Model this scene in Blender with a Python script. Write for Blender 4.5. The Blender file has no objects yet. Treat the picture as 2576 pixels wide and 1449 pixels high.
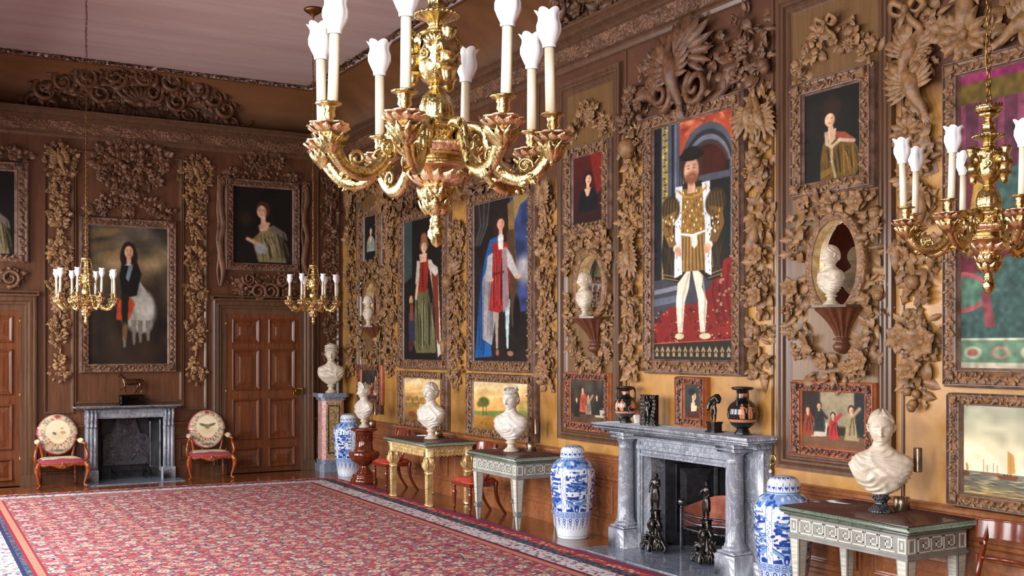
import bpy, math, random
import numpy as np
from mathutils import Matrix, Vector
PI = math.pi
rnd = random.Random(7)
COL = bpy.context.scene.collection
# ---------------------------------------------------------------- camera survey of the room
FPX = 2744.0; HY = 875.0; EYE = 2.05
YAW = math.atan(1588 / FPX)
CP = (-6.85, -17.63, EYE)
FW = (math.sin(YAW), math.cos(YAW)); RT = (math.cos(YAW), -math.sin(YAW))
def ray(px, py):
    a = (px - 1288) / FPX; b = -(py - HY) / FPX
    return (FW[0] + a * RT[0], FW[1] + a * RT[1], b)
def RW(px, py, d=0.0):           # photo point -> (distance along the long wall, height), on the plane d in front of it
    r = ray(px, py); t = (-d - CP[0]) / r[0]
    return (-(CP[1] + t * r[1]), CP[2] + t * r[2])
def BW(px, py, d=0.0):           # the same on the end wall
    r = ray(px, py); t = (-d - CP[1]) / r[1]
    return (CP[0] + t * r[0], CP[2] + t * r[2])
def FL(px, py, z=0.0):
    r = ray(px, py); t = (z - CP[2]) / r[2]
    return (CP[0] + t * r[0], CP[1] + t * r[1])
def hx(h):
    return tuple(int(h[i:i + 2], 16) / 255 for i in (0, 2, 4))
def s2l(a):
    a = np.asarray(a, float)
    return np.where(a <= 0.04045, a / 12.92, ((a + 0.055) / 1.055) ** 2.4)
def lin(h, k=1.0):
    c = s2l(hx(h)) * k
    return (float(c[0]), float(c[1]), float(c[2]), 1.0)
# ---------------------------------------------------------------- node helpers
class NT:
    def __init__(s, name):
        s.m = bpy.data.materials.new(name); s.m.use_nodes = True
        s.t = s.m.node_tree; s.n = s.t.nodes; s.n.clear()
        s.out = s.n.new('ShaderNodeOutputMaterial'); s.b = s.n.new('ShaderNodeBsdfPrincipled')
        s.t.links.new(s.b.outputs[0], s.out.inputs[0])
    def new(s, ty, **k):
        n = s.n.new(ty)
        for a, v in k.items(): setattr(n, a, v)
        return n
    def lk(s, a, b): s.t.links.new(a, b)
    def put(s, sock, v):
        if isinstance(v, X): v = v.o
        if hasattr(v, 'links'): s.lk(v, sock)
        else: sock.default_value = v
    def mix(s, f, a, b):
        n = s.new('ShaderNodeMix', data_type='RGBA')
        s.put(n.inputs[0], f); s.put(n.inputs[6], a); s.put(n.inputs[7], b)
        return n.outputs[2]
    def coord(s, kind='Object', scale=(1, 1, 1)):
        t = s.new('ShaderNodeTexCoord'); mp = s.new('ShaderNodeMapping')
        s.lk(t.outputs[kind], mp.inputs[0]); mp.inputs['Scale'].default_value = scale
        return mp.outputs[0]
    def noise(s, v, sc, det=4, rough=.55, dist=0.0):
        n = s.new('ShaderNodeTexNoise'); s.lk(v, n.inputs['Vector'])
        n.inputs['Scale'].default_value = sc; n.inputs['Detail'].default_value = det
        n.inputs['Roughness'].default_value = rough; n.inputs['Distortion'].default_value = dist
        return n.outputs[0]
    def ramp(s, f, stops, mode='LINEAR'):
        r = s.new('ShaderNodeValToRGB'); cr = r.color_ramp; cr.interpolation = mode
        while len(cr.elements) < len(stops): cr.elements.new(.5)
        for e, (p, c) in zip(cr.elements, stops):
            e.position = p; e.color = c if len(c) == 4 else tuple(c) + (1,)
        s.put(r.inputs[0], f); return r.outputs[0]
    def bump(s, h, st, dist=.01):
        b = s.new('ShaderNodeBump'); b.inputs['Strength'].default_value = st; b.inputs['Distance'].default_value = dist
        s.put(b.inputs['Height'], h); s.lk(b.outputs[0], s.b.inputs['Normal'])
    def base(s, c): s.put(s.b.inputs['Base Color'], c)
    def pr(s, rough=.5, metal=0.0, coat=0.0, spec=.5):
        s.b.inputs['Roughness'].default_value = rough; s.b.inputs['Metallic'].default_value = metal
        s.b.inputs['Coat Weight'].default_value = coat; s.b.inputs['Coat Roughness'].default_value = .12
        s.b.inputs['Specular IOR Level'].default_value = spec
class X:                         # arithmetic on sockets
    def __init__(s, nt, o): s.nt = nt; s.o = o
    def op(s, k, b=None, c=None):
        n = s.nt.new('ShaderNodeMath', operation=k); s.nt.put(n.inputs[0], s.o)
        if b is not None: s.nt.put(n.inputs[1], b)
        if c is not None: s.nt.put(n.inputs[2], c)
        return X(s.nt, n.outputs[0])
    def __add__(s, b): return s.op('ADD', b)
    def __sub__(s, b): return s.op('SUBTRACT', b)
    def __mul__(s, b): return s.op('MULTIPLY', b)
    def lt(s, b): return s.op('LESS_THAN', b)
    def gt(s, b): return s.op('GREATER_THAN', b)
    def ab(s): return s.op('ABSOLUTE')
    def mod(s, b): return s.op('FLOORED_MODULO', b)
    def fl(s): return s.op('FLOOR')
def simple(name, c1, c2=None, rough=.5, metal=0.0, sc=8, stretch=(1, 1, 1), det=5, lo=.35, hi=.65, bump=0.0, bsc=40, coat=0.0, spec=.5, dist=0.0):
    t = NT(name); t.pr(rough, metal, coat, spec)
    v = t.coord('Object', stretch)
    if c2: t.base(t.ramp(t.noise(v, sc, det, .6, dist), [(lo, lin(c1)), (hi, lin(c2))]))
    else: t.base(lin(c1))
    if bump: t.bump(t.noise(v, bsc, 3), bump, .01)
    return t.m
def wood(name, c1, c2, rough=.38, axis='z', sc=5, lo=.3, hi=.72, coat=0.15, bump=.08):
    st = {'z': (3.5, 3.5, .28), 'x': (.28, 3.5, 3.5), 'y': (3.5, .28, 3.5)}[axis]
    t = NT(name); t.pr(rough, 0, coat, .4); v = t.coord('Object', st)
    a = t.noise(v, sc, 6, .62, 1.2); b = t.noise(t.coord('Object'), 1.1, 3)
    c = t.ramp(a, [(lo, lin(c1)), (hi, lin(c2))])
    t.base(t.mix(X(t, b) * .35, c, lin(c1, .7))); t.bump(a, bump, .01)
    return t.m
def marble(name, c1, c2, c3, sc=6, rough=.18, vein=.5, stretch=(1, 1, 1)):
    t = NT(name); t.pr(rough, 0, .2); v = t.coord('Object', stretch)
    a = t.noise(v, sc, 8, .65, 1.6); b = t.noise(v, sc * 2.3, 9, .7, 2.5)
    c = t.ramp(a, [(.32, lin(c1)), (.62, lin(c2))])
    m = (X(t, b) - .5).ab().lt(.018 * vein * 2)
    t.base(t.mix(m * .75, c, lin(c3))); return t.m
MT = {}
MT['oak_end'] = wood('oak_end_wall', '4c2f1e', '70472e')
MT['oak_dark'] = wood('oak_dark', '54301f', '7c4a30')
MT['oak_mould'] = wood('oak_moulding', '4d3626', '73543f', rough=.28)
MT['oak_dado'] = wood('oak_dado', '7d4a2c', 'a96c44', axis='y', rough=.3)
MT['oak_bay'] = wood('oak_bay', '66492b', '80603a')
MT['door'] = wood('mahogany_door', '532c17', '80492a', rough=.26, coat=.4)
MT['oak_cove'] = simple('oak_cove', '664224', '7a512f', .6, sc=2.2, stretch=(.4, 1, 1))
MT['carve'] = simple('carved_limewood', '5c4029', 'a37a4e', .46, sc=6, lo=.3, hi=.7, bump=.22, bsc=35)
MT['carve2'] = simple('carved_oak_dark', '442b1b', '7e573c', .46, sc=6, lo=.3, hi=.7, bump=.22, bsc=35)
MT['frame'] = simple('carved_frame', '543823', '966c45', .45, sc=16, lo=.3, hi=.7, bump=.4, bsc=60)
MT['frame_red'] = simple('carved_frame_red', '4c2e22', '80503c', .45, sc=14, bump=.2, bsc=70)
MT['rebate'] = simple('frame_rebate', '5d463a', '8c7062', .4, sc=10)
MT['rebate_red'] = simple('frame_rebate_red', '94502c', 'b56c44', .4, sc=10)
MT['grey_marble'] = marble('grey_marble', '646b79', '9a9faa', 'c9ccd3', 2.4, .2, .35, (1, 1, .5))
MT['slate'] = marble('grey_hearth_stone', '596273', '7c8698', 'a9b0bd', 3, .12, .4)
MT['iron'] = simple('black_iron', '17171a', '2c2c31', .42, .6, sc=12, bump=.15)
MT['iron_back'] = simple('cast_fireback', '3a383e', '5a565c', .55, .2, sc=12, bump=.2)
MT['steel'] = simple('steel_grate', '5b5d63', '8c8d92', .3, .9)
MT['soot'] = simple('soot', '1c1c1f', '38383c', .6)
MT['bronze'] = simple('dark_bronze', '1c1a19', '36302b', .25, .7, sc=16, coat=.3)
MT['bronze_brown'] = simple('brown_bronze', '3c2719', '6f4a30', .25, .75, sc=16, coat=.3)
MT['lamp'] = simple('satin_bronze_lamp', '8a7462', '9c8672', .3, .9)
MT['gold'] = simple('gilt_bronze', '6e5a30', 'ccb37c', .26, 1.0, sc=30, lo=.3, hi=.5, bump=.25, bsc=120)
MT['gold_pale'] = simple('gilt_bronze_matt', 'a8825c', 'ecc9a2', .36, 1.0, sc=30, lo=.3, hi=.5, bump=.35, bsc=120)
MT['gilt'] = simple('pale_gilding', 'b98a45', 'ecd9a4', .42, .45, sc=18, lo=.3, hi=.65, bump=.15, bsc=70)
MT['brass'] = simple('brass', 'c6a24c', 'e3c876', .2, 1.0)
MT['chain'] = simple('chain_brass', '6a4a28', '94703f', .35, .9)
MT['candle'] = simple('candle_sleeve', 'cfc0a8', 'dccfb8', .45)
MT['shade'] = simple('white_silk_shade', 'd6d4d8', 'e2e0e3', .5)
MT['white_marble'] = marble('white_marble', 'c0b8ac', 'd9d2c7', 'a89d8e', 4, .35, .12)
MT['warm_marble'] = marble('cream_marble', 'bdb09c', 'd9cdb9', 'a39179', 4, .4, .12)
MT['black_marble'] = marble('black_marble', '14161a', '24272c', '8a9099', 3, .12, .25)
MT['green_marble'] = marble('green_marble', '121a15', '3c5243', '8fa08c', 26, .25, 1.6)
MT['porphyry'] = simple('polished_porphyry', '3f2a26', '54372f', .07, sc=60)
MT['pink_marble'] = marble('pink_marble', 'a9504a', 'd09890', 'e8d5d0', 6, .2, .8)
MT['yellow_marble'] = marble('yellow_marble', 'c39a5a', 'dcbc85', '2b2730', 7, .2, 1.4)
MT['mahogany'] = wood('polished_mahogany', '4c1d10', '8c3d20', rough=.14, coat=.6, sc=4)
MT['walnut'] = wood('carved_beech', '7c3418', 'b8622e', rough=.22, coat=.4)
MT['red_leather'] = simple('worn_red_leather', '9c3426', 'c4503a', .35, sc=9, bump=.1)
MT['stripe_wood'] = simple('inlaid_pale_banding', 'a5a598', 'd6d3c4', .4, sc=9, stretch=(1, 1, 12), lo=.35, hi=.65)
MT['grey_paint'] = simple('grey_paint', '7d7c77', '8f8e88', .45)
MT['key_pale'] = simple('pale_fret', 'c4c7b8', 'd6d8ca', .45)
MT['terracotta'] = simple('terracotta_slip', 'c87f58', 'dc9a72', .35)
MT['black_glaze'] = simple('black_glaze', '15151a', '232329', .16)
MT['plaster'] = simple('plaster_ceiling', 'ab908b', 'b8a09a', .8, sc=1.3, stretch=(.3, 2, 1))
MT['white_strip'] = simple('white_strip', 'd8cfcb', 'e2dad6', .7)
MT['underlay'] = simple('purple_felt', '86284e', 'a0386a', .9, sc=12)
MT['glass'] = simple('mirror_silver', 'cfc8c0', None, .02, 1.0)
MT['switch'] = simple('white_porcelain', 'e8e2d6', None, .2)
def painted(name, rough=.4, coat=0.0):
    t = NT(name); t.pr(rough, 0, coat); a = t.new('ShaderNodeAttribute', attribute_name='Col')
    t.base(a.outputs[0]); return t.m
MT['canvas'] = painted('oil_on_canvas', .6); MT['canvas'].node_tree.nodes['Principled BSDF'].inputs['Specular IOR Level'].default_value = .22
MT['porcelain'] = painted('glazed_porcelain', .08, .5)
MT['tapestry'] = painted('woven_tapestry', .85)
MT['slip'] = painted('painted_pottery', .22, .3)
# ---------------------------------------------------------------- geometry helpers: every shape is (verts Nx3, faces)
def rotm(rx=0, ry=0, rz=0):
    return np.array((Matrix.Rotation(rz, 3, 'Z') @ Matrix.Rotation(ry, 3, 'Y') @ Matrix.Rotation(rx, 3, 'X')))
def tf(s, loc=(0, 0, 0), rot=None, sc=1.0):
    V = np.asarray(s[0], float) * np.asarray(sc, float)
    if rot is not None: V = V @ (rotm(*rot) if len(rot) == 3 and not hasattr(rot, 'shape') else rot).T
    return (V + np.asarray(loc, float), s[1])
class G:
    def __init__(s): s.v = []; s.f = []; s.mi = []; s.sm = []; s.n = 0
    def add(s, sh, mi=0, smooth=True):
        V, F = sh; o = s.n; s.v.append(np.asarray(V, float)); s.n += len(V)
        s.f += [tuple(i + o for i in f) for f in F]; s.mi += [mi] * len(F); s.sm += [smooth] * len(F)
        return s
    def box(s, *a, mi=0): return s.add(box(*a), mi, False)
def mkmesh(g, mats, name):
    me = bpy.data.meshes.new(name)
    V = np.concatenate(g.v); me.from_pydata(V.tolist(), [], g.f)
    for m in (mats if isinstance(mats, (list, tuple)) else [mats]): me.materials.append(MT[m] if isinstance(m, str) else m)
    me.polygons.foreach_set('material_index', g.mi); me.polygons.foreach_set('use_smooth', g.sm)
    me.update(); return me
def link(name, data, parent=None, loc=(0, 0, 0), rot=(0, 0, 0), sc=(1, 1, 1)):
    o = bpy.data.objects.new(name, data); COL.objects.link(o)
    o.location = loc; o.rotation_euler = rot; o.scale = sc; o.parent = parent
    return o
def mk(name, g, mats, parent=None, **k):
    return link(name, mkmesh(g, mats, name), parent, **k)
def tag(o, label, cat, group=None):
    o['label'] = label; o['category'] = cat
    if group: o['group'] = group
    return o
def thing(name, label, cat, loc=(0, 0, 0), rz=0.0, group=None):
    return tag(link(name, None, None, loc, (0, 0, rz)), label, cat, group)
def struct(name, g, mats, parent=None, **k):
    o = mk(name, g, mats, parent, **k)
    if parent is None: o['kind'] = 'structure'
    return o
def copy_tree(o, parent=None):
    c = o.copy(); COL.objects.link(c); c.parent = parent
    for ch in list(o.children): copy_tree(ch, c)
    return c
def box(x0, x1, y0, y1, z0, z1):
    V = [(x, y, z) for z in (z0, z1) for y in (y0, y1) for x in (x0, x1)]
    return (np.array(V, float), [(0, 2, 3, 1), (4, 5, 7, 6), (0, 1, 5, 4), (2, 6, 7, 3), (0, 4, 6, 2), (1, 3, 7, 5)])
def bbox(x0, x1, y0, y1, z0, z1, b=.006):
    # chamfered box
    xs = (x0, x1); ys = (y0, y1); zs = (z0, z1); V = []; idx = {}
    for i in (0, 1):
        for j in (0, 1):
            for k in (0, 1):
                sx, sy, sz = (1 - 2 * i) * b, (1 - 2 * j) * b, (1 - 2 * k) * b
                for a in range(3):
                    p = [xs[i] + sx, ys[j] + sy, zs[k] + sz]; p[a] = (xs, ys, zs)[a][(i, j, k)[a]]
                    idx[(i, j, k, a)] = len(V); V.append(p)
    F = []
    for a in range(3):
        o = [q for q in range(3) if q != a]
        for e in (0, 1):
            q = []
            for (m, n) in ((0, 0), (1, 0), (1, 1), (0, 1)):
                c = [0, 0, 0]; c[a] = e; c[o[0]] = m; c[o[1]] = n; q.append(idx[(*c, a)])
            F.append(tuple(q))
        for (m, n) in ((0, 0), (1, 0), (1, 1), (0, 1)):
            c0 = [0, 0, 0]; c1 = [0, 0, 0]; c0[o[0]] = c1[o[0]] = m; c0[o[1]] = c1[o[1]] = n; c1[a] = 1
            F.append((idx[(*c0, o[0])], idx[(*c1, o[0])], idx[(*c1, o[1])], idx[(*c0, o[1])]))
    for i in (0, 1):
        for j in (0, 1):
            for k in (0, 1): F.append(tuple(idx[(i, j, k, a)] for a in range(3)))
    return (np.array(V, float), F)
def grid_faces(nu, nv, wrap=False):
    F = []
    for j in range(nv - 1):
        for i in range(nu if wrap else nu - 1):
            a = j * nu + i; b = j * nu + (i + 1) % nu
            F.append((a, b, b + nu, a + nu))
    return F
def lathe(prof, n=24, mul=None, cap=True, sx=1.0, sy=1.0):
    V = []
    for i, (r, z) in enumerate(prof):
        for k in range(n):
            t = 2 * PI * k / n; q = r * (mul(t, i, z) if mul else 1)
            V.append((q * math.cos(t) * sx, q * math.sin(t) * sy, z))
    F = grid_faces(n, len(prof), True)
    if cap:
        F.append(tuple(range(n - 1, -1, -1))); m = (len(prof) - 1) * n; F.append(tuple(range(m, m + n)))
    return (np.array(V), F)
def dense(prof, m=6):
    P = []
    for i in range(len(prof) - 1):
        for k in range(m):
            t = k / m; P.append((prof[i][0] * (1 - t) + prof[i + 1][0] * t, prof[i][1] * (1 - t) + prof[i + 1][1] * t))
    return P + [prof[-1]]
def spline(pts, m=8):
    P = [np.array(p, float) for p in pts]; out = []
    for i in range(len(P) - 1):
        p0 = P[max(i - 1, 0)]; p1 = P[i]; p2 = P[i + 1]; p3 = P[min(i + 2, len(P) - 1)]
        for k in range(m):
            t = k / m
            out.append(.5 * ((2 * p1) + (-p0 + p2) * t + (2 * p0 - 5 * p1 + 4 * p2 - p3) * t * t + (-p0 + 3 * p1 - 3 * p2 + p3) * t ** 3))
    out.append(P[-1]); return out
def tube(pts, rad, n=8, cap=True, flat=1.0, up=None):
    P = [np.array(p, float) for p in pts]; m = len(P)
    R = rad if hasattr(rad, '__len__') else [rad] * m
    if len(R) != m: R = np.interp(np.linspace(0, 1, m), np.linspace(0, 1, len(R)), R)
    V = []; prev = None
    for i in range(m):
        d = P[min(i + 1, m - 1)] - P[max(i - 1, 0)]; d = d / (np.linalg.norm(d) + 1e-9)
        if prev is None:
            a = np.array(up if up is not None else ((0, 0, 1) if abs(d[2]) < .9 else (0, 1, 0)), float)
        else: a = prev
        a = a - d * a.dot(d); a = a / (np.linalg.norm(a) + 1e-9); prev = a; b = np.cross(d, a)
        for k in range(n):
            t = 2 * PI * k / n
            V.append(P[i] + R[i] * (math.cos(t) * a * flat + math.sin(t) * b))
    F = grid_faces(n, m, True)
    if cap: F.append(tuple(range(n - 1, -1, -1))); F.append(tuple(range((m - 1) * n, m * n)))
    return (np.array(V), F)
def ell(c=(0, 0, 0), r=(1, 1, 1), nu=12, nv=8):
    V = []
    for j in range(nv + 1):
        p = -PI / 2 + PI * j / nv
        for i in range(nu):
            t = 2 * PI * i / nu
            V.append((c[0] + r[0] * math.cos(p) * math.cos(t), c[1] + r[1] * math.cos(p) * math.sin(t), c[2] + r[2] * math.sin(p)))
    return (np.array(V), grid_faces(nu, nv + 1, True))
def prism(poly, y0, y1, axis='y'):
    n = len(poly)
    if axis == 'y': V = [(a, y, b) for y in (y0, y1) for a, b in poly]
    elif axis == 'x': V = [(y, a, b) for y in (y0, y1) for a, b in poly]
    else: V = [(a, b, y) for y in (y0, y1) for a, b in poly]
    F = [tuple(range(n)), tuple(range(2 * n - 1, n - 1, -1))] + [(i, i + n, (i + 1) % n + n, (i + 1) % n) for i in range(n)]
    return (np.array(V, float), F)
def rframe(o, i, prof):
    # o, i: outer and inner rectangles (x0,x1,z0,z1); prof: (t 0..1 from outer to inner, y)
    V = []; F = []
    for (cx, cz) in ((0, 2), (1, 2), (1, 3), (0, 3)):
        for t, y in prof: V.append((o[cx] * (1 - t) + i[cx] * t, y, o[cz] * (1 - t) + i[cz] * t))
    n = len(prof)
    for c in range(4):
        d = (c + 1) % 4
        for k in range(n - 1): F.append((c * n + k, d * n + k, d * n + k + 1, c * n + k + 1))
    return (np.array(V), F)
def wallm(wall, u, z, d=0.0):
    # world location and z-rotation of a point of a wall; local X runs along the wall, -Y comes out of it
    if wall == 'R': return (-d, -u, z), -PI / 2
    return (u, -d, z), 0.0
def colgrid(img, fn, name, m, parent=None, smooth=True, wrap=False, **k):
    h, w = img.shape[:2]; V = fn(w, h); me = bpy.data.meshes.new(name)
    me.from_pydata(V.tolist(), [], grid_faces(w, h, wrap)); me.materials.append(MT[m])
    me.polygons.foreach_set('use_smooth', [smooth] * len(me.polygons))
    at = me.color_attributes.new('Col', 'FLOAT_COLOR', 'POINT')
    c = np.ones((h * w, 4)); c[:, :3] = s2l(np.clip(img, 0, 1)).reshape(-1, 3)
    at.data.foreach_set('color', c.ravel()); me.update()
    return link(name, me, parent, **k)
def flatgrid(x0, x1, z0, z1, y=0.0):
    def fn(w, h):
        xs, zs = np.meshgrid(np.linspace(x0, x1, w), np.linspace(z1, z0, h))
        return np.stack([xs, np.full_like(xs, y), zs], -1).reshape(-1, 3)
    return fn
# ---------------------------------------------------------------- painter: brush strokes on an array of colours
class Pt:
    def __init__(s, w, h, bg='201a16', seed=1):
        s.w, s.h = w, h; s.a = np.empty((h, w, 3)); s.a[:] = hx(bg); s.r = np.random.RandomState(seed)
        s.U, s.V = np.meshgrid((np.arange(w) + .5) / w, (np.arange(h) + .5) / h); s.k = h / w
    def bl(s, m, c):
        c = np.array(hx(c)) if isinstance(c, str) else c
        s.a += (c - s.a) * np.clip(m, 0, 1)[..., None]; return s
    def grad(s, c0, c1, v0=0, v1=1, u0=0, u1=1):
        t = np.clip((s.V - v0) / (v1 - v0 + 1e-6), 0, 1)[..., None]
        c = np.array(hx(c0)) * (1 - t) + np.array(hx(c1)) * t
        m = ((s.V >= v0) & (s.V <= v1) & (s.U >= u0) & (s.U <= u1))[..., None]
        s.a = np.where(m, c, s.a); return s
    def el(s, cx, cy, rx, ry, c, soft=.25, al=1.0, rot=0.0):
        x = s.U - cx; y = (s.V - cy) * s.k; a, b = math.cos(rot), math.sin(rot)
        q = np.sqrt(((x * a + y * b) / rx) ** 2 + ((-x * b + y * a) / (ry * s.k)) ** 2)
        return s.bl(np.clip((1 + soft / 2 - q) / soft, 0, 1) * al, c)
    def mask(s, pts):
        m = np.zeros(s.U.shape, bool); n = len(pts)
        for i in range(n):
            x0, y0 = pts[i]; x1, y1 = pts[(i + 1) % n]
            if y0 == y1: continue
            m ^= ((s.V > min(y0, y1)) & (s.V <= max(y0, y1))) & (s.U < (x1 - x0) * (s.V - y0) / (y1 - y0) + x0)
        return m.astype(float)
    def po(s, pts, c, soft=1, al=1.0):
        m = s.mask(pts)
        for _ in range(soft):
            p = np.pad(m, 1, 'edge'); m = (p[1:-1, 1:-1] * 2 + p[:-2, 1:-1] + p[2:, 1:-1] + p[1:-1, :-2] + p[1:-1, 2:]) / 6
        return s.bl(m * al, c)
    def li(s, pts, wd, c, al=1.0):
        for (x0, y0), (x1, y1) in zip(pts[:-1], pts[1:]):
            dx, dy = x1 - x0, (y1 - y0) * s.k; L = dx * dx + dy * dy + 1e-9
            px = s.U - x0; py = (s.V - y0) * s.k; t = np.clip((px * dx + py * dy) / L, 0, 1)
            q = np.hypot(px - t * dx, py - t * dy); s.bl(np.clip(1.5 - q / wd, 0, 1) * al, c)
        return s
    def nz(s, amp=.05, n=12, m=None):
        g = s.r.rand(int(n * s.k) + 3, n + 3)
        yi = s.V * (g.shape[0] - 2); xi = s.U * (g.shape[1] - 2); y0 = yi.astype(int); x0 = xi.astype(int)
        fy, fx = yi - y0, xi - x0
        v = (g[y0, x0] * (1 - fx) + g[y0, x0 + 1] * fx) * (1 - fy) + (g[y0 + 1, x0] * (1 - fx) + g[y0 + 1, x0 + 1] * fx) * fy
        s.a *= (1 + (v - .5) * 2 * amp)[..., None]; return s
    def done(s): s.nz(.08, 30); s.nz(.1, 7); return np.clip(s.a, 0, 1)
# ---------------------------------------------------------------- carved ornament vocabulary (unit size, facing -Y)
def leaf(nu=5, nv=6, lob=0, curl=.25, wid=.32, seed=0):
    V = []
    for j in range(nv):
        t = j / (nv - 1); w = wid * math.sin(PI * min(1, .08 + t * .92)) ** .7 * (1 - .25 * t)
        if lob: w *= 1 + .38 * math.sin(t * PI * 2 * lob)
        for i in range(nu):
            s = -1 + 2 * i / (nu - 1)
            V.append((s * w, -.16 * math.sin(PI * t) + .12 * abs(s) ** 1.3 * (1 - t * .3) - curl * t * t - (.05 if i % 2 else 0), t))
    return (np.array(V), grid_faces(nu, nv))
LEAFS = [leaf(), leaf(lob=2, curl=.15), leaf(lob=3, wid=.4, curl=.3), leaf(wid=.2, curl=-.1), leaf(wid=.44, curl=.45), leaf(lob=2.5, wid=.5, curl=.1)]
LSM = [leaf(3, 4), leaf(3, 5, wid=.24, curl=.4), leaf(3, 5, lob=2, wid=.4)]
def g_flower(n=6, w=.34, cup=.25, r0=.12, ctr=.16):
    g = G()
    for k in range(n):
        p = leaf(5, 5, 0, cup, w, k); V = p[0] * (1, 1, .62) + (0, -.05 - .02 * (k % 2), r0 * .6)
        g.add(tf((V, p[1]), rot=(0, 2 * PI * k / n, 0)))
    g.add(ell((0, -.1, 0), (ctr, ctr * .7, ctr), 8, 5)); return g
def g_rose():
    g = G()
    for ring, (n, s, t) in enumerate(((6, .52, .15), (5, .4, .6), (3, .26, 1.1))):
        for k in range(n):
            p = leaf(5, 5, 0, .15, .5); V = p[0] * s
            g.add(tf(tf((V, p[1]), rot=(-t, 0, 0), loc=(0, -.1 * ring, .05)), rot=(0, 2 * PI * k / n + ring, 0)))
    g.add(ell((0, -.24, 0), (.09, .1, .09), 7, 5)); return g
def g_fruit():
    g = G(); g.add(lathe([(.02, -.34), (.2, -.36), (.36, -.2), (.42, 0), (.36, .2), (.2, .33), (.05, .3)], 10)); g.add(tube([(0, 0, .28), (.04, 0, .5)], [.05, .03], 5))
    return g
def g_berries():
    g = G(); r = random.Random(3)
    for k in range(12):
        a = r.random() * 6.3; q = r.random() ** .5 * .34; z = -q * math.sin(a) * 1.2
        g.add(ell((q * math.cos(a), -.1 - r.random() * .16, z), (.13, .13, .13), 6, 4))
    return g
def g_pod():
    g = G(); g.add(tube(spline([(-.05, 0, .5), (0, -.12, .2), (.06, -.14, -.15), (0, -.05, -.5)], 3), [.04, .14, .19, .17, .03], 8))
    for k in (-1, 1): g.add(tf(leaf(3, 4, wid=.2), (0, -.05, .45), (0, PI + k * .7, 0), .5))
    return g
def g_bird():
    g = G()
    g.add(tube(spline([(.1, 0, .95), (.02, -.08, .78), (-.02, -.14, .5), (.05, -.2, .15), (.02, -.15, -.2), (.1, -.03, -.62), (.12, -.02, -.8)], 4), [.02, .1, .08, .2, .24, .14, .12, .04], 10))
    for s in (-1, 1):
        for k in range(7):
            g.add(tf(leaf(3, 5, wid=.2, curl=.1), (s * .14, -.12 - .015 * k, .25 - .05 * k), (0, s * (.35 + k * .24), 0), .78 - .05 * k))
    for k in range(4): g.add(tf(leaf(3, 4, wid=.16, curl=0), (.06 + .03 * k, -.05, -.55), (0, PI - .3 + .2 * k, 0), .5))
    return g
def spiral(turns=2.0, r0=.5, r1=.06, n=26, y=-.1, tail=None, s=1):
    P = []
    if tail: P += [np.array(p, float) for p in tail]
    for i in range(n):
        t = i / (n - 1); a = -PI / 2 + turns * 2 * PI * t; r = r0 * (1 - t) ** .8 + r1
        P.append(np.array((s * r * math.cos(a), y - .26 * r0 * t, r * math.sin(a))))
    return P
def g_scroll():
    g = G(); g.add(tube(spiral(1.6, .46, .08, 24), np.linspace(.13, .07, 24), 7))
    for k in range(6):
        a = -PI / 2 + k * .85; g.add(tf(leaf(3, 5, 2, .1, .3), (.42 * math.cos(a), -.08, .42 * math.sin(a)), (0, PI / 2 - a - .8, 0), .36))
    return g
def g_ribbon():
    g = G()
    for s in (-1, 1):
        g.add(tube(spline([(0, -.1, 0), (s * .28, -.22, .2), (s * .42, -.1, .02), (s * .2, -.02, -.1), (0, -.1, 0)], 5), .085, 6, flat=.3, up=(0, 1, 0)))
        g.add(tube(spline([(0, -.1, 0), (s * .12, -.15, -.25), (s * .3, -.05, -.5), (s * .2, -.12, -.75)], 5), [.05, .1, .09], 6, flat=.3, up=(0, 1, 0)))
    g.add(ell((0, -.16, 0), (.1, .1, .12), 8, 6)); return g
def g_shell():
    g = G()
    for k in range(9):
        a = (k - 4) * .34; g.add(tf(leaf(3, 5, wid=.14, curl=-.1), (0, -.05, -.3), (0, a, 0), .8 - .03 * abs(k - 4)))
    g.add(ell((0, -.12, -.3), (.12, .1, .1), 8, 6)); return g
KINDS = {'flower': g_flower, 'daisy': lambda: g_flower(11, .16, .05, .14, .14), 'rose': g_rose, 'fruit': g_fruit, 'berries': g_berries,
         'pod': g_pod, 'bird': g_bird, 'scroll': g_scroll, 'ribbon': g_ribbon, 'shell': g_shell}
LIB = {}
def libmesh(kind, m):
    if (kind, m) not in LIB:
        g = KINDS[kind]()
        for a in g.v: a[:, 1] = np.minimum(a[:, 1], 0.0) * (.7 if kind in ('bird', 'pod') else 1)
        LIB[(kind, m)] = mkmesh(g, m, kind)
    return LIB[(kind, m)]
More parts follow.
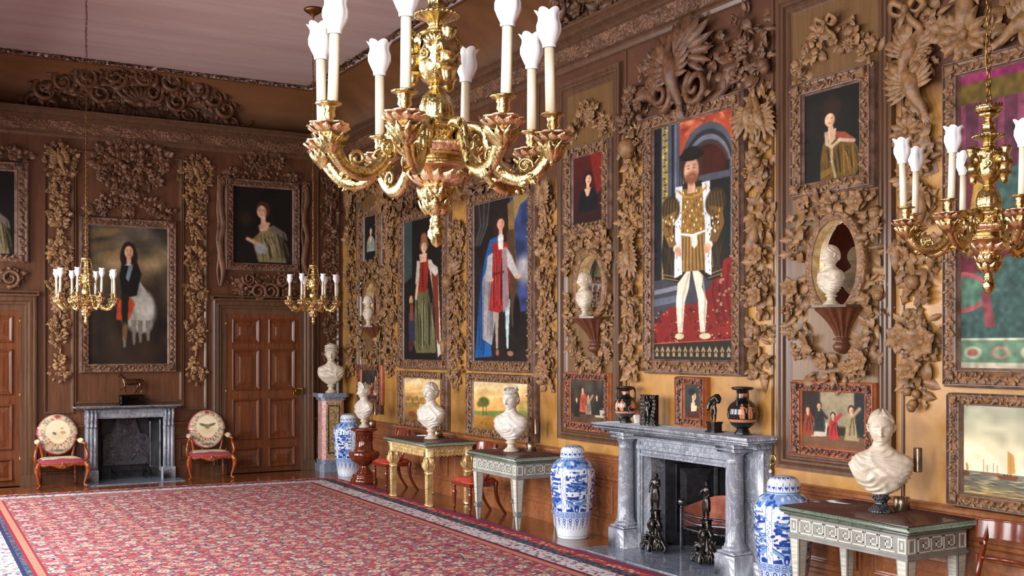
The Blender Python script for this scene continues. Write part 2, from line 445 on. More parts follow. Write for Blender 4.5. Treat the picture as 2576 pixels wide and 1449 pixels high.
def sample(sh, r):
    if sh[0] == 'e':
        a = r.random() * 2 * PI; q = math.sqrt(r.random())
        return sh[1] + sh[3] * q * math.cos(a), sh[2] + sh[4] * q * math.sin(a), 1 - q, a
    if sh[0] == 'o':   # ring
        a = r.uniform(sh[6] if len(sh) > 6 else 0, sh[7] if len(sh) > 7 else 2 * PI); e = r.uniform(-1, 1)
        return sh[1] + (sh[3] + sh[5] * e) * math.cos(a), sh[2] + (sh[4] + sh[5] * e) * math.sin(a), 1 - abs(e), a + (0 if e > 0 else PI)
    if sh[0] == 'r': return r.uniform(sh[1], sh[2]), r.uniform(sh[3], sh[4]), .5, r.random() * 6.3
    P = sh[1]; L = [math.dist(P[i], P[i + 1]) for i in range(len(P) - 1)]; q = r.random() * sum(L); i = 0
    while i < len(L) - 1 and q > L[i]: q -= L[i]; i += 1
    t = q / L[i]; e = r.uniform(-1, 1); dx = (P[i + 1][0] - P[i][0]) / L[i]; dz = (P[i + 1][1] - P[i][1]) / L[i]
    return P[i][0] + dx * q - dz * e * sh[2], P[i][1] + dz * q + dx * e * sh[2], 1 - abs(e), math.atan2(dx, -dz) + (0 if e > 0 else PI)
def area(sh):
    if sh[0] == 'e': return PI * sh[3] * sh[4]
    if sh[0] == 'o': return PI * (sh[3] + sh[4]) * 2 * sh[5] * (((sh[7] - sh[6]) / 2 / PI) if len(sh) > 6 else 1)
    if sh[0] == 'r': return abs((sh[2] - sh[1]) * (sh[4] - sh[3]))
    return sum(math.dist(sh[1][i], sh[1][i + 1]) for i in range(len(sh[1]) - 1)) * 2 * sh[2]
def carve(name, label, cat, wall, shapes, sz=.08, dens=1.7, fd=.28, extras=(), seed=1, m='carve', group=None, kinds=None, dep=.09, surf=None, base=0.0):
    """shapes and extras in wall coordinates (along the wall, height)"""
    r = random.Random(seed); cs = [sample(s, r)[:2] for s in shapes for _ in range(8)] or [(e[1], e[2]) for e in extras if e[0] != 'strap']
    u0 = sum(c[0] for c in cs) / len(cs); z0 = sum(c[1] for c in cs) / len(cs)
    loc, rz = wallm(wall, u0, z0, base)
    root = thing(name, label, cat, loc, rz, group); g = G()
    def P(u, z, y):
        if surf: return surf(u, z, y, u0, z0)
        return (u - u0, y, z - z0)
    def place(kind, u, z, size, roll, tilt=.3, y=-.03):
        y = min(y, -.012 - size * tilt * .25)
        o = link(kind, libmesh(kind, m), root, P(u, z, y), (r.uniform(-tilt, tilt), roll, r.uniform(-tilt, tilt)), (size,) * 3)
        return o
    kinds = kinds or ['flower', 'rose', 'fruit', 'daisy', 'berries', 'pod']
    for sh in shapes:
        A = area(sh)
        for _ in range(max(6, int(A / sz ** 2 * dens * 2.2))):
            u, z, c, a = sample(sh, r); s = sz * r.uniform(.7, 1.35)
            roll = PI / 2 - a + r.uniform(-1.2, 1.2)
            L = r.choice(LEAFS); y = -.006 - dep * r.random() * (.35 + .65 * c)
            g.add(tf(L, P(u, z, y), (r.uniform(-.7, .35), roll, 0), s))
        for k in range(int(A / sz ** 2 * fd)):
            u, z, c, a = sample(sh, r); place(r.choice(kinds), u, z, sz * r.uniform(.95, 1.5), r.random() * 6.3, y=-.02 - dep * (.2 + .5 * c), tilt=.18)
    for e in extras:
        if e[0] == 'stem':
            g.add(tube(spline([P(u, z, -.03) for u, z in e[1]], 5), e[2] if len(e) > 2 else .012, 6))
        elif e[0] == 'strap':
            g2 = G(); g2.add(tube(spline([P(u, z, -.058) for u, z in e[1]], 6), e[2], 8, flat=.5, up=(0, 1, 0))); mk(e[3] if len(e) > 3 else 'ribbon', g2, m, root)
        else: place(e[0], e[1], e[2], e[3], e[4] if len(e) > 4 else 0, .1, e[5] if len(e) > 5 else -.06)
    if g.n:
        if not surf:
            for a in g.v: a[:, 1] = np.minimum(a[:, 1], -.001)
        mk('foliage', g, m, root)
    return root
def drop(label, wall, px, ys, hw_px, d=.0, sz=.08, seed=1, tops=(), m='carve', cat='carving', stems=True, **k):
    """a hanging drop: clusters between successive photo heights ys (pairs) at photo column px"""
    M = RW if wall == 'R' else BW; shapes = []; ex = []; last = None
    for q in ys:
        y0, y1 = q[0], q[1]; h = q[2] if len(q) > 2 else hw_px
        u, z1 = M(px, y0); _, z0 = M(px, y1); ua = M(px - h, y0)[0]; ub = M(px + h, y0)[0]; ru = (ub - ua) / 2; u = (ua + ub) / 2
        kind = q[3] if len(q) > 3 else 'e'
        if kind == 'o':
            shapes.append(('o', u, (z0 + z1) / 2, ru * .78, (z1 - z0) / 2 * .8, ru * .28)); ex.append(('bird', u, (z0 + z1) / 2, (z1 - z0) * .42, rnd.uniform(-.6, .6)))
        elif kind == 'u':
            shapes.append(('o', u, z0 + (z1 - z0) * .55, ru * .8, (z1 - z0) * .45, ru * .26, PI, 2 * PI)); shapes.append(('e', u, z0 + (z1 - z0) * .65, ru * .4, (z1 - z0) * .3))
        else:
            zc = (z0 + z1) / 2; hh = (z1 - z0) / 2
            shapes.append(('e', u, zc + hh * .3, ru * .95, hh * .72)); shapes.append(('e', u, zc - hh * .5, ru * .5, hh * .5))
        if last and stems: ex.append(('stem', [(u, last + .03), (u + .01, (last + z1) / 2), (u, z1 - .03)], .016))
        last = z0
    return carve('carved_drop', label, cat, wall, shapes, sz, seed=seed, extras=list(ex) + [(t[0],) + M(t[1], t[2]) + tuple(t[3:]) for t in tops], m=m, **k)
# ---------------------------------------------------------------- pictures and carved frames
def border_leaves(o, i, y, m, seed=3, dens=1.0, rows=2, scl=1.0):
    g = G(); r = random.Random(seed)
    bw = ((i[0] - o[0]) + (o[1] - i[1]) + (i[2] - o[2]) + (o[3] - i[3])) / 4
    c = ((o[0] + i[0]) / 2, (o[1] + i[1]) / 2, (o[2] + i[2]) / 2, (o[3] + i[3]) / 2)
    sides = [((c[0], c[2]), (c[1], c[2])), ((c[1], c[2]), (c[1], c[3])), ((c[1], c[3]), (c[0], c[3])), ((c[0], c[3]), (c[0], c[2]))]
    s = bw * .62 * scl
    for (a, b) in sides:
        L = math.dist(a, b); n = max(3, int(L / (s * .42) * dens)); dx, dz = (b[0] - a[0]) / L, (b[1] - a[1]) / L
        ph = math.atan2(dx, dz)
        for k in range(n):
            t = (k + .5) / n * L; e = (1 if k % 2 else -1) * bw * .13
            u, z = a[0] + dx * t - dz * e, a[1] + dz * t + dx * e
            flip = 1 if (k // 2) % 2 else -1
            g.add(tf(LSM[k % 3], (u, y - .012 - .02 * r.random(), z), (r.uniform(-.4, 0), ph + flip * (.55 + r.random() * .9) + (PI if r.random() < .3 else 0), 0), s * r.uniform(.8, 1.15)))
        m2 = max(2, int(L / (bw * 1.25)))
        for k in range(m2):
            t = (k + .5) / m2 * L
            q = spiral(1.15, bw * .3, bw * .05, 10, 0, s=1 if k % 2 else -1)
            g.add(tube([(p[0] + a[0] + dx * t, y - .012, p[2] + a[1] + dz * t) for p in q], bw * .05, 5))
    for (cu, cz) in ((0, 2), (1, 2), (1, 3), (0, 3)):
        su = -1 if cu == 0 else 1; szz = -1 if cz == 2 else 1
        for k in range(9):
            ang = math.atan2(su, szz) + (k - 4) * .26
            g.add(tf(leaf(3, 5, wid=.13, curl=.15), (i[cu] + su * bw * .05, y - .03, i[cz] + szz * bw * .05), (0, ang, 0), bw * 1.12 / max(abs(math.cos(ang)), abs(math.sin(ang)), .72) * .84))
    return g
def rect_px(wall, TL, TR, BL, BR, d=0.0):
    M = RW if wall == 'R' else BW
    a, b, c, e = M(*TL, d), M(*TR, d), M(*BL, d), M(*BR, d)
    return ((a[0] + c[0]) / 2, (b[0] + e[0]) / 2, (c[1] + e[1]) / 2, (a[1] + b[1]) / 2)
def picture(label, wall, o, i, img, D=.09, m='frame', reb='rebate', name='framed_painting', cat='painting', group=None, seed=1, clabel=None, dens=1.0):
    uc, zc = (o[0] + o[1]) / 2, o[2]
    loc, rz = wallm(wall, uc, zc, .004); root = thing(name, label, cat, loc, rz, group)
    O = (o[0] - uc, o[1] - uc, 0, o[3] - zc); I = (i[0] - uc, i[1] - uc, i[2] - zc, i[3] - zc)
    g = G(); g.add(rframe(O, I, [(0, 0), (0, -D * .55), (.05, -D * .75), (.1, -D * .7), (.13, -D), (.17, -D), (.2, -D * .8), (.78, -D * .55), (.82, -D * .72), (.88, -D * .7), (.9, -D * .5), (1, -D * .3)]), 0, False)
    g.add(box(O[0] + .01, O[1] - .01, -.02, 0, .01, O[3] - .01), 0, False)
    fr = mk('frame', g, [reb], root)
    q = lambda t: tuple(O[k] * (1 - t) + I[k] * t for k in range(4))
    b = border_leaves(q(.2), q(.8), -D * .66, m, seed, dens)
    b.add(rframe(q(.19), q(.81), [(0, -D * .72), (.5, -D * .8), (1, -D * .58)]), 0, False)
    mk('carved_border', b, m, fr)
    colgrid(img, flatgrid(I[0] - .004, I[1] + .004, I[2] - .004, I[3] + .004, -D * .3), 'canvas', 'canvas', root)
    return root
# figure brushes -------------------------------------------------
def head(p, x, y, s, skin='d9b08c', hair='33231a', long=False, turn=0):
    k = 1 / p.k
    p.el(x, y - s * .15 * k, s * .72, s * .85 * k, hair, .25)
    if long: p.el(x - s * .5, y + s * .55 * k, s * .42, s * .95 * k, hair, .35); p.el(x + s * .5, y + s * .55 * k, s * .42, s * .95 * k, hair, .35)
    p.po([(x - s * .2, y + s * .4 * k), (x + s * .22, y + s * .4 * k), (x + s * .26, y + s * 1.2 * k), (x - s * .25, y + s * 1.2 * k)], skin)
    p.el(x + turn * s * .08, y + s * .08 * k, s * .46, s * .64 * k, skin, .25)
    p.el(x + s * .25, y + s * .1 * k, s * .2, s * .5 * k, '7a4a34', .8, .35)
    for e in (-1, 1):
        p.el(x + turn * s * .1 + e * s * .18, y - s * .02 * k, s * .07, s * .035 * k, '4a3022', .7, .7)
        p.el(x + turn * s * .1 + e * s * .2, y - s * .16 * k, s * .12, s * .03 * k, '5a3a26', .6, .5)
    p.el(x + turn * s * .14, y + s * .16 * k, s * .06, s * .12 * k, 'c08866', .8, .7)
    p.el(x + turn * s * .1, y + s * .36 * k, s * .14, s * .05 * k, 'a4493c', .6, .8)
def folds(p, x0, x1, y0, y1, c, n=8, al=.5, seed=1, sl=0.0):
    r = random.Random(seed)
    for _ in range(n):
        x = r.uniform(x0, x1); dx = r.uniform(-.03, .03) + sl
        p.li([(x, y0 + r.random() * (y1 - y0) * .3), (x + dx, (y0 + y1) / 2), (x + dx * 1.6, y1 - r.random() * (y1 - y0) * .2)], r.uniform(.004, .012), c, al)
def bust_fig(p, x, y, s, dress, skin='d9b08c', hair='2c1d15', trim=None, dk='1a120e', turn=0):
    k = 1 / p.k
    p.po([(x - s * 1.5, y + s * 4.2 * k), (x - s * 1.45, y + s * 2.2 * k), (x - s * .8, y + s * 1.25 * k), (x, y + s * 1.0 * k), (x + s * .85, y + s * 1.3 * k), (x + s * 1.5, y + s * 2.3 * k), (x + s * 1.6, y + s * 4.2 * k)], dress, 2)
    p.po([(x - s * .55, y + s * 1.2 * k), (x + s * .5, y + s * 1.15 * k), (x + s * .1, y + s * 2.2 * k), (x - s * .25, y + s * 2.2 * k)], skin, 2)
    folds(p, x - s * 1.2, x + s * 1.3, y + s * 2.1 * k, y + s * 4 * k, dk, 10, .5, 3)
    if trim: p.li([(x - s * .8, y + s * 1.5 * k), (x - s * .1, y + s * 2.4 * k), (x + s * .8, y + s * 1.45 * k)], s * .16, trim, .9)
    head(p, x, y, s, skin, hair, False, turn)
# ---------------------------------------------------------------- room shell
def floor_mat():
    t = NT('oak_floor'); t.pr(.16, 0, .3); tc = t.coord('Object'); sp = t.new('ShaderNodeSeparateXYZ'); t.lk(tc, sp.inputs[0])
    x = X(t, sp.outputs[0]); y = X(t, sp.outputs[1]); b = (x * 4.6).fl(); wn = t.new('ShaderNodeTexWhiteNoise', noise_dimensions='1D')
    t.put(wn.inputs['W'], b); off = X(t, wn.outputs[0])
    seg = (y * .45 + off * 7).fl(); w2 = t.new('ShaderNodeTexWhiteNoise', noise_dimensions='2D'); cb = t.new('ShaderNodeCombineXYZ')
    t.put(cb.inputs[0], b); t.put(cb.inputs[1], seg); t.lk(cb.outputs[0], w2.inputs['Vector'])
    gr = t.noise(t.coord('Object', (4, .5, 1)), 6, 6, .6, 1)
    c = t.ramp(gr, [(.3, lin('6b3a20')), (.7, lin('9a6038'))]); c = t.mix(X(t, w2.outputs[0]) * .55, c, lin('4e2815'))
    fx = (x * 4.6).mod(1.0); e = fx.lt(.025) + (y * .45 + off * 7).mod(1.0).lt(.006); c = t.mix((X(t, e.o)) * .9, c, lin('25140b'))
    t.base(c); t.bump(e * -1.0, .25, .004); return t.m
MT['floor'] = floor_mat()
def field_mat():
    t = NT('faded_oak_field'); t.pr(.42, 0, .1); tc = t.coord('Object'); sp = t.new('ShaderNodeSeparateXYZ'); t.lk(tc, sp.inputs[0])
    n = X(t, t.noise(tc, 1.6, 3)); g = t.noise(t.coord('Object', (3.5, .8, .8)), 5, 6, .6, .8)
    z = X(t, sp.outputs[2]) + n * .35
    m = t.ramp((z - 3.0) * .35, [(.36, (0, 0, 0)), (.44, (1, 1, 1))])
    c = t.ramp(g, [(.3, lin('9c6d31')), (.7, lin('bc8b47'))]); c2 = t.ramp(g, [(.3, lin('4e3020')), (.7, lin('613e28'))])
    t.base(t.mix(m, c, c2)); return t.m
MT['field'] = field_mat()
T = 0.5; YN = -19.2; XL = -7.55
g = G(); g.box(XL - .4, T, YN, 0.4, -.12, 0); struct('floor', g, 'floor')
g = G(); g.box(XL - .3, 0, YN, 0, 6.21, 6.35); struct('ceiling', g, 'plaster')
FS0, FS1, FZ = 8.66, 9.93, .98
g = G()
for (a, b, z0, z1) in ((0, FS0, 0, 6.3), (FS1, -YN, 0, 6.3), (FS0, FS1, FZ, 6.3)): g.add(box(0, T, -b, -a, z0, z1), 0, False)
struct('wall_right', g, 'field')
# end wall, with the opening of its small fireplace
a0 = BW(243, 1100, .1)[0]; a1 = BW(397, 1100, .1)[0]; BFZ = BW(300, 1052, .12)[1]
a0, a1 = -3.97, -3.02
g = G()
for (p, q, z0, z1) in ((XL, a0, 0, 6.3), (a1, T, 0, 6.3), (a0, a1, BFZ, 6.3)): g.add(box(p, q, 0, .4, z0, z1), 0, False)
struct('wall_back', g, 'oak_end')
g = G(); g.box(XL - .3, T, YN - .3, YN, 0, 6.3); struct('wall_front', g, 'oak_dark')
WY = [-2.4, -6.0, -9.6, -13.2, -16.8]; WW = 1.0; WZ = (.55, 3.9)
g = G(); ys = [0] + [q for y in WY for q in (y + WW, y - WW)] + [YN]
for k in range(0, len(ys), 2): g.add(box(XL - .3, XL, ys[k + 1], ys[k], 0, 6.3), 0, False)
for y in WY: g.add(box(XL - .3, XL, y - WW, y + WW, 0, WZ[0]), 0, False); g.add(box(XL - .3, XL, y - WW, y + WW, WZ[1], 6.3), 0, False)
struct('wall_left', g, 'oak_dark')
for k, y in enumerate(WY):
    g = G()
    for a in np.linspace(y - WW, y + WW, 5): g.add(box(XL - .2, XL - .15, a - .018, a + .018, *WZ), 0, False)
    for z in np.linspace(WZ[0], WZ[1], 7): g.add(box(XL - .2, XL - .15, y - WW, y + WW, z - .018, z + .018), 0, False)
    struct('window_%d' % (k + 1), g, 'white_strip')
def lpath(name, prof, m, sm=False, u_end=XL, s_end=-YN, back=True, right=True, kind=True):
    # a moulding following the end wall and the long wall, mitred in the corner; prof: (d, z)
    pts = ([(u_end, 0, 0, 1)] if back else []) + [(0, 0, 1, 1)] + ([(0, -s_end, 1, 0)] if right else []); V = []
    for (x, y, dx, dy) in pts:
        for d, z in prof: V.append((x - d * dx, y - d * dy, z))
    n = len(prof); F = [(c * n + k, (c + 1) * n + k, (c + 1) * n + k + 1, c * n + k + 1) for c in range(len(pts) - 1) for k in range(n - 1)]
    g = G(); g.add((np.array(V), F), 0, sm); return struct(name, g, m)
corn = lpath('trim_1', [(.0, 5.2), (.035, 5.215), (.05, 5.25), (.05, 5.275), (.075, 5.285), (.09, 5.29), (.12, 5.44), (.16, 5.455), (.16, 5.475), (.19, 5.49), (.26, 5.505), (.265, 5.53), (.3, 5.55), (.33, 5.56), (.33, 5.59), (0, 5.6)], 'oak_mould')
COVE = [(.0, 5.57), (.08, 5.80), (.28, 5.98), (.55, 6.115), (.86, 6.2)]
lpath('trim_2', COVE, 'oak_cove', True)
lpath('trim_3', [(.84, 6.17), (.865, 6.172), (.87, 6.2)], 'oak_mould')
lpath('trim_4', [(.868, 6.2), (.87, 6.188), (.96, 6.188), (.965, 6.205)], 'white_strip')
# rope of carved leaves on the ceiling edge
def leafrun(name, m, count, place, size, lib=LSM, parent=None, kind='structure', seed=2, coils=0, group=None):
    g = G(); r = random.Random(seed)
    for k in range(count):
        loc, M = place((k + r.random() * .5) / count, r); g.add(tf(lib[k % len(lib)], loc, M, size * r.uniform(.8, 1.2)))
    o = mk(name, g, m, parent)
    if parent is None: o['kind'] = kind
    return o
def along(t, d):  # point at distance d from the walls, path from the left end of the end wall to the near end of the long wall
    L1 = -XL - d; L2 = -YN - d; q = t * (L1 + L2)
    return ((XL + q, -d, 0.0) if q < L1 else (-d, -d - (q - L1), -PI / 2))
def pl_ceil(t, r):
    x, y, a = along(t, 1.01); j = r.uniform(-.028, .028)
    M = rotm(0, 0, a + r.uniform(-1, 1)) @ rotm(r.uniform(-.5, .1) - PI / 2 + .2, r.uniform(-3, 3), 0)
    return (x + j, y + j, 6.19 - r.random() * .03), M
leafrun('trim_5', 'carve2', 1500, pl_ceil, .075)
def pl_frieze(t, r):
    h = r.random(); d = .09 + .03 * h; x, y, a = along(t, d); z = 5.30 + .135 * h
    ph = math.sin(t * 220 + h * 2.5) * 1.3
    return (x, y, z), rotm(0, 0, a) @ rotm(-.15, ph + r.uniform(-.5, .5), 0)
leafrun('trim_6', 'carve2', 5200, pl_frieze, .078)
def pl_up(t, r):
    x, y, a = along(t, .215 + r.random() * .02); return (x, y, 5.49 + r.random() * .012), rotm(0, 0, a) @ rotm(-1.1, r.uniform(-1, 1), 0)
leafrun('trim_7', 'oak_mould', 1500, pl_up, .035)
# ---------------------------------------------------------------- dado, rails and skirting
def rail(name, wall, u0, u1, prof, m='oak_mould'):
    g = G(); P = [(-d, z) for d, z in prof]; L = u1 - u0
    V = [(x, y, z) for x in (0, L) for y, z in P]; n = len(P)
    F = [(k, k + n, k + n + 1, k + 1) for k in range(n - 1)] + [tuple(range(n)), tuple(range(2 * n - 1, n - 1, -1))]
    g.add((np.array(V), F), 0, False); loc, rz = wallm(wall, u0, 0)
    return struct(name, g, m, loc=loc, rot=(0, 0, rz))
RAILP = [(0, .77), (.02, .775), (.025, .80), (.04, .81), (.045, .835), (.065, .845), (.07, .87), (.05, .885), (0, .89)]
RAIL2 = [(0, .60), (.012, .605), (.03, .625), (.03, .65), (.014, .66), (.012, .675), (0, .68)]
BASEP = [(0, 0), (.035, 0), (.035, .15), (.025, .165), (.022, .19), (.01, .2), (0, .2)]
LIN = [(0, .001), (.008, .001), (.008, .775), (0, .775)]
D2 = [BW(px, 900)[0] for px in (532, 787)]; D1r = BW(91, 900)[0]; D1l = D1r - (D2[1] - D2[0])
FB = (BW(217, 1200, .13)[0] - .01, BW(436, 1200, .13)[0] + .02)     # end-wall fireplace extent
n = 8
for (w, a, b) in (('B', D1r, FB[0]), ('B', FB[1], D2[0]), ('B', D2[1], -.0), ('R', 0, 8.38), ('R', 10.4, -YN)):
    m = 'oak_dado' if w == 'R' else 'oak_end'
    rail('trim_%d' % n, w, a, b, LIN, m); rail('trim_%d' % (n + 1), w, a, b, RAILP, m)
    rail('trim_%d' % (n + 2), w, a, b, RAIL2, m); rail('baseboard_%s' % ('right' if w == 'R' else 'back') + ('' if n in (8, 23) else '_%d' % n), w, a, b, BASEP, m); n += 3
def raised(g, u0, u1, z0, z1, w=.05, D=.03, field=True, y=0.0, f=.35):
    g.add(rframe((u0, u1, z0, z1), (u0 + w, u1 - w, z0 + w, z1 - w), [(0, y), (.05, y - D * .8), (.25, y - D), (.45, y - D * .9), (.55, y - D * .55), (.8, y - D * .4), (1, y - .002)]), 0, False)
    if field:
        a = w + f * w; q = (u0 + w, u1 - w, z0 + w, z1 - w); p = (u0 + w + a, u1 - w - a, z0 + w + a, z1 - w - a)
        g.add(rframe(q, p, [(0, y - .002), (.9, y - D * .5), (1, y - D * .6)]), 0, False)
        g.add((np.array([(p[0], y - D * .6, p[2]), (p[1], y - D * .6, p[2]), (p[1], y - D * .6, p[3]), (p[0], y - D * .6, p[3])]), [(0, 1, 2, 3)]), 0, False)
g = G(); u = .25
segs = [.25 + .95 * k for k in range(9)]
for a in [0.3, 1.35, 2.3, 3.25, 4.2, 5.15, 6.1, 7.2]: raised(g, a, a + .8, .25, .57, .05, .028, y=-.008)
for a in [10.6, 11.55, 12.5, 13.45, 14.4]: raised(g, a, a + .8, .25, .57, .05, .028, y=-.008)
struct('trim_40', g, 'oak_dado', rot=(0, 0, -PI / 2))
g = G()
for a, b in ((D1r + .12, FB[0] - .08), (FB[1] + .1, D2[0] - .12), (D2[1] + .06, -.12)): raised(g, a, b, .27, .56, .045, .025, y=-.008)
struct('trim_41', g, 'oak_end')
# tall panels of the end wall
g = G()
def bpan(px0, px1, z0=1.06, z1=5.08, w=.05, D=.035): 
    a, b = BW(px0, 900)[0], BW(px1, 900)[0]; g.add(rframe((a, b, z0, z1), (a + w, b - w, z0 + w, z1 - w), [(0, 0), (.1, -D), (.35, -D), (.6, -D * .6), (.8, -D * .35), (1, 0)]), 0, False)
bpan(110, 186); bpan(187, 458, 1.2, 5.05, .045); bpan(458, 520); bpan(797, 852)
struct('trim_42', g, 'oak_mould')
# bays of the long wall: brown panels between the ochre fields
for k, (a, b) in enumerate(((.76, 1.74), (6.95, 8.12), (10.53, 11.74))):
    g = G(); g.add(box(a, b, -.012, 0, 1.03, 5.06), 1, False)
    g.add(rframe((a - .03, b + .03, 1.0, 5.1), (a + .14, b - .14, 1.17, 4.93), [(0, 0), (.02, -.05), (.2, -.05), (.3, -.03), (.36, -.045), (.48, -.045), (.55, -.02), (.62, -.02), (.68, -.034), (.78, -.034), (.9, -.016), (1, -.012)]), 0, False)
    struct('trim_%d' % (43 + k), g, ['oak_mould', 'oak_bay'], rot=(0, 0, -PI / 2))
# brown boards above and beside the big pictures, bead lines
g = G()
for a in (6.45, 8.22, 10.42, 11.84, .66): g.add(box(a - .012, a + .012, -.012, 0, .9, 5.2), 0, False)
struct('trim_46', g, 'oak_mould', rot=(0, 0, -PI / 2))
# ---------------------------------------------------------------- doors
def door(name, u0, u1, lab=None, lock=False):
    cw = (u1 - u0) * .135; top = 2.84; w0, w1, t = u0 + cw, u1 - cw, top - cw
    g = G(); V, F = rframe((u0, u1, -.5, top), (w0, w1, -.5 + cw, t), [(0, 0), (.02, -.09), (.14, -.1), (.2, -.075), (.4, -.085), (.5, -.05), (.62, -.055), (.7, -.03), (.9, -.035), (1, -.035), (1, .0)])
    V[:, 2] = np.maximum(V[:, 2], .001); g.add((V, F), 0, False)
    g.add(rframe((u0 - .03, u1 + .03, top - .02, top + .05), (u0, u1, top, top + .03), [(0, 0), (0, -.115), (1, -.12)]), 0, False)
    g.box(u0 - .012, w0 - .01, -.105, 0, .001, .17); g.box(w1 + .01, u1 + .012, -.105, 0, .001, .17)
    tr = struct(name.replace('door_', 'trim_5'), g, 'oak_mould')
    leafg = G(); leafg.box(w0, w1, -.02, .0, .012, t)
    W = w1 - w0; st = W * .075; mid = W * .12; pw = (W - 2 * st - mid) / 2
    rows = [(t - .06 - .36, t - .06), (1.47, 2.13), (.58, 1.24), (.10, .44)]
    rows = [(.09, .42), (.55, 1.22), (1.36, 2.03), (2.13, t - .09)]
    for z0, z1 in rows:
        for x in (w0 + st, w0 + st + pw + mid): raised(leafg, x, x + pw, z0, z1, .05, .035, y=-.02, f=.6)
    d = struct(name, leafg, 'door')
    if lock:
        k = G(); k.add(bbox(w1 - .13, w1 + .03, -.075, -.02, 1.27, 1.385, .006)); k.add(ell((w1 - .1, -.09, 1.33), (.018, .018, .018), 10, 8))
        mk('brass_lock', k, 'brass', d)
    h = G()
    for z in (.35, 1.3, 2.4): h.add(tube([(w0 - .005 if lock else w1 + .005, -.03, z), (w0 - .005 if lock else w1 + .005, -.03, z + .1)], .008, 6))
    mk('hinge', h, 'brass', d)
    return d
door('door_2', D2[0], D2[1], lock=True); door('door_1', D1l, D1r)
# ---------------------------------------------------------------- camera, light
cam = bpy.data.cameras.new('camera'); cam.sensor_width = 36; cam.lens = FPX * 36 / 2576; cam.shift_y = (HY - 724.5) / 2576; cam.clip_start = .05
co = bpy.data.objects.new('camera', cam); COL.objects.link(co); co.location = CP; co.rotation_euler = (PI / 2, 0, -YAW); bpy.context.scene.camera = co
def area_light(name, loc, rot, sx, sy, e, col=(1, 1, 1)):
    l = bpy.data.lights.new(name, 'AREA'); l.shape = 'RECTANGLE'; l.size = sx; l.size_y = sy; l.energy = e; l.color = col
    o = bpy.data.objects.new(name, l); COL.objects.link(o); o.location = loc; o.rotation_euler = rot; return o
for k, y in enumerate(WY):
    area_light('daylight', (XL - .32, y, (WZ[0] + WZ[1]) / 2), (0, -PI / 2 + .62, 0), WZ[1] - WZ[0], 2 * WW, 200, (1.0, .98, .965))
w = bpy.data.worlds.new('world'); bpy.context.scene.world = w; w.use_nodes = True
w.node_tree.nodes['Background'].inputs[0].default_value = (.75, .85, 1, 1); w.node_tree.nodes['Background'].inputs[1].default_value = 1.2
vs = bpy.context.scene.view_settings
vs.view_transform = 'Standard'; vs.look = 'None'; vs.gamma = 1; vs.exposure = 0.86; vs.use_curve_mapping = False
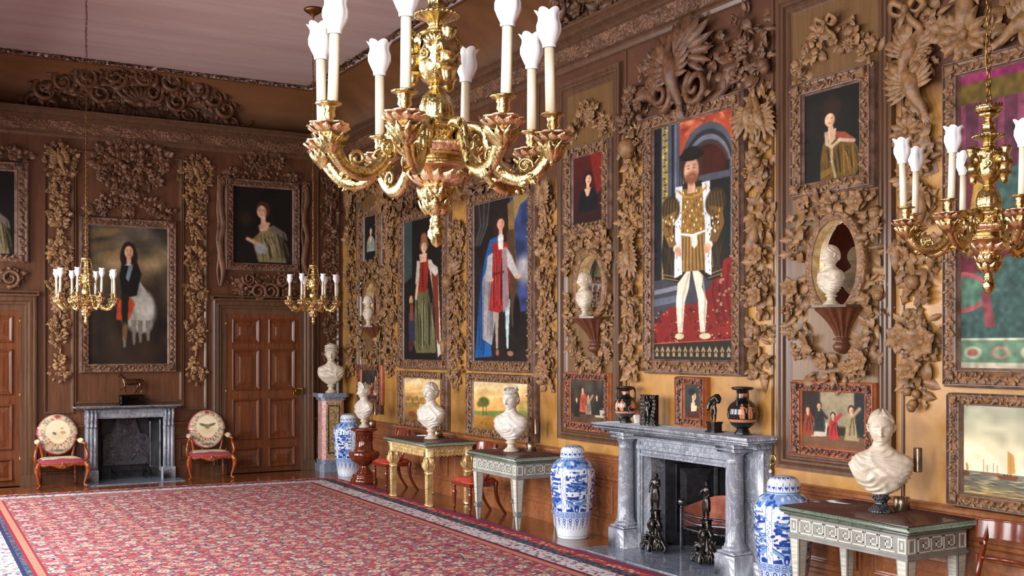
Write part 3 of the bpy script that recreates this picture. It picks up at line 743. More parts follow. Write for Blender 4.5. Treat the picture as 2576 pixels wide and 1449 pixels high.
# ---------------------------------------------------------------- paintings (colours laid with a brush on each canvas)
def pt_king():
    p = Pt(250, 590, '16171c', 5); k = 1 / p.k; r = random.Random(4)
    p.po([(.1, 0), (.2, 0), (.2, .7), (.1, .7)], '8f7f50')
    for i in range(52):
        v = .008 + i * .0135; p.el(.15 + .018 * math.sin(i * 1.9), v, .022, .005, 'd0a63c' if i % 2 else '4a5468', .5, .95); p.el(.15, v, .007, .004, '22262e', .5)
    p.li([(.1, 0), (.1, .7)], .006, '2b2e36'); p.li([(.2, 0), (.2, .7)], .006, '2b2e36')
    p.po([(.2, 0), (.34, 0), (.34, .7), (.2, .7)], '4a4f5e'); p.po([(.235, 0), (.27, 0), (.27, .7), (.235, .7)], '23262e'); p.li([(.29, 0), (.29, .7)], .008, '6c7284')
    p.po([(.34, 0), (1, 0), (1, .16), (.34, .16)], 'a4482e')
    for _ in range(60): p.el(r.uniform(.36, 1), r.uniform(0, .15), r.uniform(.01, .06), r.uniform(.004, .014), r.choice(['c4694a', '7c2c1c', 'd08a5c', '94402c']), .9, .6, r.uniform(-1, 1))
    for q, c in ((0, '4c4f58'), (.02, '2b2d33'), (.035, '6a6e7a'), (.05, '3a3c44'), (.065, '15140f')):
        p.el(.68, .2 + q, .33 - q, .17 - q * .4, c, .03); p.po([(.35 + q, .2), (1.01 - q, .2), (1.01 - q, .74), (.35 + q, .74)], c)
    p.el(.7, .2, .22, .085, '4a1a10', .4, .8); p.po([(.44, .24), (.97, .24), (.97, .27), (.44, .27)], '4a4d58', 2); p.po([(.42, .27), (.96, .27), (.96, .7), (.42, .7)], '1b1c1a', 3)
    p.po([(0, .66), (1, .62), (1, 1), (0, 1)], '3c3d45'); p.po([(0, .70), (.4, .68), (.4, .70), (0, .72)], '7a7d88'); p.po([(0, .74), (.4, .72), (.4, .75), (0, .77)], '5d6070')
    p.po([(0, .84), (.2, .775), (.55, .765), (.72, .7), (.85, .6), (1, .58), (1, 1), (0, 1)], '7a201a', 2)
    for _ in range(30): x, y = r.random(), r.uniform(.78, .93); p.po([(x, y - .012), (x + .03, y), (x, y + .012), (x - .03, y)], r.choice(['40161a', '9a3024', '561812']), 1, .8)
    for _ in range(70): p.el(r.random(), r.uniform(.79, .93), .010, .0028, r.choice(['2a1512', 'c9b184', '1c2430', '30130f', 'b08a5c']), .6, .9, r.uniform(-.8, .8))
    for x in (.78, .86, .94): p.li([(x, .62), (x - .03, .72), (x + .03, .84)], .012, '4e1412', .6)
    for _ in range(14): p.el(r.uniform(.78, 1), r.uniform(.62, .8), .018, .006, 'b9a884', .4, .6, r.uniform(-1, 1))
    p.po([(0, .93), (1, .915), (1, 1), (0, 1)], '2b211a'); p.li([(0, .93), (1, .915)], .006, 'a04a38')
    for i in range(14): u = .04 + i * .075; p.po([(u - .03, .965), (u, .94), (u + .03, .965), (u + .012, .965), (u + .02, .985), (u - .02, .985), (u - .012, .965)], 'a09468', 1, .9); p.el(u, .965, .008, .006, '5a2018', .5)
    for x, x2 in ((.41, .35), (.57, .63)):
        p.po([(x - .075, .62), (x + .075, .62), (x + .05, .70), (x2 + .058, .76), (x2 + .045, .82), (x2 + .03, .885), (x2 - .03, .885), (x2 - .05, .8), (x2 - .055, .75)], 'd6ceb8', 2)
        p.li([(x + .05, .64), (x2 + .03, .74), (x2 + .025, .86)], .010, 'a59c84', .7); p.el(x2 - .01, .755, .03, .04, 'e6dfcb', .8, .7)
    p.el(.34, .9, .06, .013, 'cbbf98', .3); p.el(.66, .9, .07, .013, 'cbbf98', .3)
    p.po([(.2, .33), (.34, .27), (.5, .25), (.68, .27), (.82, .33), (.88, .45), (.9, .56), (.84, .665), (.7, .675), (.5, .6), (.32, .675), (.14, .655), (.1, .55), (.14, .43)], '241d14', 2)
    for q in range(10): p.li([(.15 + r.random() * .15, .52), (.13 + r.random() * .17, .65)], .006, '3c3222', .7); p.li([(.72 + r.random() * .15, .52), (.72 + r.random() * .14, .65)], .006, '3c3222', .7)
    for v in (.635, .65): p.li([(.13, v), (.32, v + .015)], .005, '94824c', .8); p.li([(.7, v + .015), (.86, v)], .005, '94824c', .8)
    p.po([(.35, .285), (.65, .285), (.69, .38), (.67, .475), (.34, .475), (.32, .38)], '87642f', 2); p.po([(.32, .48), (.69, .48), (.74, .60), (.71, .63), (.3, .63), (.27, .60)], '8a6838', 2)
    for i in range(11): x = .31 + i * .039; p.li([(x, .49), (.28 + i * .046, .625)], .006, '52391b', .9); p.li([(x + .014, .49), (.297 + i * .046, .62)], .004, 'b08c50', .7)
    for i in range(9):
        for j in range(5): u = .39 + j * .055 + (.027 if i % 2 else 0); p.el(u, .30 + i * .02, .008, .0062, ['e6dcc0', 'b98a34', '5e4019'][(i + j) % 3], .5, .95)
    p.po([(.29, .27), (.38, .27), (.36, .45), (.375, .64), (.27, .655), (.28, .45)], 'd2d6d8', 3); p.po([(.62, .27), (.72, .27), (.73, .45), (.74, .655), (.66, .64), (.66, .45)], 'd2d6d8', 3)
    for i in range(40): s_ = r.choice((0, 1)); p.el((.325 if s_ == 0 else .69) + r.uniform(-.035, .035), r.uniform(.28, .64), .005, .0045, '383c46', .6, .9)
    for s in (-1, 1):
        c = .505; p.el(c + s * .28, .36, .12, .058, '3b2e1a', .2, 1, s * .3); p.po([(c + s * .2, .37), (c + s * .36, .385), (c + s * .385, .45), (c + s * .30, .52), (c + s * .2, .525), (c + s * .25, .45)], '75562b' if s < 0 else '664a26', 2)
        for i in range(5): p.li([(c + s * (.2 + i * .035), .32), (c + s * (.2 + i * .042), .395)], .004, '8f7238', .5)
        for i in range(24): p.el(c + s * r.uniform(.23, .35), r.uniform(.39, .5), .009, .006, r.choice(['e4deca', 'b98638', '33260f']), .6, .9)
        p.el(c + s * .2, .53, .048, .017, 'e2d8c0', .3); p.el(c + s * .185, .54, .042, .018, 'cfa084', .3)
        for q in range(4): p.li([(c + s * (.16 + q * .016), .54), (c + s * (.155 + q * .016), .56)], .009, 'c4957a')
    p.li([(.34, .47), (.5, .482), (.68, .47)], .012, 'd8d3c2'); p.po([(.48, .478), (.56, .478), (.57, .52), (.53, .54), (.49, .52)], 'd8d3c2', 1); p.li([(.5, .49), (.49, .53)], .004, '9a9484')
    head(p, .49, .205, .2, 'd0a184', '3a281c'); p.el(.49, .245, .08, .026, '6b4028', .6, .85); p.el(.49, .238, .03, .005, 'a05046', .6)
    p.el(.49, .15, .155, .022, '17140f', .25); p.el(.49, .135, .11, .022, '1d1913', .3)
    p.li([(.33, .29), (.4, .315), (.5, .325), (.6, .315), (.68, .29)], .010, 'b08436')
    return p.done()
def pt_rider():
    p = Pt(140, 240, '1e1812', 3); p.grad('3f3c36', '6a5a40', 0, .25); p.grad('6a5a40', '2a211a', .25, .6); p.grad('2a211a', '241a12', .6, 1); p.nz(.5, 6)
    for u, v, c in ((.2, .05, '8f6c3a'), (.35, .2, '8a6a44'), (.12, .15, '6b5236'), (.7, .12, '3a352f')): p.el(u, v, .22, .03, c, .9, .6, -.2)
    p.el(.62, .62, .22, .14, '8d8980', .35); p.el(.7, .58, .12, .11, 'a8a59c', .4); p.po([(.55, .44), (.64, .4), (.72, .46), (.72, .6), (.58, .6)], 'a19d94', 2); p.el(.6, .45, .06, .07, '8f8b83', .3)
    p.el(.68, .72, .12, .05, 'b5b2a8', .5, .7)
    for x, y in ((.56, .86), (.64, .84), (.74, .83), (.44, .88)): p.po([(x - .03, .68), (x + .04, .68), (x + .02, y), (x - .01, y)], '6f6b62', 2)
    p.po([(.36, .54), (.5, .5), (.58, .56), (.5, .68), (.34, .68)], 'a8401f', 2); p.po([(.42, .24), (.58, .22), (.66, .34), (.6, .5), (.42, .52), (.38, .36)], '12100f', 2)
    p.po([(.5, .27), (.56, .27), (.5, .4), (.46, .38)], '8fa6b4', 1, .7); p.po([(.4, .48), (.5, .5), (.48, .74), (.42, .78)], '1a1512', 2); p.el(.45, .76, .03, .06, '6a4a2c', .5)
    p.po([(.42, .24), (.58, .235), (.56, .28), (.45, .285)], 'b8b4a8'); head(p, .5, .18, .12, 'c89b7c', '241711', True); return p.done()
def pt_lady(bg='171210', sh=0, seed=2):
    p = Pt(100, 130, bg, seed); p.el(.2, .42, .1, .08, '3a2a1c', .9, .7)
    p.po([(.42, .98), (.36, .8), (.3, .7), (.42, .6), (.5, .52), (.66, .5), (.8, .66), (.9, .98)], '7c7150', 2); p.po([(.66, .48), (.88, .58), (.92, .68), (.8, .66), (.6, .56)], '665c54', 2)
    folds(p, .45, .85, .58, .98, '332c1c', 14, .7, 2, .05); folds(p, .45, .85, .58, .95, 'a79b74', 7, .5, 4, .05)
    p.el(.46, .8, .1, .07, '9aa0a6', .5, .9); p.li([(.24, .68), (.4, .74)], .03, 'c49a7e'); p.po([(.42, .5), (.5, .44), (.62, .46), (.56, .56), (.44, .58)], 'cda486', 2)
    head(p, .5, .31, .17, 'd2a88a', '3a271c', turn=-2); return p.done()
def pt_court():
    p = Pt(120, 300, '171310', 8); p.po([(0, 0), (.22, 0), (.22, .4), (0, .45)], '35423f', 3); p.po([(.8, .42), (1, .4), (1, 1), (.85, 1)], '2c1c14', 3)
    p.po([(.3, .5), (.62, .5), (.86, .9), (.8, .95), (.32, .95), (.26, .88)], '5d5a3a', 2); folds(p, .32, .8, .52, .94, '24241a', 26, .7, 3, .02); folds(p, .35, .75, .52, .92, '97936a', 14, .5, 7, .02)
    p.po([(.62, .3), (.86, .36), (.95, .95), (.86, .98), (.78, .6)], 'b9b2a2', 2); p.po([(.7, .38), (.86, .4), (.9, .9), (.84, .86)], '6a2a1c', 2)
    p.po([(.34, .3), (.64, .29), (.62, .46), (.58, .52), (.4, .52)], '85241b', 2); p.po([(.34, .29), (.42, .3), (.4, .44), (.3, .46)], 'b4ad9c', 2); p.po([(.62, .3), (.7, .3), (.86, .4), (.8, .42), (.64, .36)], 'bcb6a6', 2)
    for i in range(9): p.el(.49, .32 + i * .02, .022, .006, '2a221e', .5)
    p.li([(.36, .45), (.32, .56)], .03, 'c9a184'); p.po([(.4, .25), (.6, .25), (.58, .31), (.42, .31)], 'c9a184', 2)
    head(p, .52, .2, .15, 'd0a98e', '7c4b2c'); p.el(.52, .14, .08, .035, '8a5a34', .5)
    p.po([(.12, .66), (.28, .66), (.3, .86), (.14, .88)], '2a2f44', 2); p.po([(.16, .6), (.24, .6), (.24, .72), (.16, .72)], '7c3a2a', 2); head(p, .19, .56, .06, 'c9a288', '9a7a4c', True); p.po([(.12, .86), (.26, .86), (.22, .94), (.14, .94)], '46202a', 2)
    return p.done()
def pt_robe():
    p = Pt(150, 400, '1c1512', 9); p.po([(.66, 0), (.9, 0), (1, .05), (1, .7), (.72, .7)], '2e3a63', 2); p.el(.9, .45, .16, .08, '8d8a8c', .8); p.nz(.3, 9)
    p.po([(.62, .04), (.72, .02), (.78, .5), (.72, .62), (.66, .4)], '7a5c34', 2); p.po([(.6, .2), (.74, .2), (.8, .72), (.7, .8)], '4a3422', 3)
    p.po([(.72, 0), (1.0, -.02), (.98, .03), (.84, .06), (.74, .16)], '8a7340', 2)
    for i in range(6): p.li([(.04 + i * .05, .0), (.1 + i * .03, .14), (.02 + i * .02, .26)], .016, '4a4444' if i % 2 else '2a2626', .8)
    p.po([(.3, .24), (.46, .22), (.4, .5), (.3, .8), (.34, .97), (.02, .98), (.1, .6), (.2, .36)], '19508c', 2); folds(p, .06, .34, .4, .97, '0c2c5a', 12, .7, 4)
    p.po([(.3, .34), (.44, .3), (.42, .7), (.34, .9), (.16, .86), (.16, .5)], '8e8a8c', 2); folds(p, .18, .4, .4, .86, '5a575c', 10, .6, 5)
    for x, c in ((.43, '9a8a78'), (.62, 'a9bcc0')): p.po([(x - .045, .62), (x + .05, .62), (x + .025, .8), (x + .02, .92), (x - .015, .92), (x - .03, .8)], c, 2)
    p.el(.44, .945, .03, .02, '8a5c44', .4); p.el(.67, .95, .055, .016, '9a6a50', .4, 1, .2)
    p.po([(.34, .26), (.62, .27), (.66, .5), (.64, .66), (.48, .7), (.28, .68), (.34, .48)], '8a2220', 2); folds(p, .32, .62, .3, .68, '4a0e10', 14, .7, 6); folds(p, .32, .6, .3, .68, 'b84a48', 7, .5, 8)
    p.po([(.52, .3), (.6, .3), (.66, .68), (.54, .7)], '8d8a8e', 2, .8); p.li([(.34, .46), (.54, .45)], .02, '6a1414')
    p.po([(.26, .34), (.36, .32), (.34, .5), (.22, .5)], 'aaa6a4', 2); p.po([(.6, .3), (.7, .36), (.82, .48), (.76, .5), (.62, .42)], 'aaa6a4', 2); p.el(.8, .49, .05, .012, 'c49078', .4); p.el(.34, .49, .03, .012, 'c49078', .4)
    p.po([(.44, .2), (.56, .2), (.54, .31), (.46, .31)], 'cfcabf', 2); head(p, .5, .15, .14, 'cf9c80', '2c1a12', True); p.el(.78, .72, .06, .12, '0f0d0c', .4)
    return p.done()
def pt_red(): 
    p = Pt(80, 150, '3c1512', 4); p.grad('4c1613', '240f0d', 0, 1); p.po([(.55, 0), (1, 0), (1, .5), (.8, .6)], '7a1e14', 4, .8); bust_fig(p, .5, .36, .21, '121014', 'd8ab8a', '20140f', None, '060505', 1); return p.done()
def pt_fur():
    p = Pt(140, 230, '14130f', 6); p.el(.35, .3, .4, .3, '241f17', .9, .6); p.el(.5, .2, .16, .11, '2a1c12', .4)
    p.po([(.3, 1), (.3, .78), (.34, .6), (.44, .5), (.6, .48), (.8, .56), (.95, .7), (.98, .9), (.9, 1)], '5e4419', 3)
    folds(p, .4, .92, .62, .98, '241806', 16, .7, 3, .04); folds(p, .42, .9, .62, .98, '9a7628', 8, .5, 5, .04)
    p.po([(.56, .48), (.72, .5), (.9, .6), (.86, .66), (.6, .58)], '8a4434', 3)
    p.po([(.42, .46), (.58, .44), (.56, .56), (.46, .62)], 'd4ac8c', 2)
    p.li([(.4, .48), (.42, .6), (.5, .64), (.64, .58), (.88, .62)], .03, 'bfb090', .85); p.li([(.5, .66), (.5, .8), (.56, .98)], .025, 'a99a74', .8)
    p.po([(.3, .9), (.5, .86), (.52, .92), (.3, .98)], '7a5a22', 2)
    head(p, .48, .33, .19, 'd8b08e', '2a1c12', False, -1); return p.done()
def pt_grey():
    p = Pt(60, 120, '1a1a1a', 6); bust_fig(p, .52, .34, .22, '8a8f84', 'cfa98e', '33231c', None, '4c5048', 1); return p.done()
def pt_profile():
    p = Pt(80, 120, '2e3a35', 6); bust_fig(p, .5, .34, .26, '4a2622', 'd9b494', '4a2a1c', None, '1c0f0d', 2); p.el(.4, .22, .2, .1, '24201f', .4); p.po([(.36, .62), (.72, .62), (.68, .78), (.38, .8)], 'd6c09c', 2); return p.done()
def pt_scene(kind):
    p = Pt(130, 105, '2a211a', kind + 3); r = random.Random(kind)
    if kind == 2: p.po([(.3, 0), (.85, 0), (.85, .6), (.3, .62)], '8d8166', 8); p.po([(0, .78), (1, .75), (1, 1), (0, 1)], '6a4a34', 2); p.po([(.82, 0), (1, 0), (1, .8), (.82, .7)], '222428', 3)
    else: p.grad('3a342b', '1d1611', 0, 1); p.po([(0, .8), (1, .78), (1, 1), (0, 1)], '4a3524', 2); p.nz(.4, 6)
    figs = {2: [(.1, .3, '8d3a26', 1), (.28, .22, '2a2c2c', 1), (.5, .38, 'a82c2c', .9), (.78, .26, '9c8c64', 1.15)],
            1: [(.18, .42, '1c1918', .9), (.36, .2, 'b04a30', 1.1), (.52, .34, '93806a', .9), (.76, .34, '1f1d1c', .9)],
            0: [(.25, .4, '6a5a44', .9), (.62, .42, '9c2f22', .9), (.85, .2, '8a7a5a', 1.1)]}[kind]
    p.po([(.12, .58), (.42, .56), (.4, .8), (.16, .82)], 'b9ad98', 1) if kind == 2 else p.po([(.7, .68), (.98, .66), (.96, .84), (.72, .84)], 'aaa492', 1)
    for x, y, c, s in figs:
        p.po([(x - .05 * s, y + .1), (x + .05 * s, y + .1), (x + .1 * s, y + .5 * s), (x - .09 * s, y + .5 * s)], c, 2); p.li([(x + .03, y + .14), (x + .12, y + .02 if x > .4 else y + .25)], .025, c)
        head(p, x, y + .05, .065 * s, 'cfa07e', '3c281c'); folds(p, x - .06, x + .06, y + .15, y + .45 * s, '1a1412', 4, .5, kind)
    return p.done()
def pt_land(kind):
    p = Pt(160, 130 if kind else 150, 'd9b264', kind + 11)
    p.grad('d2bd92', 'dcae68', 0, .3); p.grad('dcae68', 'cf9450', .3, .62); p.grad('a87a40', '7d5328', .62, 1); p.nz(.15, 5)
    for i, (u, v) in enumerate(((.2, .12), (.6, .1), (.8, .24), (.4, .3))): p.el(u, v, .3, .03, 'ecd2a0', .9, .5, -.15)
    if kind == 0:
        p.el(.62, .25, .12, .1, 'f8e6a8', .9, .7); p.po([(0, .6), (.5, .56), (1, .6), (1, .66), (0, .7)], '8a7038', 3)
        for i in range(9): p.el(.05 + i * .06, .52 - .02 * (i % 3), .03, .06, '6a5a2c' if i % 2 else '8a6a34', .7, .8)
        p.el(.22, .86, .1, .07, '5c3418', .7, .7); p.po([(.42, .6), (.62, .6), (.55, 1), (.35, 1)], 'f0cf7c', 5, .7)
    else:
        p.po([(0, .64), (.3, .6), (1, .5), (1, .68), (0, .72)], '6c7a3c', 3); p.grad('a5762c', '7a5420', .72, 1)
        p.el(.2, .42, .1, .1, '4a5224', .5); p.el(.12, .48, .06, .06, '55602c', .6); p.li([(.18, .5), (.18, .7)], .008, '4a3a1c'); p.li([(.24, .5), (.24, .68)], .006, '4a3a1c')
        for i in range(16): p.el(.1 + (i * .61803 % .8), .82 + .06 * ((i * .37) % 1), .018, .008, '4a2a16' if i % 3 else 'b9602c', .6, .9)
        p.po([(.7, .42), (1, .3), (1, .56), (.7, .56)], 'a5964c', 6, .6)
    return p.done()
def pt_sea():
    p = Pt(520, 260, 'c9c0a2', 12); p.grad('a9ab94', 'cfc7a4', 0, .4); p.grad('cfc7a4', 'ddd3b4', .4, .74); p.grad('76756a', '5c5a50', .74, .86); p.grad('5c5a50', 'a3854c', .86, 1); p.nz(.10, 14)
    r = random.Random(2)
    for _ in range(150): u, v = r.uniform(0, .4), r.uniform(.76, .99); p.el(u, v, .02, .006, r.choice(['3c3c38', '8c8464', 'b8a878', '4a4a44', 'c9b880']), .8, .6, r.uniform(-.3, .3))
    for u, s_ in ((.012, .35), (.18, 1.0), (.31, .5)):
        p.po([(u, .74 - .26 * s_), (u + .026 * s_, .74 - .21 * s_), (u + .032 * s_, .74 - .02 * s_), (u + .001, .745)], 'b98a4a', 1); p.li([(u + .012 * s_, .74 - .2 * s_), (u + .014 * s_, .74)], .0012, '8a6234', .6)
        p.po([(u - .045 * s_, .76), (u + .045 * s_, .75), (u + .035 * s_, .80), (u - .03 * s_, .80)], '6a3c26', 1)
        for k in range(3): p.el(u + (k - 1) * .012 * s_, .75, .003, .012 * s_, '2c2018', .5, .8)
    for u, h in ((.085, .14), (.10, .08), (.125, .11), (.14, .09)): p.li([(u, .74 - h), (u, .745)], .0012, '7a6448', .8)
    p.po([(.07, .745), (.15, .735), (.145, .765), (.075, .765)], '7c5038', 1, .8); return p.done()
def pt_green():
    p = Pt(420, 420, '36504a', 13); p.nz(.12, 90)
    for u in np.linspace(0, .6, 120): p.li([(u, .0), (u, .33)], .003, '641a36' if int(u * 40) % 3 else '983256', .65)
    p.po([(0, 0), (1, 0), (1, .03), (0, .03)], '7c2850'); p.po([(0, .03), (1, .03), (1, .1), (0, .1)], '5c4a1c', 1)
    p.po([(.0, .33), (.12, .3), (.2, .62), (0, .7)], '5a1f2a', 4)
    p.po([(.06, .34), (.1, .34), (.1, .52), (.03, .52)], '9c7c3a', 1)
    p.po([(.2, .2), (.6, .12), (.6, .4), (.26, .4)], '1a2620', 6, .8)
    for q, c in ((.0, '8a4a4c'), (.018, '4a6a58')): p.el(.0, .74, .12 - q, .07 - q, c, .06)
    p.po([(.085, .74), (.115, .74), (.14, .86), (.1, .86)], '7c3c40', 1)
    p.po([(0, .9), (1, .9), (1, 1), (0, 1)], '5d7a62', 1)
    for i in range(9): p.el(.05 + i * .11, .945, .035, .022, 'a87c6c' if i % 2 else 'b0b294', .3, .8); p.el(.05 + i * .11, .945, .02, .012, '5d7a62' if i % 2 else '9a5a4c', .4)
    p.po([(0, .978), (1, .978), (1, 1), (0, 1)], 'b0a890', 1); p.li([(.0, .9), (1, .9)], .004, 'b5b79c'); p.nz(.2, 60); return p.done()
# ---------------------------------------------------------------- hanging them
def hang(label, wall, o4, i4, img, **k):
    o = rect_px(wall, *o4, d=.05); i = rect_px(wall, *i4, d=.04); return picture(label, wall, o, i, img, **k)
hang('tall portrait of a standing man in fur-lined coat and gold tunic, above the marble fireplace', 'R', ((1624, 300), (1873, 222), (1625, 940), (1873, 946)), ((1644, 327), (1844, 272), (1646, 904), (1844, 906)), pt_king(), D=.1)
hang('dark equestrian painting of an armoured rider on a pale horse', 'B', ((202, 542), (445, 558), (199, 937), (442, 937)), ((225, 566), (422, 577), (224, 914), (420, 916)), pt_rider(), m='carve2')
hang('dark portrait of a lady in profile above the far panelled door', 'B', ((565, 447), (754, 459), (566, 678), (754, 686)), ((587, 468), (736, 478), (589, 660), (735, 665)), pt_lady(), m='carve2', seed=4)
a = rect_px('B', (-120, 400), (73, 405), (-120, 655), (73, 660), d=.05); b = rect_px('B', (-90, 425), (36, 430), (-90, 640), (36, 641), d=.04)
picture('dark portrait above the left panelled door, cut by the left edge', 'B', a, b, pt_lady('120f0d', seed=9), m='carve2', seed=5)
hang('tall portrait of a lady in red bodice and green skirt with a child', 'R', ((1005, 548), (1130, 519), (1007, 925), (1128, 932)), ((1016, 560), (1115, 539), (1015, 904), (1113, 905)), pt_court(), seed=6)
hang('tall portrait of a man in red coat and trailing blue cloak', 'R', ((1178.5, 496), (1346, 459), (1180, 932), (1347, 939)), ((1193, 517), (1331, 485), (1190.5, 907.5), (1329.5, 909)), pt_robe(), seed=7)
hang('small portrait of a woman in black against a red curtain', 'R', ((1419, 380), (1537, 345), (1424, 593), (1542, 577)), ((1440, 401), (1514, 380), (1442, 565), (1516, 552)), pt_red(), seed=8)
hang('portrait of a dark-haired lady in a fur-trimmed golden gown', 'R', ((1990, 216), (2199, 155), (1996, 501), (2201, 471)), ((2020, 244), (2162, 205), (2024, 462), (2163.5, 436)), pt_fur(), seed=9)
hang('narrow portrait of a lady in pale grey, nearest the room corner', 'R', ((901, 528), (962, 513), (904, 677), (963, 668)), ((916, 549), (946, 539), (916.5, 657), (945, 651)), pt_grey(), seed=10)
hang('small scene with figures below the farthest oval mirror', 'R', ((898, 916), (960, 919), (899, 1011), (961, 1022)), ((908, 930), (949, 932), (908, 1002), (948, 1007)), pt_scene(0), m='frame_red', reb='rebate_red', seed=11, D=.07)
hang('small dark scene of a red-coated man and a white horse, left of the fireplace', 'R', ((1420, 935), (1538, 939), (1422, 1081), (1535, 1090)), ((1433, 953.6), (1519, 959), (1434, 1062), (1520, 1067)), pt_scene(1), m='frame_red', reb='rebate_red', seed=12, D=.07)
hang('scene of a seated man in red with three standing figures, behind the large bust', 'R', ((1989.5, 956.5), (2203, 963), (1993, 1143), (2203, 1166)), ((2015, 985), (2174, 989), (2015, 1117), (2174, 1136)), pt_scene(2), m='frame_red', reb='rebate_red', seed=13, D=.07)
hang('golden river landscape behind the bust on the gilt table', 'R', ((1003, 935), (1126, 936), (1004, 1066), (1125, 1083)), ((1017, 950), (1110, 954.6), (1016, 1054), (1108, 1065)), pt_land(0), seed=14)
hang('golden landscape with a tall dark tree, behind the grey fret table', 'R', ((1177, 940), (1348, 943), (1176, 1090), (1347, 1113.6)), ((1191, 959.5), (1330, 967), (1191, 1077), (1328, 1095)), pt_land(1), seed=15)
hang('small profile portrait of a woman standing on the marble mantelpiece', 'R', ((1700, 949), (1779, 947), (1701, 1070), (1775, 1078)), ((1721, 969), (1763, 969), (1721, 1050), (1762, 1052)), pt_profile(), m='frame_red', reb='rebate_red', seed=16, D=.08)
q = RW(2380, 973, .05)[0]; zb, zt = RW(2380.5, 973, .05)[1], RW(2376, 164, .05)[1]; qi = RW(2417, 930, .04)[0]
picture('very large painting with crimson curtain over a green carpet, at the right edge', 'R', (q, q + 2.3, zb, zt), (qi, q + 2.3 - (qi - q), RW(2423, 925, .04)[1], RW(2417, 195, .04)[1]), pt_green(), seed=17, D=.11)
q = RW(2390, 1100, .05)[0]; zt, zb = RW(2389, 987.5, .05)[1], RW(2391, 1270, .05)[1]; qi = RW(2424, 1100, .04)[0]
picture('pale seascape with a sailing boat, below the very large painting', 'R', (q, q + 2.2, zb, zt), (qi, q + 2.2 - (qi - q), RW(2424, 1238, .04)[1], RW(2424, 1018.6, .04)[1]), pt_sea(), seed=18, D=.11)
# ---------------------------------------------------------------- carved limewood on the walls
def W_(pts, w='R', d=.02): return [(RW if w == 'R' else BW)(x, y, d) for x, y in pts]
def seg(pts, hw, w='R'): return ('l', W_(pts, w), hw)
def elp(cx, cy, rx, ry, w='R'):
    M = RW if w == 'R' else BW; a, b = M(cx - rx, cy)[0], M(cx + rx, cy)[0]; return ('e', (a + b) / 2, M(cx, cy)[1], (b - a) / 2, abs(M(cx, cy - ry)[1] - M(cx, cy + ry)[1]) / 2)
def ex(kind, px, py, s, roll=0, w='R', y=-.06): return (kind,) + (RW if w == 'R' else BW)(px, py) + (s, roll, y)
# end wall drops
drop('pale carved drop left of the equestrian painting, oval bird wreath on top, swag below', 'B', 150, [(363, 450, 38, 'o'), (452, 515, 30), (515, 585, 30), (600, 690, 30), (694, 785, 28), (795, 872, 28), (886, 960, 25, 'u')], 30, sz=.075, seed=11, fd=.34)
drop('pale carved drop between the equestrian painting and the far door', 'B', 491, [(398, 476, 37, 'o'), (477, 540, 28), (540, 603, 28), (618, 700, 28), (710, 788, 27), (800, 878, 25), (892, 966, 22, 'u')], 28, sz=.075, seed=12, fd=.34)
drop('carved drop behind the small marble bust in the room corner', 'B', 829, [(440, 492, 20), (495, 545, 20, 'o'), (556, 635, 18), (640, 700, 18), (712, 790, 18), (800, 865, 16), (872, 930, 14)], 18, sz=.07, seed=13, fd=.3, m='carve2')
carve('carved_overmantel', 'broad carved bouquet of flowers and leaves high above the equestrian painting', 'carving', 'B', [elp(328, 405, 100, 48, 'B'), seg([(250, 440), (290, 460), (350, 470), (420, 455)], .05, 'B')], .10, 1.5, .45, seed=21, m='carve2',
      extras=[ex('rose', 253, 445, .15, w='B'), ex('flower', 300, 425, .17, w='B'), ex('fruit', 355, 385, .16, w='B'), ex('flower', 390, 382, .15, w='B'), ex('flower', 320, 395, .16, w='B'), ex('rose', 410, 428, .13, w='B')])
carve('carved_garland', 'carved garland of flowers arching over the top of the equestrian painting', 'carving', 'B', [seg([(215, 530), (250, 515), (290, 488), (320, 478), (355, 500), (400, 530), (440, 548)], .075, 'B'), elp(265, 525, 22, 14, 'B'), elp(325, 522, 18, 22, 'B')], .08, 1.6, .45, seed=22, m='carve2',
      extras=[ex('rose', 325, 530, .16, w='B'), ex('fruit', 345, 495, .12, w='B'), ex('berries', 260, 530, .13, w='B')])
c = BW(663, 404)
carve('carved_crest', 'carved crest with a small oval flower wreath above the lady in profile', 'carving', 'B', [('o', c[0], c[1], .10, .145, .035), elp(625, 400, 16, 16, 'B'), elp(700, 405, 18, 16, 'B'), seg([(560, 440), (590, 432), (612, 440)], .045, 'B'), seg([(715, 450), (740, 448), (765, 455)], .045, 'B'), seg([(622, 430), (645, 444), (672, 438), (700, 445)], .03, 'B')], .07, 1.7, .4, seed=23, m='carve2',
      extras=[ex('flower', 700, 404, .13, w='B'), ex('ribbon', 638, 415, .16, w='B'), ex('flower', 735, 447, .12, w='B'), ex('rose', 592, 428, .12, w='B')])
carve('carved_apron', 'carved scrolls and flowers between the dark lady portrait and the far door', 'carving', 'B', [seg([(572, 700), (600, 712), (640, 700), (700, 708), (745, 700)], .04, 'B'), elp(607, 735, 20, 14, 'B'), elp(718, 735, 20, 14, 'B')], .07, 1.5, .3, seed=24, m='carve2',
      extras=[ex('scroll', 646, 733, .26, .3, w='B'), ex('scroll', 676, 733, .26, -.8, w='B'), ex('rose', 608, 735, .15, w='B'), ex('flower', 718, 738, .15, w='B'), ex('scroll', 622, 702, .2, 2, w='B'), ex('scroll', 705, 705, .2, 1, w='B')])
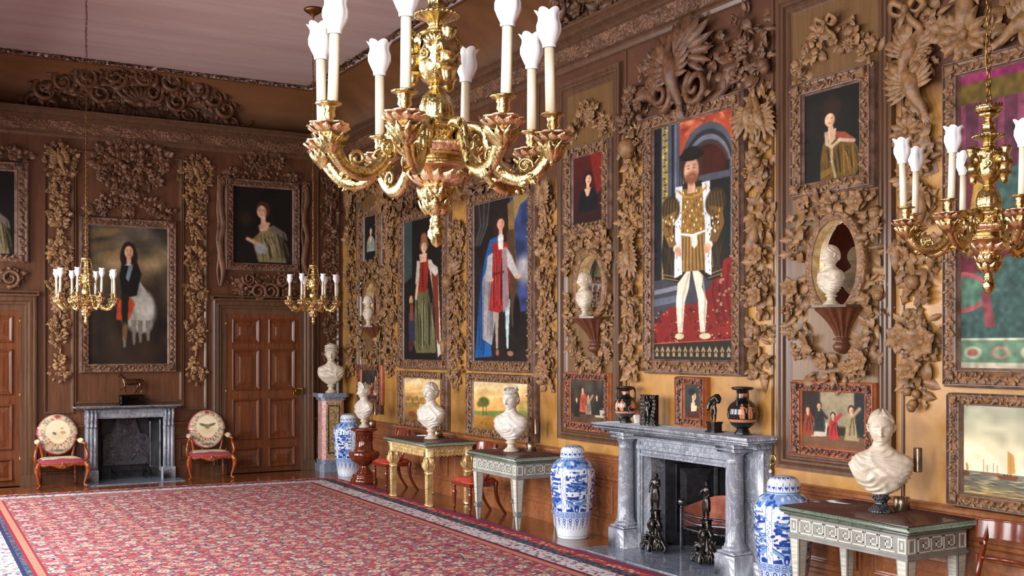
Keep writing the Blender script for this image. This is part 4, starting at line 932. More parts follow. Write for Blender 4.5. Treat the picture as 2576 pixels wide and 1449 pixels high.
for nm, px, y0, y1 in (('left', 555, 446, 722), ('right', 766, 464, 690)):
    A, B = BW(px, y0), BW(px, y1)
    carve('carved_drapery', 'tall carved wooden drape hanging along the %s side of the dark lady portrait' % nm, 'carving', 'B', [], seed=3, m='carve2',
          extras=[('strap', [(A[0] + .03 * math.sin(k * 2 + px), A[1] + (B[1] - A[1]) * k / 7) for k in range(8)], [.045, .06, .05, .06, .045, .055, .05, .02], 'drape_fold'), ('strap', [(A[0] - .05 + .02 * math.sin(k * 3), A[1] + (B[1] - A[1]) * k / 7) for k in range(8)], [.02, .03, .035, .03, .035, .03, .02, .01], 'drape_fold'), ('ribbon', (A[0]), A[1] - .02, .16)])
carve('carved_surround', 'dark carved foliage round the portrait at the left edge', 'carving', 'B', [seg([(0, 378), (35, 388), (74, 405)], .09, 'B'), seg([(0, 690), (25, 700), (55, 680)], .07, 'B')], .08, 1.5, .4, seed=25, m='carve2',
      extras=[ex('scroll', 25, 700, .25, .4, w='B'), ex('flower', 36, 388, .16, w='B')])
# long wall drops
drop('narrow carved drop with a flying dove, nearest the corner', 'R', 886, [(452, 560, 12), (565, 650, 12), (660, 745, 12), (752, 850, 12), (860, 945, 11)], 12, sz=.085, seed=31, tops=[('bird', 886, 515, .26, .6)], fd=.3)
drop('carved drop left of the portrait of the lady with a child', 'R', 985, [(470, 560, 24), (566, 650, 20), (656, 740, 20), (750, 840, 18), (850, 950, 16)], 20, sz=.085, seed=32, tops=[('bird', 975, 505, .32, -1.2)], fd=.3)
drop('carved drop of fruit and vessels between the two tall portraits', 'R', 1151, [(560, 632, 27), (636, 690, 24), (700, 760, 26), (770, 832, 24), (842, 900, 24), (904, 975, 20)], 24, sz=.085, seed=33, tops=[('shell', 1151, 672, .34, 0), ('fruit', 1140, 710, .28, 0), ('pod', 1128, 870, .3, 0)], fd=.32)
drop('carved drop right of the man in the blue cloak', 'R', 1380, [(478, 560, 22), (575, 660, 26), (668, 740, 28), (750, 830, 26), (838, 900, 26), (905, 985, 26)], 26, sz=.085, seed=34, tops=[('bird', 1380, 505, .26, 0), ('daisy', 1380, 930, .22, 0)], fd=.34)
drop('carved drop of shells and fruit left of the tall man in fur', 'R', 1596, [(330, 420, 32), (440, 520, 30), (528, 618, 30), (628, 690, 26), (735, 810, 28), (815, 875, 28), (880, 955, 26)], 30, sz=.09, seed=35, tops=[('fruit', 1594, 375, .3, 0), ('bird', 1597, 640, .28, 3.0), ('berries', 1596, 722, .2, 0)], fd=.34)
drop('carved drop of game birds and leaves right of the tall man in fur', 'R', 1916, [(225, 345, 34), (372, 500, 40), (508, 590, 36), (600, 690, 38), (700, 790, 38), (800, 880, 38), (888, 968, 34)], 38, sz=.10, seed=36, tops=[('bird', 1903, 285, .27, 3.3), ('bird', 1928, 290, .26, 2.9), ('pod', 1910, 600, .35, .4), ('rose', 1918, 430, .26, 0), ('berries', 1917, 700, .2, 0)], fd=.3)
c = RW(2312, 95)
u = c[0]
zz = lambda y: RW(2312, y)[1]
carve('carved_drop', 'long carved drop with ribbon hoop and two doves, left of the very large painting', 'carving', 'R',
      [('o', u, zz(95), .17, (zz(10) - zz(180)) / 2, .045), ('e', u, zz(355), .17, .25), ('e', u - .02, zz(455), .15, .2), ('e', u, zz(530), .12, .16), ('l', [(u - .18, zz(600)), (u - .1, zz(680)), (u, zz(740)), (u + .1, zz(680)), (u + .17, zz(600))], .055),
       ('e', u, zz(790), .09, .13), ('e', u, zz(850), .17, .19), ('e', u, zz(920), .12, .16), ('e', u, zz(975), .08, .12)], .11, 1.5, .34, seed=37, m='carve',
      extras=[('ribbon', u - .04, zz(25), .34, 0), ('bird', u - .05, zz(140), .28, .5), ('bird', u, zz(225), .32, -.35), ('rose', u + .03, zz(350), .26), ('daisy', u - .06, zz(330), .22), ('daisy', u + .06, zz(410), .17), ('pod', u + .07, zz(530), .3, .3), ('pod', u - .16, zz(640), .26, 0), ('pod', u + .16, zz(640), .26, 0), ('fruit', u, zz(710), .16), ('rose', u, zz(870), .2), ('flower', u + .08, zz(860), .2, 1.2), ('flower', u - .12, zz(850), .18, -1), ('fruit', u - .05, zz(985), .1), ('fruit', u + .03, zz(990), .1), ('fruit', u, zz(1015), .1), ('fruit', u - .02, zz(1026), .09), ('stem', [(u, zz(985)), (u, zz(1025))], .012)])
# crests
e = RW(1722, 180)
carve('carved_eagle_crest', 'great carved eagle with spread wings, horns and fruit above the tall man in fur', 'carving', 'R',
      [elp(1600, 285, 36, 48), seg([(1600, 235), (1640, 190), (1670, 150)], .13), elp(1668, 170, 30, 40), elp(1800, 130, 34, 40), elp(1895, 150, 52, 62), seg([(1860, 60), (1900, 45), (1935, 80)], .07), elp(1850, 190, 26, 30)], .11, 1.2, .32, seed=41, m='carve2', dep=.14,
      extras=[('bird', e[0], e[1] - .05, .46, -.15, -.12), ('shell', e[0] - .27, e[1] + .1, .52, -1.1, -.1), ('shell', e[0] + .27, e[1] + .22, .56, .9, -.1)]
      + [ex('scroll', 1697, 240, .34, .2, y=-.12), ex('scroll', 1785, 222, .34, 2.6, y=-.12), ('strap', W_([(1610, 240), (1640, 240), (1668, 262), (1690, 268)]), [.1, .08, .055, .05], 'horn'), ('strap', W_([(1850, 175), (1835, 205), (1815, 235), (1790, 250)]), [.11, .09, .06, .05], 'horn'), ('strap', W_([(1742, 190), (1745, 225), (1743, 262)]), [.05, .09, .1], 'tail'),
         ex('rose', 1905, 155, .22), ex('fruit', 1935, 165, .17), ex('berries', 1600, 290, .2), ex('fruit', 1940, 175, .15)])
carve('carved_crest', 'carved crest of trophies and foliage above the man in the blue cloak', 'carving', 'R', [seg([(1180, 480), (1215, 450), (1255, 430)], .10), seg([(1255, 425), (1300, 430), (1345, 440)], .08), elp(1225, 440, 34, 28)], .10, 1.5, .3, seed=42, m='carve2',
      extras=[ex('shell', 1225, 430, .6, .2, y=-.12), ex('shell', 1190, 455, .4, -.7), ex('scroll', 1290, 440, .3, 0), ex('scroll', 1320, 445, .26, 1.5)])
carve('carved_crest', 'carved crest of foliage above the lady with a child', 'carving', 'R', [seg([(1005, 535), (1040, 512), (1080, 505), (1125, 515)], .09), seg([(1010, 500), (1045, 470), (1090, 455)], .09), elp(1030, 465, 20, 28)], .10, 1.5, .35, seed=43, m='carve2', extras=[ex('fruit', 1022, 450, .26), ex('fruit', 1040, 478, .2)])
# a carved ducal crown over the pair
cw = RW(1243, 330); g = G()
g.add(lathe([(.13, 0), (.15, .02), (.15, .1), (.13, .12)], 20)); g.add(ell((0, 0, .1), (.12, .12, .14), 16, 8))
for k in range(8):
    a = k * PI / 4; g.add(tf(leaf(3, 5, 2, .3, .5), (0, -.14, .1), None, .13) if False else tf(tf(leaf(3, 5, 2, .3, .5), (0, -.14, .1), None, (.13, .13, .13)), rot=(0, 0, a)))
g.add(lathe([(.13, -.02), (.22, -.1), (.24, -.25), (.14, -.4)], 20, mul=lambda t, i, z: 1 + .06 * math.cos(t * 12)))
cr = mk('crown_carving', g, 'carve2', loc=(-.13, -cw[0], cw[1]), sc=(.55, .75, .8)); tag(cr, 'carved crown on a fluted cushion above the two tall portraits', 'carving')
# festoons
def fest(label, pts, hw, seed, wall='R', **k):
    return carve('carved_festoon', label, 'carving', wall, [seg(pts, hw, wall)], k.pop('sz', .09), 1.8, .45, seed=seed, extras=[ex('ribbon', pts[len(pts) // 2][0], pts[len(pts) // 2][1], k.pop('rs', .2), w=wall)], **k)
fest('carved festoon hung like a gable over the woman in black', [(1420, 358), (1455, 318), (1484, 268), (1510, 300), (1545, 345)], .06, 51)
fest('carved festoon hung like a gable over the lady in golden gown', [(1995, 205), (2035, 150), (2095, 62), (2145, 115), (2208, 148)], .085, 52, rs=.26)
fest('carved festoon over the narrow portrait nearest the corner', [(902, 505), (925, 470), (938, 462), (952, 480), (962, 500)], .06, 53)
carve('carved_garland', 'carved flower garland running above the very large painting, cut by the right edge', 'carving', 'R', [seg([(2385, 90), (2430, 110), (2480, 85), (2540, 50), (2600, 30)], .085), elp(2550, 20, 20, 26)], .10, 1.4, .3, seed=54, extras=[ex('daisy', 2443, 90, .3), ex('rose', 2440, 118, .17), ex('flower', 2392, 82, .18), ex('rose', 2510, 65, .18), ex('pod', 2445, 25, .4, .3), ('bird', RW(2590, 60)[0], RW(2590, 60)[1], .3, 1.2)])
# foliage about the oval mirrors
def bay_wreaths(name, up, low, sz, seed):
    carve('carved_wreath', 'square carved wreath of leaves around the top of the %s oval mirror' % name, 'carving', 'R', [seg(*q) for q in up], sz, 1.9, .3, seed=seed)
    carve('carved_wreath', 'U-shaped carved garland of vine leaves under the %s oval mirror' % name, 'carving', 'R', [seg(*q) for q in low], sz, 2.0, .25, seed=seed + 1)
bay_wreaths('middle', [([(1433, 690), (1434, 615), (1470, 600), (1500, 596), (1530, 595), (1534, 700)], .055), ([(1440, 605), (1525, 602)], .07)], [([(1438, 745), (1433, 800), (1437, 860), (1455, 905), (1480, 922), (1510, 915), (1532, 880), (1535, 800), (1533, 745)], .062)], .085, 61)
bay_wreaths('nearest', [([(2005, 655), (2008, 535), (2060, 515), (2120, 505), (2185, 498), (2196, 560), (2200, 640)], .062), ([(2010, 530), (2100, 512), (2190, 512)], .07)], [([(2010, 700), (2003, 780), (2012, 860), (2040, 920), (2090, 935), (2140, 935), (2180, 905), (2200, 850), (2205, 760), (2197, 670)], .08)], .10, 63)
bay_wreaths('farthest', [([(905, 740), (908, 695), (930, 688), (958, 690), (962, 760)], .06)], [([(906, 780), (903, 840), (912, 895), (930, 905), (950, 895), (962, 840), (964, 780)], .07)], .085, 65)
# carving on the cove
cd = [0]
for i in range(len(COVE) - 1): cd.append(cd[-1] + math.dist(COVE[i], COVE[i + 1]))
def covesurf(u, z, y, u0, z0):   # z here measures distance up the cove
    z = min(max(z, 0), cd[-1]); i = 0
    while i < len(cd) - 2 and cd[i + 1] < z: i += 1
    t = (z - cd[i]) / (cd[i + 1] - cd[i]); d = COVE[i][0] + (COVE[i + 1][0] - COVE[i][0]) * t; h = COVE[i][1] + (COVE[i + 1][1] - COVE[i][1]) * t
    return (u - u0, -d + y * .7, h - z0 + y * .7)
for wall, uc, hw, lab in (('B', -3.42, 1.62, 'huge carved trophy of scrolls and flowers on the cove of the end wall'), ('R', 8.9, 1.9, 'carved trophy of scrolls on the cove of the long wall, cut by the top edge')):
    H = cd[-1] * .93; r = random.Random(5)
    exs = [('scroll', uc + hw * .9 * math.cos(a), H * .82 * math.sin(a) + .04, .34, r.random() * 6, -.05) for a in np.linspace(.12, PI - .12, 11)] + [('scroll', uc + hw * .5 * math.cos(a), H * .5 * math.sin(a) + .05, .3, r.random() * 6, -.06) for a in np.linspace(.3, PI - .3, 6)] + [('shell', uc, H * .5, .5, 0, -.1)] + [('rose', uc + q * hw, .16 + .05 * (k % 2), .2, 0, -.08) for k, q in enumerate(np.linspace(-.75, .75, 8))]
    carve('carved_cove_trophy', lab, 'carving', wall, [('o', uc, .05, hw * .82, H * .8, .14, 0.02, PI), ('e', uc, .2, hw * .6, .2), ('l', [(uc - hw * 1.08, .08), (uc - hw * .5, .13), (uc + hw * .5, .13), (uc + hw * 1.08, .08)], .09), ('o', uc, .05, hw * .4, H * .5, .1, 0.02, PI)], .13, 1.1, .3, seed=70, m='carve2', extras=exs, surf=lambda u, z, y, u0, z0: covesurf(u, z, y, u0, z0))
# oval mirrors, brackets --------------------------------------------------------------
def ering(rx, rz, prof, n=64):
    V = []
    for k in range(n):
        a = 2 * PI * k / n
        for dr, y in prof: V.append(((rx + dr) * math.cos(a), y, (rz + dr) * math.sin(a)))
    m = len(prof); F = [(k * m + i, k * m + i + 1, ((k + 1) % n) * m + i + 1, ((k + 1) % n) * m + i) for k in range(n) for i in range(m - 1)]
    return (np.array(V), F)
def mirror(lab, x0, x1, y0, y1, xi0, xi1):
    a, b = RW(x0, (y0 + y1) / 2, .08)[0], RW(x1, (y0 + y1) / 2, .08)[0]; z1, z0 = RW((x0 + x1) / 2, y0, .08)[1], RW((x0 + x1) / 2, y1, .08)[1]
    rx, rz = (b - a) / 2 * .98, (z1 - z0) / 2; fw = rx * .24
    loc, rot = wallm('R', (a + b) / 2, (z0 + z1) / 2, .012); t = thing('oval_mirror', lab, 'mirror', loc, rot)
    g = G(); g.add(ering(rx, rz, [(0, 0), (0, -.06), (-fw * .15, -.08), (-fw * .3, -.075), (-fw * .8, -.085), (-fw * .92, -.09), (-fw, -.07)]), 0); fr = mk('frame', g, 'frame', t)
    g = G(); g.add(ering(rx - fw, rz - fw, [(0, -.07), (-.015, -.004)])); mk('gilt_slip', g, 'white_strip' if False else 'gilt', t)
    g = G(); r = random.Random(4)
    for k in range(int(70)):
        an = 2 * PI * k / 70; q = rx - fw * .5; qq = rz - fw * .5
        g.add(tf(LSM[k % 3], (q * math.cos(an), -.08, qq * math.sin(an)), (-.2, PI / 2 - an + PI / 2 + r.uniform(-.8, .8), 0), fw * .8))
    mk('carved_leaves', g, 'frame', fr)
    g = G(); n = 48; V = [((rx - fw) * math.cos(2 * PI * k / n), -.003, (rz - fw) * math.sin(2 * PI * k / n)) for k in range(n)]
    g.add((np.array(V), [tuple(range(n))]), 0, False); mk('mirror_glass', g, 'glass', t); return (a + b) / 2
def bracket(lab, px, y0, y1, w_px, proj=.3):
    u = RW(px, y0, .15)[0]; zt = RW(px, y0, .15)[1]; zb = RW(px, y1, .08)[1]; h = zt - zb
    ww = (RW(px + w_px, y0, .15)[0] - RW(px - w_px, y0, .15)[0]) / 2
    loc, rot = wallm('R', u, zt, .012); t = thing('wall_bracket', lab, 'bracket', loc, rot); S = min(proj, ww * 1.3)
    g = G(); P = [(1.12, 0), (1.12, -.035), (1.0, -.05)]; N = 48; V = []
    prof = [(.95, -.05), (.86, -.1), (.66, -.22), (.48, -.36), (.34, -.5), (.26, -.62), (.24, -.66), (.34, -.68), (.34, -.7), (.22, -.72), (.3, -.78), (.36, -.84), (.3, -.92), (.14, -.98), (.03, -1.0)]
    for i, (r_, zz_) in enumerate(prof):
        for k in range(N + 1):
            a = PI + PI * k / N; f = 1 + (.07 * math.cos(k * PI / 3) if .08 < -zz_ < .66 else 0)
            V.append((r_ * ww * f * math.cos(a), r_ * S * f * math.sin(a), zz_ * h))
    g.add((np.array(V), grid_faces(N + 1, len(prof)))); mk('corbel', g, 'oak_dark', t)
    g = G(); g.add(prism([(-ww * 1.1, 0), (-ww * .95, -S * .7), (-ww * .4, -S), (ww * .4, -S), (ww * .95, -S * .7), (ww * 1.1, 0)], -.05 * h, 0.0, 'z'), 0, False); mk('shelf', g, 'oak_mould', t)
    return u, zt, S
MB = []
for lab, m_, b_ in (('middle', (1441, 1528, 625, 812, 1451, 1514), (1475, 797, 890, 33)), ('nearest', (2025, 2179, 530, 800, 2037, 2159), (2092, 768, 891, 50)), ('farthest', (914, 954, 700, 828, 0, 0), (930, 821, 880, 17))):
    mirror('%s oval mirror in a carved leafy frame, a child bust before it' % lab, *m_)
    MB.append(bracket('fluted wooden bracket under the %s oval mirror' % lab, *b_))
# ---------------------------------------------------------------- marble busts
def sm(x, a, b): t = np.clip((x - a) / (b - a), 0, 1); return t * t * (3 - 2 * t)
def head_mesh(child=False, n=88, m=72):
    th, ph = np.meshgrid(np.linspace(0, 2 * PI, n, endpoint=False), np.linspace(-PI / 2, PI / 2, m))
    X_, Y_, Z_ = np.cos(ph) * np.sin(th), -np.cos(ph) * np.cos(th), np.sin(ph)
    a, b, c = (.078, .092, .118) if not child else (.082, .094, .108)
    k = 1 - (.30 if not child else .18) * np.clip(-Z_, 0, 1) ** 1.3
    x = a * X_ * k; y = b * Y_ * np.where(Y_ < 0, 1 - .12 * np.clip(-Z_, 0, 1), 1 - .25 * np.clip(-Z_, 0, 1) ** 1.5); z = c * Z_
    y = np.where(Y_ < 0, np.sign(Y_) * np.abs(Y_) ** .8 * b * (1 - .1 * np.clip(-Z_, 0, 1)), y)
    f = (Y_ < -.1).astype(float) * sm(-Y_, .1, .5)
    gs = lambda cx, cz, sx, sz: np.exp(-((x - cx) / sx) ** 2 - ((z - cz) / sz) ** 2)
    nose = np.exp(-(x / .0095) ** 2) * np.where(z > -.034, np.clip((.03 - z) / .064, 0, 1) ** 1.0, np.clip(1 - (-.034 - z) / .012, 0, 1)) * (z < .03)
    d = nose * (.030 if not child else .02) + gs(0, -.034, .016, .008) * .006
    for s in (-1, 1):
        d += -gs(s * .03, .012, .019, .013) * .017 + gs(s * .03, .010, .013, .0065) * .009 + gs(s * .03, .030, .022, .006) * .006
        d += gs(s * .043, -.03, .022, .022) * (.005 if not child else .012)
    d *= 1.12; d += gs(0, -.056, .02, .0055) * .0095 - gs(0, -.0625, .022, .0028) * .007 + gs(0, -.070, .016, .006) * .009 - gs(0, -.081, .018, .005) * .006 + gs(0, -.098, .02, .013) * .010
    y = y - d * f
    return np.stack([x, y, z], -1).reshape(-1, 3), grid_faces(n, m, True), (X_, Y_, Z_)
def hair_mesh(style, child=False, n=110, m=64):
    th, ph = np.meshgrid(np.linspace(0, 2 * PI, n, endpoint=False), np.linspace(-PI / 2, PI / 2, m))
    X_, Y_, Z_ = np.cos(ph) * np.sin(th), -np.cos(ph) * np.cos(th), np.sin(ph)
    a, b, c = (.084, .102, .124) if not child else (.087, .1, .114)
    line = Z_ * 1.0 + Y_ * 1.1 + .12 - .5 * np.abs(X_) * (Z_ < .3)      # hair where positive
    msk = sm(line, .0, .16) * sm(Z_, -.62, -.35)
    if style == 'part': w = np.abs(np.sin((np.arctan2(np.abs(X_), -Y_ + .35) * 7 + Z_ * 3))) * .006 + .004 - .003 * np.exp(-(X_ / .05) ** 2) * sm(Z_, 0, .3)
    elif style == 'boy': w = .004 * np.sin(X_ * 22 + Z_ * 9) * np.sin(Z_ * 18 + Y_ * 7) + .002
    else: w = .005 * np.abs(np.sin(th * 11 + Z_ * 5)) + .002
    q = msk * (1 + w / .1) + (1 - msk) * .86
    V = np.stack([a * X_ * q, b * Y_ * q + .006, c * Z_ * q + .002], -1).reshape(-1, 3)
    g = G(); g.add((V, grid_faces(n, m, True)))
    if style == 'braid':
        for tlt, R, zz, k in ((.6, .088, .098, 28), (.7, .078, .116, 24)):
            for i in range(k):
                t = 2 * PI * i / k; g.add(ell((R * .86 * math.sin(t), -R * math.cos(t) * .95, zz - .03 * math.cos(t) * tlt), (.014, .014, .012), 7, 5))
    if style == 'diadem':
        for j in range(3):
            for i in range(15):
                t = -1.3 + 2.6 * i / 14; g.add(ell((.086 * math.sin(t), -.082 * math.cos(t) + .012 * j, .055 + .03 * j + .03 * math.cos(t)), (.012, .013, .014), 6, 5))
        g.add(lathe([(.07, .115), (.075, .135), (.055, .16), (.02, .172), (.0, .173)], 20))
    if style == 'crescent':
        for i in range(19):
            t = -1.5 + 3.0 * i / 18; g.add(ell((.082 * math.sin(t), -.06 + .02 * abs(t), .06 + .075 * math.cos(t)), (.017, .014, .02), 7, 5))
    if style in ('part', 'braid', 'crescent'): g.add(ell((0, .1, .0 if style != 'crescent' else .06), (.04, .035, .04), 14, 8))
    return g
HEADS = {}
def bust(name, label, loc, rz, H=.73, hair='part', mat='white_marble', base='white_marble', turn=0.0, child=False, group=None, drape=True, seed=1, cut=0.0):
    t = thing(name, label, 'bust', loc, rz, group); s = H / .73
    ky = 'c' if child else 'a'
    if (ky, mat) not in HEADS:
        V, F, _ = head_mesh(child); g = G(); g.add((V, F))
        for sx in (-1, 1): g.add(tube([(sx * .079, .002, .018), (sx * .088, .012, .026), (sx * .088, .018, .008), (sx * .08, .006, -.012), (sx * .077, .0, -.02)], [.005, .009, .008, .006, .005], 6))
        HEADS[(ky, mat)] = mkmesh(g, mat, 'head')
    hz = .605 if not child else .56
    hd = link('head', HEADS[(ky, mat)], t, (0, -.014 * s, hz * s), (0.06, 0, turn), (s * 1.1,) * 3)
    mk('hair', hair_mesh(hair, child), mat, hd)
    # socle
    g = G(); g.add(lathe([(.085, 0), (.092, .004), (.092, .018), (.075, .026), (.07, .036), (.05, .052), (.042, .075), (.05, .092), (.066, .1), (.068, .112), (.055, .118), (.05, .14)], 32)); mk('socle', g, base, t, sc=(s,) * 3)
    # shoulders and drapery
    Zs = [.125, .14, .165, .20, .25, .30, .345, .385, .415, .44, .462, .485, .52, .555]
    Wd = [.045, .075, .115, .155, .195, .218, .226, .216, .186, .135, .088, .066, .056, .057]
    Dd = [.04, .06, .08, .095, .108, .113, .112, .105, .095, .083, .07, .062, .057, .058]
    if child: Wd = [w * .86 for w in Wd]; Zs = [z * .93 for z in Zs]
    mm = 64; nn = 96; zz = np.interp(np.linspace(0, 1, mm), np.linspace(0, 1, len(Zs)), Zs)
    V = []
    for z in zz:
        w = np.interp(z, Zs, Wd); d = np.interp(z, Zs, Dd)
        for k in range(nn):
            a = 2 * PI * k / nn; cx, cy = math.sin(a), -math.cos(a); p = 2 / 2.4
            x = w * abs(cx) ** p * (1 if cx > 0 else -1); y = d * abs(cy) ** p * (1 if cy > 0 else -1) * (1 if cy < 0 else .75)
            if drape and z < .47:
                fade = min(1, (.47 - z) / .03) * min(1, (z - .12) / .03)
                rho = math.hypot(x * .9 + .02 * math.sin(z * 30 + seed), (z - .53) * 1.1); ph_ = rho * 66 + 2.2 * math.sin(x * 17 + seed) + 1.6 * math.sin(z * 21 + x * 13 + seed * 2)
                q = 1 - 2 * abs(math.sin(ph_)) ** .7; am_ = .25 + .75 * math.sin(x * 11 + z * 8 + seed) ** 2
                r2 = 1 - 2 * abs(math.sin((x * 1.0 + z * .55) * 34 + 1.5 * math.sin(z * 19 + seed))) ** .6
                dd = (.0085 * q * am_ + .008 * r2 * (1 - am_)) * fade
                bd = math.exp(-((z - (.27 - .25 * x + .05 * math.sin(x * 9))) / .035) ** 2) * .017 * fade
                n_ = math.hypot(cx, cy); x += cx * dd * 1.1 / n_; y += cy * (dd * 1.3 + bd) / n_
            V.append((x, y, z))
    g = G(); g.add((np.array(V), grid_faces(nn, mm, True) + [tuple(range(nn - 1, -1, -1))]))
    mk('draped_shoulders', g, mat, t, sc=(s,) * 3); return t
def ray_at_x(px, xw): r = ray(px, 900); tt = (xw - CP[0]) / r[0]; return CP[1] + tt * r[1]
def ray_at_y(px, yw): r = ray(px, 900); tt = (yw - CP[1]) / r[1]; return CP[0] + tt * r[0]
TZ = .83
for (u, zt, S), lab, px, rr in ((MB[0], 'middle', 1468, 0), (MB[1], 'nearest', 2083, 0), (MB[2], 'farthest', 926, 0)):
    bust('child_bust', 'white marble child bust on the fluted bracket of the %s oval mirror' % lab, (-.012 - S * .52, -u, zt + .001), -PI / 2 - .1, .52, 'boy', 'warm_marble', 'warm_marble', -.25, True, seed=2)
# corner pedestal
px_, py_ = ray_at_y(833, -.34), -.34
t = thing('marble_pedestal', 'tall square pedestal of red and yellow marble in the room corner', 'pedestal', (px_, py_, 0), -.12)
g = G(); g.add(prism([(-.17, -.22), (.17, -.22), (.23, -.16), (.23, .2), (-.23, .2), (-.23, -.16)], 0, .13, 'z'), 0, False); g.add(prism([(-.15, -.2), (.15, -.2), (.205, -.145), (.205, .18), (-.205, .18), (-.205, -.145)], .13, .2, 'z'), 0, False); mk('plinth', g, 'slate', t)
g = G(); P = [(-.135, -.175), (.135, -.175), (.185, -.125), (.185, .165), (-.185, .165), (-.185, -.125)]; g.add(prism(P, .2, 1.18, 'z'), 0, False); mk('shaft', g, 'pink_marble', t)
g = G(); g.box(-.125, .125, -.183, -.17, .22, 1.16); mk('yellow_panel', g, 'yellow_marble', t)
g = G(); g.add(rframe((-.1, .1, .3, 1.1), (-.085, .085, .32, 1.08), [(0, -.183), (0, -.19), (1, -.19), (1, -.183)]), 0, False); mk('black_fillet', g, 'black_marble', t)
g = G(); g.add(prism([(-.16, -.2), (.16, -.2), (.21, -.15), (.21, .19), (-.21, .19), (-.21, -.15)], 1.18, 1.23, 'z'), 0, False); g.add(prism([(-.2, -.24), (.2, -.24), (.26, -.18), (.26, .23), (-.26, .23), (-.26, -.18)], 1.23, 1.3, 'z'), 0, False); mk('cap', g, 'slate', t)
bust('marble_bust', 'cream marble bust with high diadem on the tall marble pedestal in the corner', (px_, py_, 1.301), -.42, .76, 'diadem', 'warm_marble', 'warm_marble', .05, seed=3)
# turned wooden pedestal
ux, uy = -.5, ray_at_x(916, -.5)
t = thing('urn_pedestal', 'dark carved mahogany urn-shaped pedestal between the blue jar and a red chair', 'pedestal', (ux, uy, 0))
g = G(); g.add(lathe([(.2, 0), (.205, .02), (.205, .07), (.17, .09), (.185, .11), (.17, .14), (.15, .15)], 32)); mk('foot', g, 'mahogany', t)
g = G(); g.add(lathe(dense([(.13, .15), (.07, .23), (.065, .27), (.1, .285)], 3), 32, mul=lambda t_, i, z: 1 + .06 * math.cos(8 * t_))); mk('stem', g, 'mahogany', t)
g = G(); g.add(lathe(dense([(.1, .285), (.19, .35), (.225, .43), (.215, .475), (.17, .49)], 3), 48, mul=lambda t_, i, z: 1 + .05 * abs(math.cos(6 * t_)))); mk('gadrooned_bowl', g, 'mahogany', t)
g = G(); g.add(lathe([(.17, .488), (.14, .51), (.125, .6), (.115, .7), (.13, .76), (.15, .78)], 28))
for j in range(6):
    for k in range(14): a = 2 * PI * (k + .5 * (j % 2)) / 14; rr = .128 - .01 * (j > 2); g.add(tf(tf(LSM[0], (0, -rr, .74 - j * .04), (PI, 0, 0), (.06, .05, .06)), rot=(0, 0, a)))
mk('scaled_neck', g, 'mahogany', t)
g = G(); g.add(lathe([(.15, .775), (.17, .79), (.2, .8), (.205, .825), (.18, .84), (.0, .841)], 32, mul=lambda t_, i, z: 1 + .02 * math.cos(24 * t_) * (i == 3))); mk('cap', g, 'mahogany', t)
bust('marble_bust', 'white marble bust in profile with crescent headdress on the mahogany urn pedestal', (ux, uy, .842), -1.38, .66, 'crescent', 'white_marble', 'warm_marble', -.1, seed=4)
# table busts
t1x = -.46; bust('marble_bust', 'white marble bust of a girl with smooth hair on the gilt table', (t1x, ray_at_x(1085, t1x), TZ), -1.15, .74, 'part', 'white_marble', 'warm_marble', -.05, seed=5)
t2x = -.42; bust('marble_bust', 'white marble bust with plaited crown of hair on the nearer grey table beyond the fireplace', (t2x, ray_at_x(1286, t2x), TZ), -1.02, .73, 'braid', 'white_marble', 'warm_marble', -.05, seed=6)
t3x = -.42; bust('marble_bust', 'large veined marble bust with parted hair on a black socle, nearest the right edge', (t3x, ray_at_x(2217, t3x), TZ), -.86, .745, 'part', 'warm_marble', 'black_marble', 0, seed=7)
# spot lamps behind the busts
def lampth(label, x, px, z, hx_, hz):
    y = ray_at_x(px, x); t = thing('picture_lamp', label, 'lamp', (x, y, z), -PI / 2, 'small bronze spot lamps')
    g = G(); g.add(lathe([(.055, 0), (.06, .003), (.06, .097), (.056, .1), (0, .1)], 28)); mk('base', g, 'lamp', t)
    g = G(); g.add(tube([(0, 0, .1), (0, 0, hz), (hx_, 0, hz)], .004, 6)); mk('rod', g, 'brass', t)
    g = G(); g.add(bbox(hx_, hx_ + .045, -.03, .02, hz - .09, hz + .09, .004)); mk('lamp_head', g, 'lamp', t)
lampth('small bronze spot lamp behind the large bust on the black socle', -.2, 2268, TZ, .13, .39)
lampth('small bronze spot lamp on the nearer grey table beyond the fireplace', -.2, 1336, TZ, .1, .3)
lampth('small bronze spot lamp on the gilt table', -.28, 1103, TZ, .1, .34)
lampth('small bronze spot lamp on the mahogany urn pedestal', -.38, 936, .842, .12, .28)
